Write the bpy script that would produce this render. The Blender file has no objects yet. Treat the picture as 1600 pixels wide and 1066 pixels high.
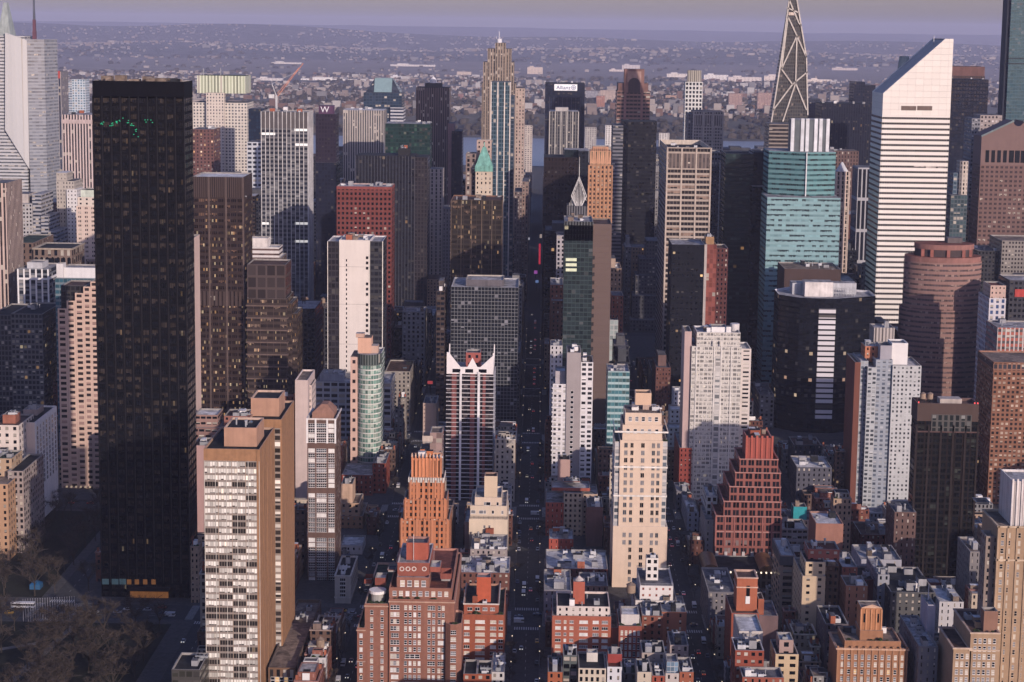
import bpy, math, random
from mathutils import Vector, Matrix
R = math.radians
S = bpy.context.scene
C = S.collection
rnd = random.Random(7)
# ------------------------------------------------------------------ camera
FL, CH = 2700.0, 300.0
PITCH, ROLL = R(7.5), R(.72)
YC = 40 + FL * math.tan(PITCH)          # optical centre above the picture's middle: the lens is shifted down
YAW = math.atan((45 - (YC - 40) * math.tan(ROLL)) / FL)
cam = bpy.data.objects.new('camera', bpy.data.cameras.new('camera'))
C.objects.link(cam)
cam.data.sensor_width = 36.0
cam.data.lens = 36.0 * FL / 1600
cam.data.clip_start = 1.0
cam.data.clip_end = 200000.0
cam.location = (0, 0, CH)
cam.rotation_euler = (Matrix.Rotation(YAW, 3, 'Z') @ Matrix.Rotation(math.pi / 2 - PITCH, 3, 'X') @ Matrix.Rotation(ROLL, 3, 'Z')).to_euler()
cam.data.shift_y = -(533 - YC) / 1600
S.camera = cam
ROT = cam.rotation_euler.to_matrix()


def at(x, y, d):
    """world X, Z of the photograph's point (x, y) when it stands at distance d"""
    v = ROT @ Vector(((x - 800) / FL, (YC - y) / FL, -1))
    t = d / v.y
    return v.x * t, CH + v.z * t


def proj(X, Y, Z):
    v = ROT.transposed() @ Vector((X, Y, Z - CH))
    return 800 + FL * v.x / -v.z, YC - FL * v.y / -v.z


def gd(x, y):
    """distance at which the ground shows at (x, y)"""
    v = ROT @ Vector(((x - 800) / FL, (YC - y) / FL, -1))
    return v.y * CH / -v.z


# ------------------------------------------------------------------ mesh builder
class MB:
    def __init__(s):
        s.v, s.f, s.uv, s.mi = [], [], [], []

    def face(s, pts, mi=0, uvs=None):
        n = len(s.v)
        s.v.extend([tuple(p) for p in pts])
        s.f.append(tuple(range(n, n + len(pts))))
        s.uv.append(uvs if uvs else [(p[0] / 4, p[1] / 4) for p in pts])
        s.mi.append(mi)

    def prism(s, pts, z0, z1, side=0, top=1, bw=3.0, fh=3.5, par=0.0, tops=None, cap=True, u0=0.0, closed=True):
        """pts counter-clockwise seen from above; tops gives tapered upper points"""
        tp = tops or pts
        n = len(pts)
        for i in range(n if closed else n - 1):
            a, b = pts[i], pts[(i + 1) % n]
            c, d = tp[i], tp[(i + 1) % n]
            w = math.hypot(b[0] - a[0], b[1] - a[1])
            if w < 1e-4 and math.hypot(c[0] - d[0], c[1] - d[1]) < 1e-4:
                continue
            nb = max(1, round(w / bw)) if tops is None else max(1, round(w / bw))
            if n > 12:
                u1 = u0 + w / bw
            else:
                u0 = 0
                u1 = nb
            v0, v1 = (z0 - z1) / fh, 0.0
            s.face([(a[0], a[1], z0), (b[0], b[1], z0), (d[0], d[1], z1), (c[0], c[1], z1)], side,
                   [(u0, v0), (u1, v0), (u1, v1), (u0, v1)])
            u0 = u1
        if not cap:
            return
        if par > 0:
            cx = sum(p[0] for p in tp) / n
            cy = sum(p[1] for p in tp) / n
            t = 0.45
            inn = []
            for p in tp:
                dx, dy = p[0] - cx, p[1] - cy
                if n == 4:
                    inn.append((p[0] - math.copysign(min(t, abs(dx) * .3), dx), p[1] - math.copysign(min(t, abs(dy) * .3), dy)))
                else:
                    l = math.hypot(dx, dy)
                    inn.append((p[0] - dx / l * t * 1.4, p[1] - dy / l * t * 1.4))
            for i in range(n):
                j = (i + 1) % n
                s.face([(*tp[i], z1), (*tp[j], z1), (*inn[j], z1), (*inn[i], z1)], top + 1)
                s.face([(*inn[j], z1), (*inn[i], z1), (*inn[i], z1 - par), (*inn[j], z1 - par)][::-1], top + 1)
            s.face([(p[0], p[1], z1 - par) for p in inn], top)
        else:
            s.face([(p[0], p[1], z1) for p in tp], top)

    def box(s, x0, x1, y0, y1, z0, z1, side=0, top=1, bw=3.0, fh=3.5, par=0.0, bot=False):
        s.prism([(x0, y0), (x1, y0), (x1, y1), (x0, y1)], z0, z1, side, top, bw, fh, par)
        if bot:
            s.face([(x0, y1, z0), (x1, y1, z0), (x1, y0, z0), (x0, y0, z0)], top)

    def solid(s, x0, x1, y0, y1, z0, z1, m=0):
        s.box(x0, x1, y0, y1, z0, z1, m, m, bot=True)

    def cyl(s, cx, cy, r, z0, z1, n=12, side=0, top=1, r2=None, cap=True, bw=3.0, fh=3.5):
        p = [(cx + r * math.cos(2 * math.pi * i / n), cy + r * math.sin(2 * math.pi * i / n)) for i in range(n)]
        q = None
        if r2 is not None:
            q = [(cx + r2 * math.cos(2 * math.pi * i / n), cy + r2 * math.sin(2 * math.pi * i / n)) for i in range(n)]
        s.prism(p, z0, z1, side, top, bw, fh, 0, q, cap)

    def cone(s, cx, cy, r, z0, z1, n=12, m=0):
        for i in range(n):
            a, b = 2 * math.pi * i / n, 2 * math.pi * (i + 1) / n
            s.face([(cx + r * math.cos(a), cy + r * math.sin(a), z0), (cx + r * math.cos(b), cy + r * math.sin(b), z0), (cx, cy, z1)], m)

    def beam(s, p, q, w, m=0, w2=None):
        p, q = Vector(p), Vector(q)
        d = (q - p).normalized()
        up = Vector((0, 0, 1)) if abs(d.z) < .95 else Vector((1, 0, 0))
        a = d.cross(up).normalized()
        b = a.cross(d).normalized()
        h, k = w / 2, (w2 or w) / 2
        P = [p + a * x * h + b * y * h for x, y in ((-1, -1), (1, -1), (1, 1), (-1, 1))]
        Q = [q + a * x * k + b * y * k for x, y in ((-1, -1), (1, -1), (1, 1), (-1, 1))]
        for i in range(4):
            j = (i + 1) % 4
            s.face([P[i], P[j], Q[j], Q[i]], m)
        s.face(P[::-1], m)
        s.face(Q, m)

    def mesh(s, name, mats, off=(0, 0, 0)):
        me = bpy.data.meshes.new(name)
        me.from_pydata([(x - off[0], y - off[1], z - off[2]) for x, y, z in s.v], [], s.f)
        for m in mats:
            me.materials.append(m)
        top = len(mats) - 1
        me.polygons.foreach_set('material_index', [min(m, top) for m in s.mi])
        ul = me.uv_layers.new(name='UVMap')
        flat = []
        for u in s.uv:
            for a in u:
                flat.extend((a[0], a[1]))
        ul.data.foreach_set('uv', flat)
        me.update()
        return me

    def build(s, name, mats, parent=None):
        off = (0, 0, 0)
        if parent is not None:
            r = parent
            while r.parent is not None:
                r = r.parent
            off = r.location
        mats = mats if isinstance(mats, (list, tuple)) else [mats]
        o = bpy.data.objects.new(name, s.mesh(name, mats, off))
        C.objects.link(o)
        o.parent = parent
        return o


LABELS = {}


def tag(o, label=None, cat=None, group=None, kind=None):
    if label:
        o['label'] = label
        LABELS.setdefault(label, []).append(o.name)
    if cat:
        o['category'] = cat
    if group:
        o['group'] = group
    if kind:
        o['kind'] = kind
    return o


def thing(name, label, cat, loc, group=None):
    o = bpy.data.objects.new(name, None)
    o.empty_display_size = 1
    C.objects.link(o)
    o.location = loc
    return tag(o, label, cat, group)


def inst(name, me, parent, loc, scale=(1, 1, 1), rz=0.0):
    """a copy that shares mesh data; loc in world space, parent a thing (or a part of it)"""
    o = bpy.data.objects.new(name, me)
    C.objects.link(o)
    if parent is not None:
        r = parent
        while r.parent is not None:
            r = r.parent
        o.location = Vector(loc) - r.location
        o.parent = parent
    else:
        o.location = loc
    o.scale = scale
    o.rotation_euler.z = rz
    return o


# ------------------------------------------------------------------ materials
def nodes(name):
    m = bpy.data.materials.new(name)
    m.use_nodes = True
    return m, m.node_tree.nodes, m.node_tree.links


_pl = {}


def dk(c):
    g = .3 * c[0] + .6 * c[1] + .1 * c[2]
    return tuple((.95 * v + .05 * g) ** 2 / (.95 * v + .05 * g + .016) for v in c)




def plain(col, rough=.8, var=.25, scale=.15, metal=0.0, spec=.3, emit=None, es=0.0):
    key = (tuple(col), rough, var, scale, metal, spec, emit, es)
    if key in _pl:
        return _pl[key]
    m, N, L = nodes('plain_%03d' % len(_pl))
    b = N['Principled BSDF']
    b.inputs['Roughness'].default_value = rough
    b.inputs['Metallic'].default_value = metal
    b.inputs['Specular IOR Level'].default_value = spec
    g = N.new('ShaderNodeNewGeometry')
    n1 = N.new('ShaderNodeTexNoise')
    n1.inputs['Scale'].default_value = scale
    n1.inputs['Detail'].default_value = 5
    n1.inputs['Roughness'].default_value = .65
    L.new(g.outputs['Position'], n1.inputs['Vector'])
    mr = N.new('ShaderNodeMapRange')
    mr.inputs['From Min'].default_value = .36
    mr.inputs['From Max'].default_value = .64
    mr.inputs['To Min'].default_value = 1 - var
    mr.inputs['To Max'].default_value = 1 + var
    sv = N.new('ShaderNodeVectorMath')
    sv.operation = 'MULTIPLY'
    sv.inputs[1].default_value = (.55, .55, .035)
    L.new(g.outputs['Position'], sv.inputs[0])
    n2 = N.new('ShaderNodeTexNoise')
    n2.inputs['Scale'].default_value = 1.0
    n2.inputs['Detail'].default_value = 4
    L.new(sv.outputs[0], n2.inputs['Vector'])
    av = N.new('ShaderNodeMath')
    av.operation = 'MULTIPLY_ADD'
    av.inputs[1].default_value = .55
    L.new(n1.outputs['Fac'], av.inputs[0])
    hv = N.new('ShaderNodeMath')
    hv.operation = 'MULTIPLY'
    hv.inputs[1].default_value = .45
    L.new(n2.outputs['Fac'], hv.inputs[0])
    L.new(hv.outputs[0], av.inputs[2])
    L.new(av.outputs[0], mr.inputs['Value'])
    mx = N.new('ShaderNodeMix')
    mx.data_type = 'RGBA'
    mx.blend_type = 'MULTIPLY'
    mx.inputs['Factor'].default_value = 1
    mx.inputs[6].default_value = (*dk(col), 1)
    L.new(mr.outputs['Result'], mx.inputs[7])
    L.new(mx.outputs[2], b.inputs['Base Color'])
    if emit:
        b.inputs['Emission Color'].default_value = (*emit, 1)
        b.inputs['Emission Strength'].default_value = es
    _pl[key] = m
    return m


def make_facade_group():
    g = bpy.data.node_groups.new('facade', 'ShaderNodeTree')
    I = g.interface
    for nm in ('Wall', 'Spandrel', 'Glass', 'Blind', 'LitColor'):
        I.new_socket(nm, in_out='INPUT', socket_type='NodeSocketColor')
    for nm in ('WinW', 'WinH', 'Sub', 'SubV', 'BlindF', 'LitF', 'LitS', 'Seed', 'Rough', 'Metal', 'Var', 'FloorVar', 'Line', 'Wave', 'GVar', 'Drop'):
        I.new_socket(nm, in_out='INPUT', socket_type='NodeSocketFloat')
    I.new_socket('BSDF', in_out='OUTPUT', socket_type='NodeSocketShader')
    N, L = g.nodes, g.links
    gi, go = N.new('NodeGroupInput'), N.new('NodeGroupOutput')

    def m(op, a, b=None, c=None):
        n = N.new('ShaderNodeMath')
        n.operation = op
        for i, v in enumerate((a, b, c)):
            if v is None:
                continue
            if isinstance(v, (int, float)):
                n.inputs[i].default_value = v
            else:
                L.new(v, n.inputs[i])
        return n.outputs[0]

    def mix(f, a, b, typ='MIX'):
        n = N.new('ShaderNodeMix')
        n.data_type = 'RGBA'
        n.blend_type = typ
        if isinstance(f, (int, float)):
            n.inputs[0].default_value = f
        else:
            L.new(f, n.inputs[0])
        for i, v in ((6, a), (7, b)):
            if isinstance(v, tuple):
                n.inputs[i].default_value = v
            else:
                L.new(v, n.inputs[i])
        return n.outputs[2]
    G = gi.outputs
    uv = N.new('ShaderNodeUVMap')
    uv.uv_map = 'UVMap'
    sp = N.new('ShaderNodeSeparateXYZ')
    L.new(uv.outputs[0], sp.inputs[0])
    u, v = sp.outputs[0], sp.outputs[1]
    fu, fv = m('FRACT', u), m('FRACT', v)
    iu, iv = m('FLOOR', u), m('FLOOR', v)
    cu = m('LESS_THAN', m('ABSOLUTE', m('SUBTRACT', fu, .5)), m('MULTIPLY', G['WinW'], .5))
    cv = m('LESS_THAN', m('ABSOLUTE', m('SUBTRACT', fv, .5)), m('MULTIPLY', G['WinH'], .5))
    win = m('MULTIPLY', cu, cv)
    # mullions inside a window
    wu = m('ADD', m('DIVIDE', m('SUBTRACT', fu, .5), m('MAXIMUM', G['WinW'], .01)), .5)
    wv = m('ADD', m('DIVIDE', m('SUBTRACT', fv, .5), m('MAXIMUM', G['WinH'], .01)), .5)
    su = m('FRACT', m('MULTIPLY', wu, G['Sub']))
    ml = m('GREATER_THAN', m('ABSOLUTE', m('SUBTRACT', su, .5)), m('SUBTRACT', .5, m('MULTIPLY', G['Line'], G['Sub'])))
    sv = m('FRACT', m('MULTIPLY', wv, G['SubV']))
    ml2 = m('GREATER_THAN', m('ABSOLUTE', m('SUBTRACT', sv, .5)), m('SUBTRACT', .5, m('MULTIPLY', m('MULTIPLY', G['Line'], .6), G['SubV'])))
    mull = m('MULTIPLY', m('MAXIMUM', ml, ml2), win)
    gl = m('MULTIPLY', win, m('SUBTRACT', 1, mull))
    # randoms per window / per pane column / per floor
    sub_i = m('FLOOR', m('MULTIPLY', wu, G['Sub']))
    cmb = N.new('ShaderNodeCombineXYZ')
    L.new(m('ADD', iu, m('MULTIPLY', G['Seed'], 17.3)), cmb.inputs[0])
    L.new(iv, cmb.inputs[1])
    L.new(G['Seed'], cmb.inputs[2])
    wn = N.new('ShaderNodeTexWhiteNoise')
    wn.noise_dimensions = '3D'
    L.new(cmb.outputs[0], wn.inputs['Vector'])
    rs = N.new('ShaderNodeSeparateColor')
    L.new(wn.outputs['Color'], rs.inputs[0])
    cmb2 = N.new('ShaderNodeCombineXYZ')
    L.new(m('ADD', m('MULTIPLY', iu, 7.0), sub_i), cmb2.inputs[0])
    L.new(m('ADD', iv, 31.0), cmb2.inputs[1])
    L.new(G['Seed'], cmb2.inputs[2])
    wn2 = N.new('ShaderNodeTexWhiteNoise')
    wn2.noise_dimensions = '3D'
    L.new(cmb2.outputs[0], wn2.inputs['Vector'])
    rs2 = N.new('ShaderNodeSeparateColor')
    L.new(wn2.outputs['Color'], rs2.inputs[0])
    wf = N.new('ShaderNodeTexWhiteNoise')
    wf.noise_dimensions = '1D'
    L.new(m('ADD', iv, m('MULTIPLY', G['Seed'], 5.7)), wf.inputs['W'])
    # clumped noise so lit / blinds come in runs of floors
    nz = N.new('ShaderNodeTexNoise')
    nz.inputs['Scale'].default_value = 1.0
    nz.inputs['Detail'].default_value = 1
    cm3 = N.new('ShaderNodeCombineXYZ')
    L.new(m('MULTIPLY', iu, .22), cm3.inputs[0])
    L.new(m('MULTIPLY', iv, .75), cm3.inputs[1])
    L.new(m('MULTIPLY', G['Seed'], 9.1), cm3.inputs[2])
    L.new(cm3.outputs[0], nz.inputs['Vector'])
    clump = m('MULTIPLY_ADD', m('SUBTRACT', nz.outputs['Fac'], .5), 1.6, 0.0)
    r1 = m('SUBTRACT', rs.outputs[0], m('MULTIPLY', clump, .6))
    blind = m('MULTIPLY', m('LESS_THAN', r1, G['BlindF']), m('GREATER_THAN', wv, m('MULTIPLY', m('POWER', rs2.outputs[0], 2.0), G['Drop'])))
    lit = m('LESS_THAN', m('SUBTRACT', rs2.outputs[1], m('MULTIPLY', clump, .14)), m('SUBTRACT', G['LitF'], .02))
    # colours
    geo = N.new('ShaderNodeNewGeometry')
    n1 = N.new('ShaderNodeTexNoise')
    n1.inputs['Scale'].default_value = .06
    n1.inputs['Detail'].default_value = 6
    n1.inputs['Roughness'].default_value = .7
    L.new(geo.outputs['Position'], n1.inputs['Vector'])
    # streaky dirt, stretched vertically
    mp = N.new('ShaderNodeVectorMath')
    mp.operation = 'MULTIPLY'
    mp.inputs[1].default_value = (.5, .5, .03)
    L.new(geo.outputs['Position'], mp.inputs[0])
    n2 = N.new('ShaderNodeTexNoise')
    n2.inputs['Scale'].default_value = 1.0
    n2.inputs['Detail'].default_value = 3
    L.new(mp.outputs[0], n2.inputs['Vector'])
    tone = m('ADD', m('MULTIPLY', m('SUBTRACT', n1.outputs['Fac'], .5), 1.3), m('MULTIPLY', m('SUBTRACT', n2.outputs['Fac'], .5), .9))
    tone = m('MULTIPLY_ADD', tone, G['Var'], 1.0)
    tone = m('ADD', tone, m('MULTIPLY', m('SUBTRACT', wf.outputs['Value'], .5), G['FloorVar']))
    wallc = mix(cu, G['Wall'], G['Spandrel'])
    wallc = mix(1.0, wallc, tone, 'MULTIPLY')
    gvar = m('MULTIPLY_ADD', m('SUBTRACT', rs.outputs[2], .5), G['GVar'], 1.0)
    gcol = mix(1.0, G['Glass'], gvar, 'MULTIPLY')
    bvar = m('MULTIPLY_ADD', rs2.outputs[2], .7, .55)
    gcol = mix(blind, gcol, mix(1.0, G['Blind'], bvar, 'MULTIPLY'))
    col = mix(gl, wallc, gcol)
    b = N.new('ShaderNodeBsdfPrincipled')
    L.new(col, b.inputs['Base Color'])
    L.new(m('ADD', m('MULTIPLY', gl, m('SUBTRACT', G['Rough'], .85)), .85), b.inputs['Roughness'])
    L.new(m('MULTIPLY', m('MULTIPLY', gl, m('SUBTRACT', 1, blind)), G['Metal']), b.inputs['Metallic'])
    L.new(m('MULTIPLY_ADD', gl, .25, .13), b.inputs['Specular IOR Level'])
    # each pane tilted a hair
    vm = N.new('ShaderNodeVectorMath')
    vm.operation = 'SUBTRACT'
    L.new(wn2.outputs['Color'], vm.inputs[0])
    vm.inputs[1].default_value = (.5, .5, .5)
    vs = N.new('ShaderNodeVectorMath')
    vs.operation = 'SCALE'
    L.new(vm.outputs[0], vs.inputs[0])
    L.new(m('MULTIPLY', gl, G['Wave']), vs.inputs['Scale'])
    va = N.new('ShaderNodeVectorMath')
    va.operation = 'ADD'
    L.new(geo.outputs['Normal'], va.inputs[0])
    L.new(vs.outputs[0], va.inputs[1])
    vn = N.new('ShaderNodeVectorMath')
    vn.operation = 'NORMALIZE'
    L.new(va.outputs[0], vn.inputs[0])
    bp = N.new('ShaderNodeBump')
    bp.inputs['Distance'].default_value = .35
    bp.inputs['Strength'].default_value = .5
    L.new(m('SUBTRACT', 1, win), bp.inputs['Height'])
    L.new(vn.outputs[0], bp.inputs['Normal'])
    L.new(bp.outputs[0], b.inputs['Normal'])
    L.new(mix(rs2.outputs[0], G['LitColor'], (1.0, .80, .52, 1)), b.inputs['Emission Color'])
    L.new(m('MULTIPLY', m('MULTIPLY', lit, gl), m('MULTIPLY', G['LitS'], m('MULTIPLY_ADD', rs2.outputs[2], 1.2, .3))), b.inputs['Emission Strength'])
    L.new(b.outputs[0], go.inputs[0])
    return g


FG = make_facade_group()
_fc = {}
DARKG = (.012, .014, .018)


def fac(wall, glass=DARKG, ww=.5, wh=.55, sp=None, blind=(.42, .38, .32), bf=.25, lf=.0, ls=.22, sub=1, subv=1, metal=0.0,
        rough=.12, var=.3, fvar=.06, line=.04, wave=.03, lit=(1.0, .52, .2), seed=None, gv=.8, drop=.7):
    if max(wall) < .075 and blind == (.42, .38, .32):
        blind = (.085, .08, .075)
    key = repr((wall, glass, ww, wh, sp, blind, bf, lf, ls, sub, subv, metal, rough, var, fvar, line, wave, lit, seed, gv, drop))
    if key in _fc:
        return _fc[key]
    m, N, L = nodes('facade_%03d' % len(_fc))
    N.remove(N['Principled BSDF'])
    g = N.new('ShaderNodeGroup')
    g.node_tree = FG
    L.new(g.outputs[0], N['Material Output'].inputs[0])
    i = g.inputs
    for nm, c in (('Wall', wall), ('Spandrel', sp or wall), ('Glass', glass), ('Blind', blind), ('LitColor', lit)):
        i[nm].default_value = (*(dk(c) if nm != 'LitColor' else c), 1)
    for nm, x in (('WinW', ww), ('WinH', wh), ('Sub', sub), ('SubV', subv), ('BlindF', bf), ('LitF', lf + .02 if lf > 0 else -9), ('LitS', ls),
                  ('Seed', seed if seed is not None else len(_fc) * 1.37), ('Rough', rough), ('Metal', metal), ('Var', var),
                  ('FloorVar', fvar), ('Line', line if (sub > 1 or subv > 1) else 0), ('Wave', wave), ('GVar', gv), ('Drop', drop)):
        i[nm].default_value = x
    _fc[key] = m
    return m


def roofmat(col, k=1.0):
    """flat roof: felt laid in patches, ponding stains, grit"""
    m, N, L = nodes('roof_felt')
    b = N['Principled BSDF']
    b.inputs['Roughness'].default_value = .9
    b.inputs['Specular IOR Level'].default_value = .2
    g = N.new('ShaderNodeNewGeometry')
    vo = N.new('ShaderNodeTexVoronoi')
    vo.inputs['Scale'].default_value = .16
    L.new(g.outputs['Position'], vo.inputs['Vector'])
    sc = N.new('ShaderNodeSeparateColor')
    L.new(vo.outputs['Color'], sc.inputs[0])
    n1 = N.new('ShaderNodeTexNoise')
    n1.inputs['Scale'].default_value = .35
    n1.inputs['Detail'].default_value = 7
    n1.inputs['Roughness'].default_value = .7
    L.new(g.outputs['Position'], n1.inputs['Vector'])
    a = N.new('ShaderNodeMapRange')
    a.inputs['From Min'].default_value, a.inputs['From Max'].default_value = .32, .68
    a.inputs['To Min'].default_value, a.inputs['To Max'].default_value = 1 - .55 * k, 1 + .4 * k
    L.new(n1.outputs['Fac'], a.inputs['Value'])
    c = N.new('ShaderNodeMapRange')
    c.inputs['To Min'].default_value, c.inputs['To Max'].default_value = 1 - .45 * k, 1 + .25 * k
    L.new(sc.outputs[0], c.inputs['Value'])
    mu = N.new('ShaderNodeMath')
    mu.operation = 'MULTIPLY'
    L.new(a.outputs[0], mu.inputs[0])
    L.new(c.outputs[0], mu.inputs[1])
    mx = N.new('ShaderNodeMix')
    mx.data_type = 'RGBA'
    mx.blend_type = 'MULTIPLY'
    mx.inputs[0].default_value = 1
    mx.inputs[6].default_value = (*dk(col), 1)
    L.new(mu.outputs[0], mx.inputs[7])
    L.new(mx.outputs[2], b.inputs['Base Color'])
    return m


ROOF = dict(
    white=roofmat((.60, .59, .58), .8), silver=roofmat((.37, .36, .36)), grey=roofmat((.15, .15, .16)), dark=roofmat((.035, .037, .042)),
    tan=roofmat((.23, .18, .145)), brown=roofmat((.12, .075, .06)), red=roofmat((.2, .075, .055), .8), green=roofmat((.05, .07, .05)))
STEEL = plain((.35, .36, .38), .5, .2, .3, .4)
WHITE = plain((.72, .70, .68), .7, .12, .3)
BLACK = plain((.018, .018, .02), .6, .3, .2)
WOOD = plain((.16, .10, .07), .9, .35, .6)
COPPER = plain((.16, .36, .30), .8, .35, .3)
BRICK = plain((.34, .115, .065), .9, .22, .5)
OBRICK = plain((.50, .17, .07), .9, .2, .4)

# shared roof-furniture meshes (unit size, base at z=0)


def unit_box(mats, par=False):
    m = MB()
    m.box(-.5, .5, -.5, .5, 0, 1, 0, 1, par=0)
    return m.mesh('bulkhead', mats)


def tank_mesh(wood):
    m = MB()
    for sx in (-1, 1):
        for sy in (-1, 1):
            m.beam((sx * 1.1, sy * 1.1, 0), (sx * 1.1, sy * 1.1, 2.6), .22, 1)
    m.box(-1.6, 1.6, -1.6, 1.6, 2.5, 2.7, 1, 1, bot=True)
    m.cyl(0, 0, 1.75, 2.7, 6.2, 14, 0, 0)
    m.cone(0, 0, 1.95, 6.2, 7.5, 14, 2)
    return m.mesh('water_tank', [wood, BLACK, plain((.2, .15, .12), .9)])


def hvac_mesh(mat):
    m = MB()
    m.solid(-1.4, 1.4, -1, 1, 0, 1.5, 0)
    m.cyl(-.6, 0, .5, 1.5, 1.75, 10, 1, 1)
    m.cyl(.6, 0, .5, 1.5, 1.75, 10, 1, 1)
    m.solid(1.4, 2.6, -.35, .35, .5, 1.1, 0)
    return m.mesh('air_conditioner', [mat, BLACK])


def pipe_mesh():
    m = MB()
    m.cyl(0, 0, .35, 0, 2.2, 8, 0, 0)
    m.cyl(0, 0, .55, 2.2, 2.6, 8, 0, 0)
    return m.mesh('vent_pipe', [STEEL])


def sky_mesh():
    m = MB()
    m.solid(-1.5, 1.5, -2, 2, 0, .5, 0)
    m.face([(-1.4, -1.9, .5), (1.4, -1.9, .5), (0, -1.9, 1.3)], 1)
    m.face([(1.4, 1.9, .5), (-1.4, 1.9, .5), (0, 1.9, 1.3)], 1)
    m.face([(1.4, -1.9, .5), (1.4, 1.9, .5), (0, 1.9, 1.3), (0, -1.9, 1.3)], 1)
    m.face([(-1.4, 1.9, .5), (-1.4, -1.9, .5), (0, -1.9, 1.3), (0, 1.9, 1.3)], 1)
    return m.mesh('skylight', [ROOF['grey'], plain((.1, .13, .16), .2)])


TANKS = [tank_mesh(WOOD), tank_mesh(plain((.3, .22, .16), .9, .3, .6))]
HVACS = [hvac_mesh(plain((.55, .55, .56), .6, .2)), hvac_mesh(plain((.28, .29, .3), .6, .2))]
PIPE, SKYL = pipe_mesh(), sky_mesh()
BULK = {}


def bulk(matname, wall):
    k = (matname, wall.name)
    if k not in BULK:
        BULK[k] = unit_box([wall, ROOF[matname]])
    return BULK[k]


def clutter(root, x0, x1, y0, y1, z, n, rr, wall=None, kinds='bbhhpps', tank=.3):
    """roof furniture standing on one building's roof, as parts of that building"""
    w, d = x1 - x0, y1 - y0
    if w < 3 or d < 3:
        return
    used = []
    for k in range(n):
        for _ in range(8):
            x, y = rr.uniform(x0 + 1.5, x1 - 1.5), rr.uniform(y0 + 1.5, y1 - 1.5)
            if all(abs(x - a) > 2.4 or abs(y - b) > 2.4 for a, b in used):
                break
        else:
            continue
        used.append((x, y))
        c = rr.choice(kinds)
        if k == 0 and rr.random() < tank and w > 7 and d > 7:
            sc = rr.uniform(.8, 1.15)
            inst('water_tank', rr.choice(TANKS), root, (min(max(x, x0 + 2.5), x1 - 2.5), min(max(y, y0 + 2.5), y1 - 2.5), z), (sc, sc, sc))
        elif c == 'b':
            sx, sy, sz = rr.uniform(2.2, min(5, w * .45)), rr.uniform(2.5, min(6, d * .45)), rr.uniform(2.2, 4)
            x, y = min(max(x, x0 + sx / 2 + .6), x1 - sx / 2 - .6), min(max(y, y0 + sy / 2 + .6), y1 - sy / 2 - .6)
            inst('bulkhead', bulk(rr.choice(('white', 'white', 'grey', 'dark', 'dark')), (wall if wall and rr.random() < .6 else rr.choice((WHITE, BRICK, ROOF['tan'], ROOF['dark'])))), root, (x, y, z), (sx, sy, sz))
        elif c == 'h':
            s = rr.uniform(.7, 1.5)
            inst('air_conditioner', rr.choice(HVACS), root, (x, y, z), (s, s, s), rr.choice((0, 1.571)))
        elif c == 'p':
            s = rr.uniform(.7, 1.3)
            inst('vent_pipe', PIPE, root, (x, y, z), (s, s, s))
        else:
            s = rr.uniform(.6, 1.0)
            inst('skylight', SKYL, root, (x, y, z), (s, s, s), rr.choice((0, 1.571)))


# windows built as parts
def window_mesh(pane, frame, cols=1, rows=2):
    """unit window in the XZ plane facing -Y, frame 6 cm proud"""
    m = MB()
    t = .05 / cols
    tz = .045 if rows > 1 else .06
    m.face([(-.5, -.02, 0), (.5, -.02, 0), (.5, -.02, 1), (-.5, -.02, 1)], 0)
    for x in [-.5] + [-.5 + (i + 1) / cols for i in range(cols - 1)] + [.5]:
        m.solid(max(-.5, x - t), min(.5, x + t), -.07, 0, 0, 1, 1)
    for z in [0] + [(i + 1) / rows for i in range(rows - 1)] + [1]:
        m.solid(-.5, .5, -.075, 0, max(0, z - tz), min(1, z + tz), 1)
    m.solid(-.56, .56, -.16, 0, -.06, 0, 1)
    return m.mesh('window', [pane, frame])


PANES = dict(
    dark=plain((.012, .014, .018), .08, .4, .4, 0, .6), sky=plain((.06, .075, .09), .12, .4, .4, 0, .6),
    cream=plain((.50, .44, .35), .55, .25, .5), white=plain((.66, .64, .6), .55, .2, .5),
    lit=plain((.3, .2, .1), .4, .3, .6, 0, .3, (1.0, .62, .28), .45), grey=plain((.2, .2, .21), .35, .35, .6))
_wm = {}


def wmesh(p, fr, cols, rows):
    k = (p, fr.name, cols, rows)
    if k not in _wm:
        _wm[k] = window_mesh(PANES[p], fr, cols, rows)
    return _wm[k]


WINQ = {}


def wins(root, x0, x1, y, z0, z1, nx, nz, w, h, mixk, rr, side='F', fr=None, cols=1, rows=2, skip=None, name='window'):
    """queue a grid of windows on a front (F, facing -Y) or right (E, facing +X at X=y) / left (W) wall"""
    fr = fr or WHITE
    q = WINQ.setdefault(root.name, [root, []])[1]
    for j in range(nz):
        for i in range(nx):
            if skip and skip(i, j):
                continue
            a = x0 + (x1 - x0) * (i + .5) / nx
            z = z0 + (z1 - z0) * (nz - 1 - j + .5) / nz - h / 2
            loc = (a, y - .0, z) if side == 'F' else (y, a, z)
            rz = {'F': 0, 'E': math.pi / 2, 'W': -math.pi / 2}[side]
            q.append((name, wmesh(rr.choice(mixk), fr, cols, rows), loc, (w, 1, h), rz))


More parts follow.
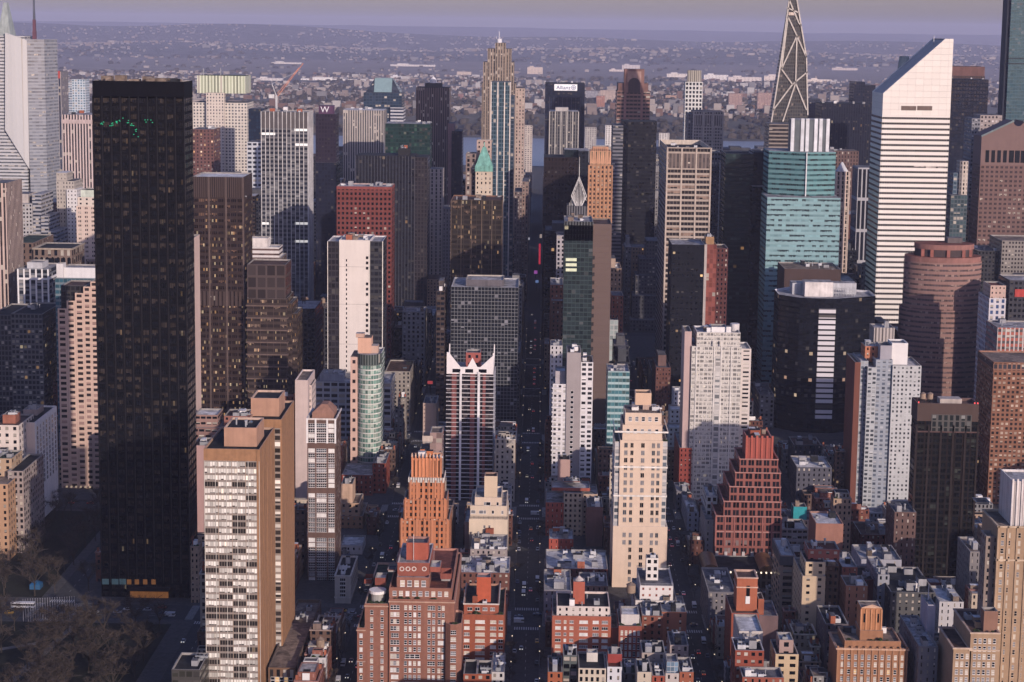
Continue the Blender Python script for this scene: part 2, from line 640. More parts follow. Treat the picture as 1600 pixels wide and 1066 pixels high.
def flush_windows(limit=100):
    for root, q in WINQ.values():
        for a in q[:limit]:
            inst(a[0], a[1], root, a[2], a[3], a[4])
        rest = q[limit:]
        if rest:
            m = MB()
            mats, idx = [], {}
            for nm, me, loc, sc, rz in rest:
                c, s_ = math.cos(rz), math.sin(rz)
                for p in me.polygons:
                    mt = me.materials[p.material_index]
                    if mt.name not in idx:
                        idx[mt.name] = len(mats)
                        mats.append(mt)
                    pts = []
                    for vi in p.vertices:
                        v = me.vertices[vi].co
                        x, y, z = v.x * sc[0], v.y * sc[1], v.z * sc[2]
                        pts.append((loc[0] + x * c - y * s_, loc[1] + x * s_ + y * c, loc[2] + z))
                    m.face(pts, idx[mt.name])
            tag(m.build('window', mats, root), kind='stuff')


# ------------------------------------------------------------------ towers
HEROES, FOOT = [], []


def tower(kind, label, cat, ref, yb, d, vols, group=None, top=0, seed=0):
    """vols: (part name, xl, xr, yt, front offset, depth, wall material, bay, storey[, dict]); photo columns and rows give the
    sides and roof line of each volume at its own distance"""
    xs, first = [], None
    out = []
    x0 = at(vols[0][1], vols[0][3], d + vols[0][4])[0]
    x1 = at(vols[0][2], vols[0][3], d + vols[0][4])[0]
    root = thing(kind, label, cat, ((x0 + x1) / 2, d + vols[0][4], 0))
    prevz = 0
    for vl in vols:
        nm, xl, xr, yt, dd, dep, mat, bw, fh = vl[:9]
        o = vl[9] if len(vl) > 9 else {}
        D = d + dd
        a, z1 = at(xl, yt, D)
        b, _ = at(xr, yt, D)
        z0 = o.get('z0', 0)
        if z0 == 'p':
            z0 = prevz - .9
        elif isinstance(z0, str):
            z0 = at(xl, float(z0[1:]), D)[1]
        m = MB()
        par = o.get('par', 1.0 if d < 1600 else 0)
        rf = ROOF[o.get('roof', 'grey')]
        side2 = o.get('par_mat', None) or plain(o.get('parc', (.3, .28, .26)))
        if 'cut' in o:      # chamfered corners
            c = o['cut']
            p = [(a + c, D), (b - c, D), (b, D + c), (b, D + dep - c), (b - c, D + dep), (a + c, D + dep), (a, D + dep - c), (a, D + c)]
            m.prism(p, z0, z1, 0, 1, bw, fh, par)
        else:
            m.box(a, b, D, D + dep, z0, z1, 0, 1, bw, fh, par)
        m.build(nm, [mat, rf, side2], root)
        out.append((a, b, D, D + dep, z0, z1))
        FOOT.append((a, b, D, D + dep))
        prevz = z1
    xl = min(v[1] for v in vols)
    xr = max(v[2] for v in vols)
    HEROES.append((xl, xr, min(v[3] for v in vols), yb, d, ref))
    if top:
        a, b, y0, y1, z0, z1 = out[-1]
        clutter(root, a + 1, b - 1, y0 + 1, y1 - 1, z1 - (1.0 if d < 1600 else 0), top, random.Random(seed + int(xl * 7)), plain((.3, .3, .31)), 'bbhhp', .0)
    return root, out


def hero_extent(xl, xr, yt, yb, d, ref, x0, x1, dep):
    HEROES.append((xl, xr, yt, yb, d, ref))
    FOOT.append((x0, x1, d, d + dep))


def text(s, x, y, z, size, mat, parent, name='sign_lettering', rz=0.0):
    cu = bpy.data.curves.new(name, 'FONT')
    cu.body = s
    cu.size = size
    cu.extrude = .06
    cu.align_x = 'CENTER'
    cu.align_y = 'CENTER'
    cu.materials.append(mat)
    tmp = bpy.data.objects.new(name, cu)
    C.objects.link(tmp)
    bpy.context.view_layer.update()
    me = bpy.data.meshes.new_from_object(tmp.evaluated_get(bpy.context.evaluated_depsgraph_get()))
    bpy.data.objects.remove(tmp)
    o = bpy.data.objects.new(name, me)
    C.objects.link(o)
    r = parent
    while r.parent is not None:
        r = r.parent
    o.location = Vector((x, y, z)) - r.location
    o.rotation_euler = (math.pi / 2, 0, rz)
    o.parent = parent
    return o
# ------------------------------------------------------------------ light, sky, render
SUN_EL, SUN_AZ = 16.0, 148.0          # azimuth clockwise from +Y
W = bpy.data.worlds.new('World')
S.world = W
W.use_nodes = True
_n = W.node_tree.nodes.new('ShaderNodeTexSky')
_n.sky_type = 'NISHITA'
_n.sun_disc = False
_n.sun_elevation = R(SUN_EL)
_n.sun_rotation = R(SUN_AZ)
_n.air_density = 1.2
_n.dust_density = 1.25
_n.ozone_density = 3.0
_t = W.node_tree.nodes.new('ShaderNodeMix')
_t.data_type = 'RGBA'
_t.blend_type = 'MULTIPLY'
_t.inputs[0].default_value = 1.0
_t.inputs[7].default_value = (1.09, .97, 1.36, 1)
W.node_tree.links.new(_n.outputs[0], _t.inputs[6])
W.node_tree.links.new(_t.outputs[2], W.node_tree.nodes['Background'].inputs[0])
W.node_tree.nodes['Background'].inputs[1].default_value = .112
sl = bpy.data.lights.new('sun', 'SUN')
sl.energy = 4.2
sl.angle = R(.6)
sl.color = (1.0, .83, .735)
so = bpy.data.objects.new('sun', sl)
C.objects.link(so)
_sd = Vector((math.sin(R(SUN_AZ)) * math.cos(R(SUN_EL)), math.cos(R(SUN_AZ)) * math.cos(R(SUN_EL)), math.sin(R(SUN_EL))))
so.rotation_euler = _sd.to_track_quat('Z', 'Y').to_euler()
S.view_settings.view_transform = 'Standard'
S.view_settings.look = 'None'
S.view_settings.exposure = 0.0
S.view_settings.gamma = 1.0
cy = S.cycles
cy.use_denoising = True
cy.denoiser = 'OPENIMAGEDENOISE'
cy.max_bounces = 4
cy.diffuse_bounces = 1
cy.glossy_bounces = 2
cy.transmission_bounces = 2
cy.volume_bounces = 0
cy.caustics_reflective = False
cy.caustics_refractive = False

# ------------------------------------------------------------------ city grid
STREETS = {-6: -488, -5: -407, -4: -326, -3: -245, -2: -164, -1: -83.5, 0: -3, 1: 79, 2: 160, 3: 241, 4: 322, 5: 403, 6: 484, 7: 565}
HALF = 9.5
AVES = [850, 1045, 1240, 1400, 1530, 1680, 1820, 2100, 2380, 2660, 2940, 3220, 3500]
AHALF = 15


def gnd_mat():
    m, N, L = nodes('ground')
    b = N['Principled BSDF']
    b.inputs['Roughness'].default_value = .95
    g = N.new('ShaderNodeNewGeometry')

    def noise(sc, det=6, vec=None):
        n = N.new('ShaderNodeTexNoise')
        n.inputs['Scale'].default_value = sc
        n.inputs['Detail'].default_value = det
        n.inputs['Roughness'].default_value = .7
        L.new(vec or g.outputs['Position'], n.inputs['Vector'])
        return n.outputs['Fac']

    def ramp(f, stops):
        r = N.new('ShaderNodeValToRGB')
        e = r.color_ramp.elements
        e[0].position, e[0].color = stops[0][0], (*stops[0][1], 1)
        e[1].position, e[1].color = stops[-1][0], (*stops[-1][1], 1)
        for p, c in stops[1:-1]:
            x = e.new(p)
            x.color = (*c, 1)
        L.new(f, r.inputs[0])
        return r.outputs[0]
    sp = N.new('ShaderNodeSeparateXYZ')
    L.new(g.outputs['Position'], sp.inputs[0])

    def mrange(a, b2):
        r = N.new('ShaderNodeMapRange')
        r.inputs['From Min'].default_value = a
        r.inputs['From Max'].default_value = b2
        L.new(sp.outputs[1], r.inputs['Value'])
        return r.outputs['Result']

    def mix(f, a, c):
        x = N.new('ShaderNodeMix')
        x.data_type = 'RGBA'
        L.new(f, x.inputs[0])
        L.new(a, x.inputs[6])
        L.new(c, x.inputs[7])
        return x.outputs[2]
    asph = ramp(noise(.35), [(.3, (.024, .025, .028)), (.55, (.040, .041, .044)), (.75, (.06, .06, .06))])
    town = ramp(noise(.006, 8), [(.36, (.035, .04, .035)), (.48, (.09, .08, .075)), (.56, (.05, .05, .045)), (.68, (.2, .18, .165))])
    marsh = ramp(noise(.0016, 6), [(.4, (.19, .155, .135)), (.52, (.13, .11, .10)), (.62, (.20, .17, .15))])
    wood = ramp(noise(.002, 8), [(.35, (.03, .036, .034)), (.55, (.06, .06, .056)), (.72, (.13, .12, .11))])
    c = mix(mrange(4500, 4700), asph, town)
    c = mix(mrange(9700, 10400), c, marsh)
    c = mix(mrange(13900, 14900), c, wood)
    L.new(c, b.inputs['Base Color'])
    return m


g_ = MB()
g_.face([(-15900, -2500, 0), (15900, -2500, 0), (15900, 43900, 0), (-15900, 43900, 0)])
tag(g_.build('ground', gnd_mat()), kind='structure')

# pavements: one raised kerbed slab per city block
pv = MB()
ks = sorted(STREETS)
for a, b in zip(ks, ks[1:]):
    x0, x1 = STREETS[a] + HALF - 3.2, STREETS[b] - HALF + 3.2
    y0 = 560
    for av in AVES:
        pv.box(x0, x1, y0, av - AHALF + 4, 0, .15)
        y0 = av + AHALF - 4
tag(pv.build('pavement', [plain((.11, .107, .107), .9, .25, .25), plain((.085, .083, .083), .9, .3, .3)]), kind='structure')
# painted markings
mk = MB()
for k, sx in STREETS.items():
    if abs(k) > 3:
        continue
    for av in AVES[:5]:
        for yy in (av - AHALF - 1.5, av + AHALF - 2.5):
            for i in range(11):
                x = sx - 5.8 + i * 1.16
                mk.face([(x - .3, yy, .006), (x + .3, yy, .006), (x + .3, yy + 4, .006), (x - .3, yy + 4, .006)])
        for xx in (sx - HALF - 2.5, sx + HALF - 1.5):
            for i in range(16):
                y = av - AHALF + 4 + i * 1.5
                mk.face([(xx, y, .006), (xx + 4, y, .006), (xx + 4, y + .6, .006), (xx, y + .6, .006)])
    y = 600
    while y < 1500:
        if all(abs(y - av) > 22 for av in AVES):
            mk.face([(sx - .08, y, .006), (sx + .08, y, .006), (sx + .08, y + 3, .006), (sx - .08, y + 3, .006)])
        y += 9
for av in AVES[:3]:
    for off in (-5, -1.7, 1.7, 5):
        x = -420
        while x < 420:
            if all(abs(x + 1.5 - s) > 16 for s in STREETS.values()):
                mk.face([(x, av + off - .08, .006), (x + 3, av + off - .08, .006), (x + 3, av + off + .08, .006), (x, av + off + .08, .006)])
            x += 9
tag(mk.build('road_markings', plain((.42, .42, .41), .8, .3, .8)), kind='structure')

# ------------------------------------------------------------------ river, far bank, hills
from mathutils import noise as MN


def water_mat():
    m, N, L = nodes('river_water')
    b = N['Principled BSDF']
    b.inputs['Base Color'].default_value = (.15, .15, .165, 1)
    b.inputs['Roughness'].default_value = .32
    g = N.new('ShaderNodeNewGeometry')
    n = N.new('ShaderNodeTexNoise')
    n.inputs['Scale'].default_value = .05
    n.inputs['Detail'].default_value = 6
    L.new(g.outputs['Position'], n.inputs['Vector'])
    bp = N.new('ShaderNodeBump')
    bp.inputs['Distance'].default_value = 3
    bp.inputs['Strength'].default_value = .5
    L.new(n.outputs['Fac'], bp.inputs['Height'])
    L.new(bp.outputs[0], b.inputs['Normal'])
    return m


r_ = MB()
r_.face([(-9000, 3720, .3), (9000, 3720, .3), (9000, 4640, .3), (-9000, 4640, .3)])
tag(r_.build('river', water_mat()), kind='structure')


def bankz(x, y):
    """height of the far bank: a wooded bluff, then a long back slope"""
    if y < 4640:
        return 0
    top = 44 + 8 * MN.noise((x * .0013, 1.7, 0))
    if y < 5050:
        t = (y - 4640) / 410
        return top * (t * t * (3 - 2 * t))
    return top * max(0, 1 - (y - 5050) / 3400)


def strip(name, x0, x1, nx, ys, zf, mat):
    m = MB()
    P = [[(x0 + (x1 - x0) * i / nx, y, zf(x0 + (x1 - x0) * i / nx, y)) for i in range(nx + 1)] for y in ys]
    me = bpy.data.meshes.new(name)
    vs = [p for row in P for p in row]
    fs = [(j * (nx + 1) + i, j * (nx + 1) + i + 1, (j + 1) * (nx + 1) + i + 1, (j + 1) * (nx + 1) + i) for j in range(len(ys) - 1) for i in range(nx)]
    me.from_pydata(vs, [], fs)
    me.materials.append(mat)
    me.polygons.foreach_set('use_smooth', [True] * len(fs))
    o = bpy.data.objects.new(name, me)
    C.objects.link(o)
    return tag(o, kind='structure')


def hill_mat(name, stops, sc):
    m, N, L = nodes(name)
    b = N['Principled BSDF']
    b.inputs['Roughness'].default_value = .95
    g = N.new('ShaderNodeNewGeometry')
    n = N.new('ShaderNodeTexNoise')
    n.inputs['Scale'].default_value = sc
    n.inputs['Detail'].default_value = 10
    n.inputs['Roughness'].default_value = .75
    L.new(g.outputs['Position'], n.inputs['Vector'])
    r = N.new('ShaderNodeValToRGB')
    e = r.color_ramp.elements
    e[0].position, e[0].color = stops[0][0], (*stops[0][1], 1)
    e[1].position, e[1].color = stops[-1][0], (*stops[-1][1], 1)
    for p, c in stops[1:-1]:
        e.new(p).color = (*c, 1)
    L.new(n.outputs['Fac'], r.inputs[0])
    L.new(r.outputs[0], b.inputs['Base Color'])
    return m


strip('river_bluff', -4200, 4200, 260, [4640, 4700, 4760, 4820, 4880, 4940, 5000, 5050, 5400, 5900, 6600, 7500, 8500],
      lambda x, y: .4 + bankz(x, y) + (5 * MN.noise((x * .02, y * .02, 3)) if 4680 < y < 5050 else 0),
      hill_mat('bluff_woods', [(.35, (.025, .03, .026)), (.5, (.06, .06, .05)), (.6, (.1, .09, .08)), (.72, (.2, .18, .16))], .008))
RW = hill_mat('ridge_woods', [(.36, (.025, .03, .032)), (.50, (.06, .06, .06)), (.58, (.14, .125, .12)), (.66, (.07, .07, .065)), (.74, (.30, .27, .25))], .0075)


RIDGES = []


def ridge(name, D, dep, top, x0, x1, rough, seed, nx=220):
    def zf(x, y):
        t = (y - D) / dep
        prof = math.sin(min(1, max(0, t)) * math.pi) ** .8 if 0 < t < 1 else 0
        if t <= 0 or t >= 1:
            return -2
        return max(-2, top(x / D) * prof * (1 + rough * MN.noise((x * 8 / D, y * 4 / D + seed, seed))) + 14 * MN.noise((x * .0012, y * .0012, seed)) * prof)
    RIDGES.append(zf)
    strip(name, x0 * D, x1 * D, nx, [D + dep * i / 14 for i in range(15)], zf, RW)


def smooth(a, b, x):
    t = min(1, max(0, (x - a) / (b - a)))
    return t * t * (3 - 2 * t)


# x/D is the tangent of the bearing: -.31 at the left edge, +.28 at the right
ridge('hill_low', 14500, 5000, lambda u: 70 + 25 * math.sin(u * 19), -.42, .42, .3, 4)
ridge('hill_middle', 19000, 6000, lambda u: 260 - 125 * smooth(-.2, .03, u) + 18 * math.sin(u * 31 + 1), -.42, .42, .18, 9)
ridge('hill_far', 30000, 10000, lambda u: 262 - 28 * smooth(-.05, .05, u) + 8 * math.sin(u * 17), -.42, .42, .06, 2)

# far town: thousands of houses and sheds that read as one mass
tw = MB()
rt = random.Random(11)
tmat = [plain(c, .9, .1, .05) for c in ((.33, .29, .26), (.22, .18, .16), (.42, .40, .38), (.16, .10, .08), (.19, .185, .19))] + \
    [plain(c, .9, .1, .05) for c in ((.16, .155, .155), (.09, .085, .085), (.26, .26, .26))]


def far_z(x, y):
    return max([bankz(x, y)] + [f(x, y) for f in RIDGES])


for i in range(19000):
    y = 5000 + 16500 * rt.random() ** 1.35
    if 10300 < y < 14300 and rt.random() < .93:
        continue
    x = rt.uniform(-.34, .31) * y
    if MN.noise((x * .0011, y * .0011, 5)) + rt.uniform(-.25, .25) < -.12:
        continue
    z = far_z(x, y) - 1
    big = rt.random()
    w = rt.uniform(6, 15) if big < .93 else rt.uniform(16, 36)
    h = rt.uniform(6, 13) if big < .93 else rt.uniform(14, 34 if y < 9000 else 18)
    if y > 14300:
        if rt.random() < .45:
            continue
        w, h = w * 1.9, h * 1.25
    elif y > 9000:
        w *= 1.4
    tw.box(x - w / 2, x + w / 2, y, y + w * .8, z, z + h + 1, rt.choice((0, 0, 1, 1, 2, 3, 4)) if y < 10500 else rt.choice((0, 1, 1, 4, 4)), rt.choice((5, 6, 6, 7)) if y < 10500 else rt.choice((5, 6)))  # farther boxes get darker, flatter colours that stand in for haze
tag(tw.build('distant_town', tmat), kind='stuff')
# leafless trees between the far houses
tr = MB()
tmt = [plain(c, .95, .3, .02) for c in ((.045, .042, .036), (.07, .06, .05))]
for i in range(7000):
    y = 4690 + 10500 * rt.random() ** 1.5
    if 10300 < y < 14300 and rt.random() < .9:
        continue
    x = rt.uniform(-.34, .31) * y
    if y > 5050 and MN.noise((x * .0013, y * .0013, 8)) < -.08:
        continue
    z = far_z(x, y)
    r = rt.uniform(7, 15) * (1 + (y - 4700) / 11000)
    h = rt.uniform(9, 17)
    n = 6
    a0 = rt.random() * 6
    p = [(x + r * rt.uniform(.6, 1.1) * math.cos(a0 + 6.283 * k / n), y + r * rt.uniform(.6, 1.1) * math.sin(a0 + 6.283 * k / n)) for k in range(n)]
    q = [(x + (a - x) * .55, y + (b - y) * .55) for a, b in p]
    tr.prism(p, z - 1, z + h * .6, i % 2, i % 2, tops=None, cap=False)
    tr.prism(p, z + h * .6, z + h, i % 2, i % 2, tops=q)
tag(tr.build('distant_woods', tmt), kind='stuff')

# ------------------------------------------------------------------ the tall buildings, one by one
CREAM, PINKT, LIME, WHT = (.60, .50, .40), (.46, .34, .28), (.42, .38, .33), (.72, .70, .67)
BRZ, CHAR, NAVY = (.060, .045, .040), (.022, .023, .027), (.016, .022, .040)
OT = 'office_tower'
AT = 'apartment_tower'


def mast(root, x, y, z0, z1, w=1.0, mat=None, name='antenna'):
    m = MB()
    m.beam((x, y, z0), (x, y, z1), w, 0, w * .3)
    return m.build(name, mat or STEEL, root)


def railing(root, a, b, y0, y1, z, h=1.1, mat=None, name='railing'):
    m = MB()
    for p, q in (((a, y0), (b, y0)), ((b, y0), (b, y1)), ((b, y1), (a, y1)), ((a, y1), (a, y0))):
        m.beam((*p, z + h), (*q, z + h), .12)
        m.beam((*p, z + h / 2), (*q, z + h / 2), .08)
        n = max(2, int(math.dist(p, q) / 2.5))
        for i in range(n):
            t = i / n
            x, y = p[0] + (q[0] - p[0]) * t, p[1] + (q[1] - p[1]) * t
            m.beam((x, y, z), (x, y, z + h), .1)
    return m.build(name, mat or STEEL, root)


def fins(root, a, b, y, z0, z1, n, w, dep, mat, name='fin', side='F'):
    """vertical piers standing proud of one wall: one patterned part"""
    m = MB()
    for i in range(n + 1):
        x = a + (b - a) * i / n
        if side == 'F':
            m.solid(x - w / 2, x + w / 2, y - dep, y + .2, z0, z1)
        else:
            m.solid(y - .2, y + dep, x - w / 2, x + w / 2, z0, z1)
    return m.build(name, mat, root)


def bands(root, bx, zs, h, out, mat, name='cornice'):
    """string courses round a box at heights zs"""
    a, b, y0, y1 = bx[:4]
    m = MB()
    for z in zs:
        m.solid(a - out, b + out, y0 - out, y0, z, z + h)
        m.solid(b, b + out, y0, y1, z, z + h)
        m.solid(a - out, a, y0, y1, z, z + h)
    return m.build(name, mat, root)


# --- the black slab tower
bt = fac((.010, .010, .013), (.010, .011, .014), .66, .66, sp=(.008, .008, .011), blind=(.046, .038, .033), bf=.46, lf=.006, ls=.08, sub=3, line=.03, wave=.05, var=.1)
r, b = tower(AT, 'tallest black glass slab tower standing alone beside the dark park', 'tower', 'the tall black tower', 946, 872, [
    ('wall', 144, 287, 150, 0, 22, bt, 4.6, 4.1, dict(par=0)),
    ('parapet_screen', 144, 287, 126, 0, 22, plain((.010, .010, .013), .6, .1, .15, 0, .05), 4, 4, dict(z0='p', roof='tan', par=2.0))])
a, c, y0, y1, z0, z1 = b[1]
rr = random.Random(3)
clutter(r, a + 2, c - 2, y0 + 2, y1 - 2, z1 - 2, 9, rr, ROOF['tan'], 'bbhh', 0)
for i in range(6):
    inst('bulkhead', bulk('tan', ROOF['tan']), r, (a + 5 + i * 7, y0 + 11, z1 - 2), (5, 6, rr.uniform(2.5, 4.5)))
m = MB()
for i in range(34):
    t = rr.random()
    x, z = at(158 + 82 * t + rr.uniform(-2, 2), 192 + 4 * math.sin(t * 12) + (22 * rr.random() if .6 < t < .8 else rr.uniform(-3, 3)), 872)
    m.solid(x - .2, x + .2, 871.4, 871.9, z, z + .36)
m.build('string_light', plain((.01, .2, .1), .5, 0, 1, 0, .3, (.05, 1, .5), .4), r)
LOBBY = plain((.3, .15, .05), .5, .4, .5, 0, .3, (1.0, .38, .09), .13)
LOBBY2 = plain((.2, .16, .12), .5, .5, .8, 0, .3, (1.0, .75, .5), .35)
for xx in (202, 214, 227, 240):
    x, z = at(xx, 913, 872)
    m = MB()
    m.solid(x - 1.1, x + 1.1, 871.7, 872.1, z, z + 2.6)
    m.build('lobby_window', LOBBY, r)
for xx in (165, 180, 192):
    x, z = at(xx, 913, 872)
    m = MB()
    m.solid(x - 1.7, x + 1.7, 871.7, 872.1, z, z + 2.9)
    m.build('lobby_window', plain((.1, .16, .17), .3, .4, .6, 0, .4, (.4, .7, .75), .06), r)
x, z = at(231, 944, 868)
m = MB()
m.solid(x - 11, x + 11, 866.5, 871.9, 5.2, 6.1)
m.build('entrance_canopy', BLACK, r)
m = MB()
m.solid(x - 10, x + 10, 871.2, 871.9, .2, 5.1)
m.build('entrance', LOBBY, r)
gl = fins(r, a, c, 872, 8, b[0][5], 10, .5, .25, plain((.014, .013, .015), .4), 'mullion')

# --- far left group
cr = fac((.50, .50, .50), (.06, .07, .08), 1.0, .45, bf=.15, sub=6, line=.012, fvar=.1)
r, b = tower(OT, 'pale grey faceted glass tower rising to a slanting crown with a mast', 'tower', 'the grey faceted tower', 300, 2150, [
    ('wall', -8, 38, 56, 0, 45, cr, 4, 4.2)])
a, c, y0, y1, z0, z1 = b[0]
m = MB()
P = [at(x, y, 2149) for x, y in ((9, 51), (42, 63), (46, 264), (9, 203))]
q = [(px_, 2149 - d_, pz) for (px_, pz), d_ in zip(P, (3, 1, 1, 3))]
m.face([q[3], q[2], q[1], q[0]])
for i in range(4):
    j = (i + 1) % 4
    A, Bq = q[i], q[j]
    m.face([A, Bq, (Bq[0], 2150.5, Bq[2]), (A[0], 2150.5, A[2])])
m.build('facet', fac((.55, .54, .52), (.50, .50, .49), .94, .8, bf=0, var=.08, rough=.5, wave=0, gv=.08), r)
x2, zz2 = at(66, 62, 2150)
m = MB()
x1b = at(42, 62, 2150)[0]
m.prism([(x1b, 2150.2), (x2, 2158), (x2 + 6, 2195), (x1b - 2, 2195)], 0, zz2, 0, 1, 4, 4.2)
m.build('side_wing', [fac((.30, .31, .33), (.19, .205, .23), 1.0, .5, bf=.1, sub=5, line=.012), ROOF['silver']], r)
m = MB()
sx0, sz0 = at(-6, 60, 2150)
sx1, _ = at(16, 60, 2150)
ap = at(5, 4, 2150)
m.prism([(sx0, 2152), (sx1, 2152), (sx1, 2180), (sx0, 2180)], sz0 - 4, ap[1], 0, 0, 4, 4, tops=[(ap[0] - 3, 2160), (ap[0] + 1, 2160), (ap[0] + 1, 2168), (ap[0] - 3, 2168)])
m.build('crown', plain((.30, .34, .32), .5), r)
mx, mz = at(54, 56, 2170)
mm = MB()
mm.beam((mx, 2170, mz - 22), (mx, 2170, mz + 6), 4.2, 1)
mm.beam((mx, 2170, mz), (mx, 2170, mz + 20), 3.4, 1)
mm.beam((mx, 2170, mz + 20), (mx, 2170, mz + 66), 2.6, 0, 1.2)
mm.build('antenna', [plain((.10, .11, .14), .6), plain((.13, .06, .08), .6)], r)

r, b = tower(OT, 'dark blue tower with a drum and steel frame on its roof', 'tower', 'the blue drum-topped tower', 300, 2330, [
    ('wall', 64, 80, 128, 0, 40, fac(NAVY, (.02, .035, .07), .8, .7, bf=.1), 4, 4),
    ('wing', 80, 95, 112, 2, 36, fac((.36, .33, .32), (.04, .05, .08), .55, 1.0, bf=.1), 4, 4)])
a, c, y0, y1, z0, z1 = b[0]
m = MB()
m.cyl(a + 8, y0 + 14, 6.5, z1 - 1, z1 + 20, 18, 0, 0)
m.build('drum', plain((.26, .22, .2), .6), r)
m = MB()
for xx in (a + 1, a + 14):
    for zz in (0, 1):
        m.beam((xx, y0 + 3, z1), (xx, y0 + 3, z1 + 46), .9)
for k in range(6):
    m.beam((a + 1, y0 + 3, z1 + 8 + k * 7), (a + 14, y0 + 3, z1 + 8 + k * 7), .7)
m.build('steel_frame', plain((.6, .6, .62), .5), r)
m = MB()
m.solid(b[1][0] + 1, b[1][1] - 1, 2331.2, 2331.9, b[1][5] - 9, b[1][5] + 1)
m.build('sign_panel', plain((.4, .07, .06), .6), r)

tower(AT, 'slim pale blue tower with white floor bands behind striped block', 'tower', 'the pale blue slim tower', 170, 2600, [
    ('wall', 96, 112, 126, 0, 24, fac((.44, .48, .52), (.10, .15, .21), .9, .55, bf=.3), 3, 3.6),
    ('wing', 112, 133, 124, 1, 24, fac((.50, .56, .60), (.08, .16, .22), .55, .6, bf=.3), 4, 3.8)])
r, b = tower(OT, 'pinkish office slab with closely set white vertical stripes', 'tower', 'the pink striped slab', 290, 1730, [
    ('wall', 97, 147, 179, 0, 40, fac((.56, .46, .43), (.05, .045, .05), .52, 1.0, sp=(.12, .09, .09), bf=.1, fvar=.03), 2.9, 3.8, dict(roof='silver'))], top=5)
bands(r, b[0], [b[0][5] - 9], 4, .4, plain((.45, .36, .34)), 'cornice')
tower(OT, 'pale stone tower with a stepped top beside the striped slab', 'tower', 'the pale stepped stone tower', 395, 1640, [
    ('wall', 88, 116, 283, 0, 30, fac(LIME, (.04, .04, .05), .3, .5), 3, 3.7),
    ('upper_block', 88, 104, 270, 3, 22, fac(LIME, (.04, .04, .05), .2, .4), 3, 3.7, dict(z0='p', roof='white')),
    ('wing', 104, 120, 296, -3, 25, fac((.62, .6, .58), DARKG, .3, .4), 3, 3.7, dict(roof='white'))])
r, b = tower(OT, 'grey office block stepping down to the right in terraces', 'tower', 'the terraced grey block', 400, 1600, [
    ('wall', 14, 50, 318, 0, 40, fac((.40, .39, .38), DARKG, .5, .5, bf=.2), 3, 3.6, dict(roof='silver')),
    ('penthouse', 18, 44, 303, 6, 24, plain((.4, .36, .33)), 3, 3.6, dict(z0='p')),
    ('terrace', 50, 64, 304, 2, 40, fac((.34, .34, .36), (.05, .06, .08), 1, .5), 3, 3.6, dict(roof='silver')),
    ('terrace', 64, 75, 338, 0, 40, fac((.34, .34, .36), (.05, .06, .08), 1, .5), 3, 3.6, dict(roof='silver')),
    ('terrace', 75, 88, 362, -2, 40, fac((.34, .34, .36), (.05, .06, .08), 1, .5), 3, 3.6, dict(roof='silver'))])
tower(OT, 'reddish brown block behind the terraces of the grey block', 'office block', 'the reddish block', 380, 1700, [
    ('wall', 68, 90, 316, 0, 40, fac((.22, .13, .11), DARKG, .45, .5), 3, 3.6, dict(roof='silver'))])
r, b = tower(AT, 'cream deco tower with paired windows and a pale green top', 'tower', 'the cream deco tower', 400, 1530, [
    ('wall', 119, 150, 322, 0, 36, fac((.60, .48, .40), DARKG, .5, .5, sub=2, line=.1, bf=.2), 6, 3.9),
    ('upper_block', 121, 150, 308, 2, 30, fac((.60, .52, .44), DARKG, .3, .4), 5, 3.9, dict(z0='p')),
    ('crown', 126, 150, 297, 4, 22, plain((.50, .55, .46)), 3, 3, dict(z0='p', roof='green'))])
tower(OT, 'narrow warm stone tower cut by the left edge of the picture', 'tower', 'the slim stone tower at the edge', 480, 1270, [
    ('wall', -22, 9, 286, 0, 40, fac((.52, .40, .34), (.06, .05, .05), .5, 1.0, sp=(.22, .17, .15), bf=.1), 3, 3.6)])
r, b = tower('grand_building', 'long dark brown classical building with arched upper windows and copper roof edge', 'building', 'the brown classical building', 470, 1420, [
    ('wall', 12, 52, 379, 4, 60, fac((.15, .105, .085), DARKG, .35, .55), 5, 5, dict(roof='green')),
    ('wing', 52, 112, 388, 0, 40, fac((.19, .14, .115), DARKG, .45, .7), 5.5, 7, dict(roof='dark'))])
a, c, y0, y1, z0, z1 = b[1]
bands(r, b[1], [z1 - 1], 1.4, 1.0, plain((.34, .28, .22)), 'cornice')
m = MB()
for i in range(7):
    x = a + (c - a) * (i + .5) / 7
    p = [(x + 1.4 * math.cos(math.pi * k / 8), 1419.8, z1 - 9 + 1.8 * math.sin(math.pi * k / 8)) for k in range(9)]
    m.face([(x + 1.4, 1419.8, z1 - 15), *p, (x - 1.4, 1419.8, z1 - 15)], 0)
m.build('arched_window', PANES['dark'], r)
r, b = tower(OT, 'low flat building with a bright white roof and teal window bands', 'office block', 'the white-roofed low block', 450, 1180, [
    ('wall', 86, 150, 434, 0, 30, fac((.16, .2, .22), (.04, .10, .13), .9, .6, bf=.1, lf=.05), 3, 4, dict(roof='white')),
    ('penthouse', 96, 150, 418, 5, 18, plain((.66, .65, .64), .8, .1), 3, 4, dict(z0='p', roof='silver')),
    ('penthouse', 88, 98, 412, 2, 8, plain((.62, .6, .58), .8, .1), 3, 4, dict(z0=36, roof='white'))], top=3)
fw = fac((.12, .13, .15), (.03, .035, .045), .86, .62, sp=(.16, .17, .19), bf=.4, blind=(.3, .29, .28), lf=.01)
r, b = tower(OT, 'white-finned office tower with a dark side and white roof box', 'tower', 'the white-finned tower', 640, 1250, [
    ('wall', 28, 75, 420, 0, 34, fw, 4.2, 3.9, dict(roof='silver')),
    ('penthouse', 42, 66, 410, 8, 16, plain((.45, .45, .46)), 3, 4, dict(z0='p', roof='silver'))])
a, c, y0, y1, z0, z1 = b[0]
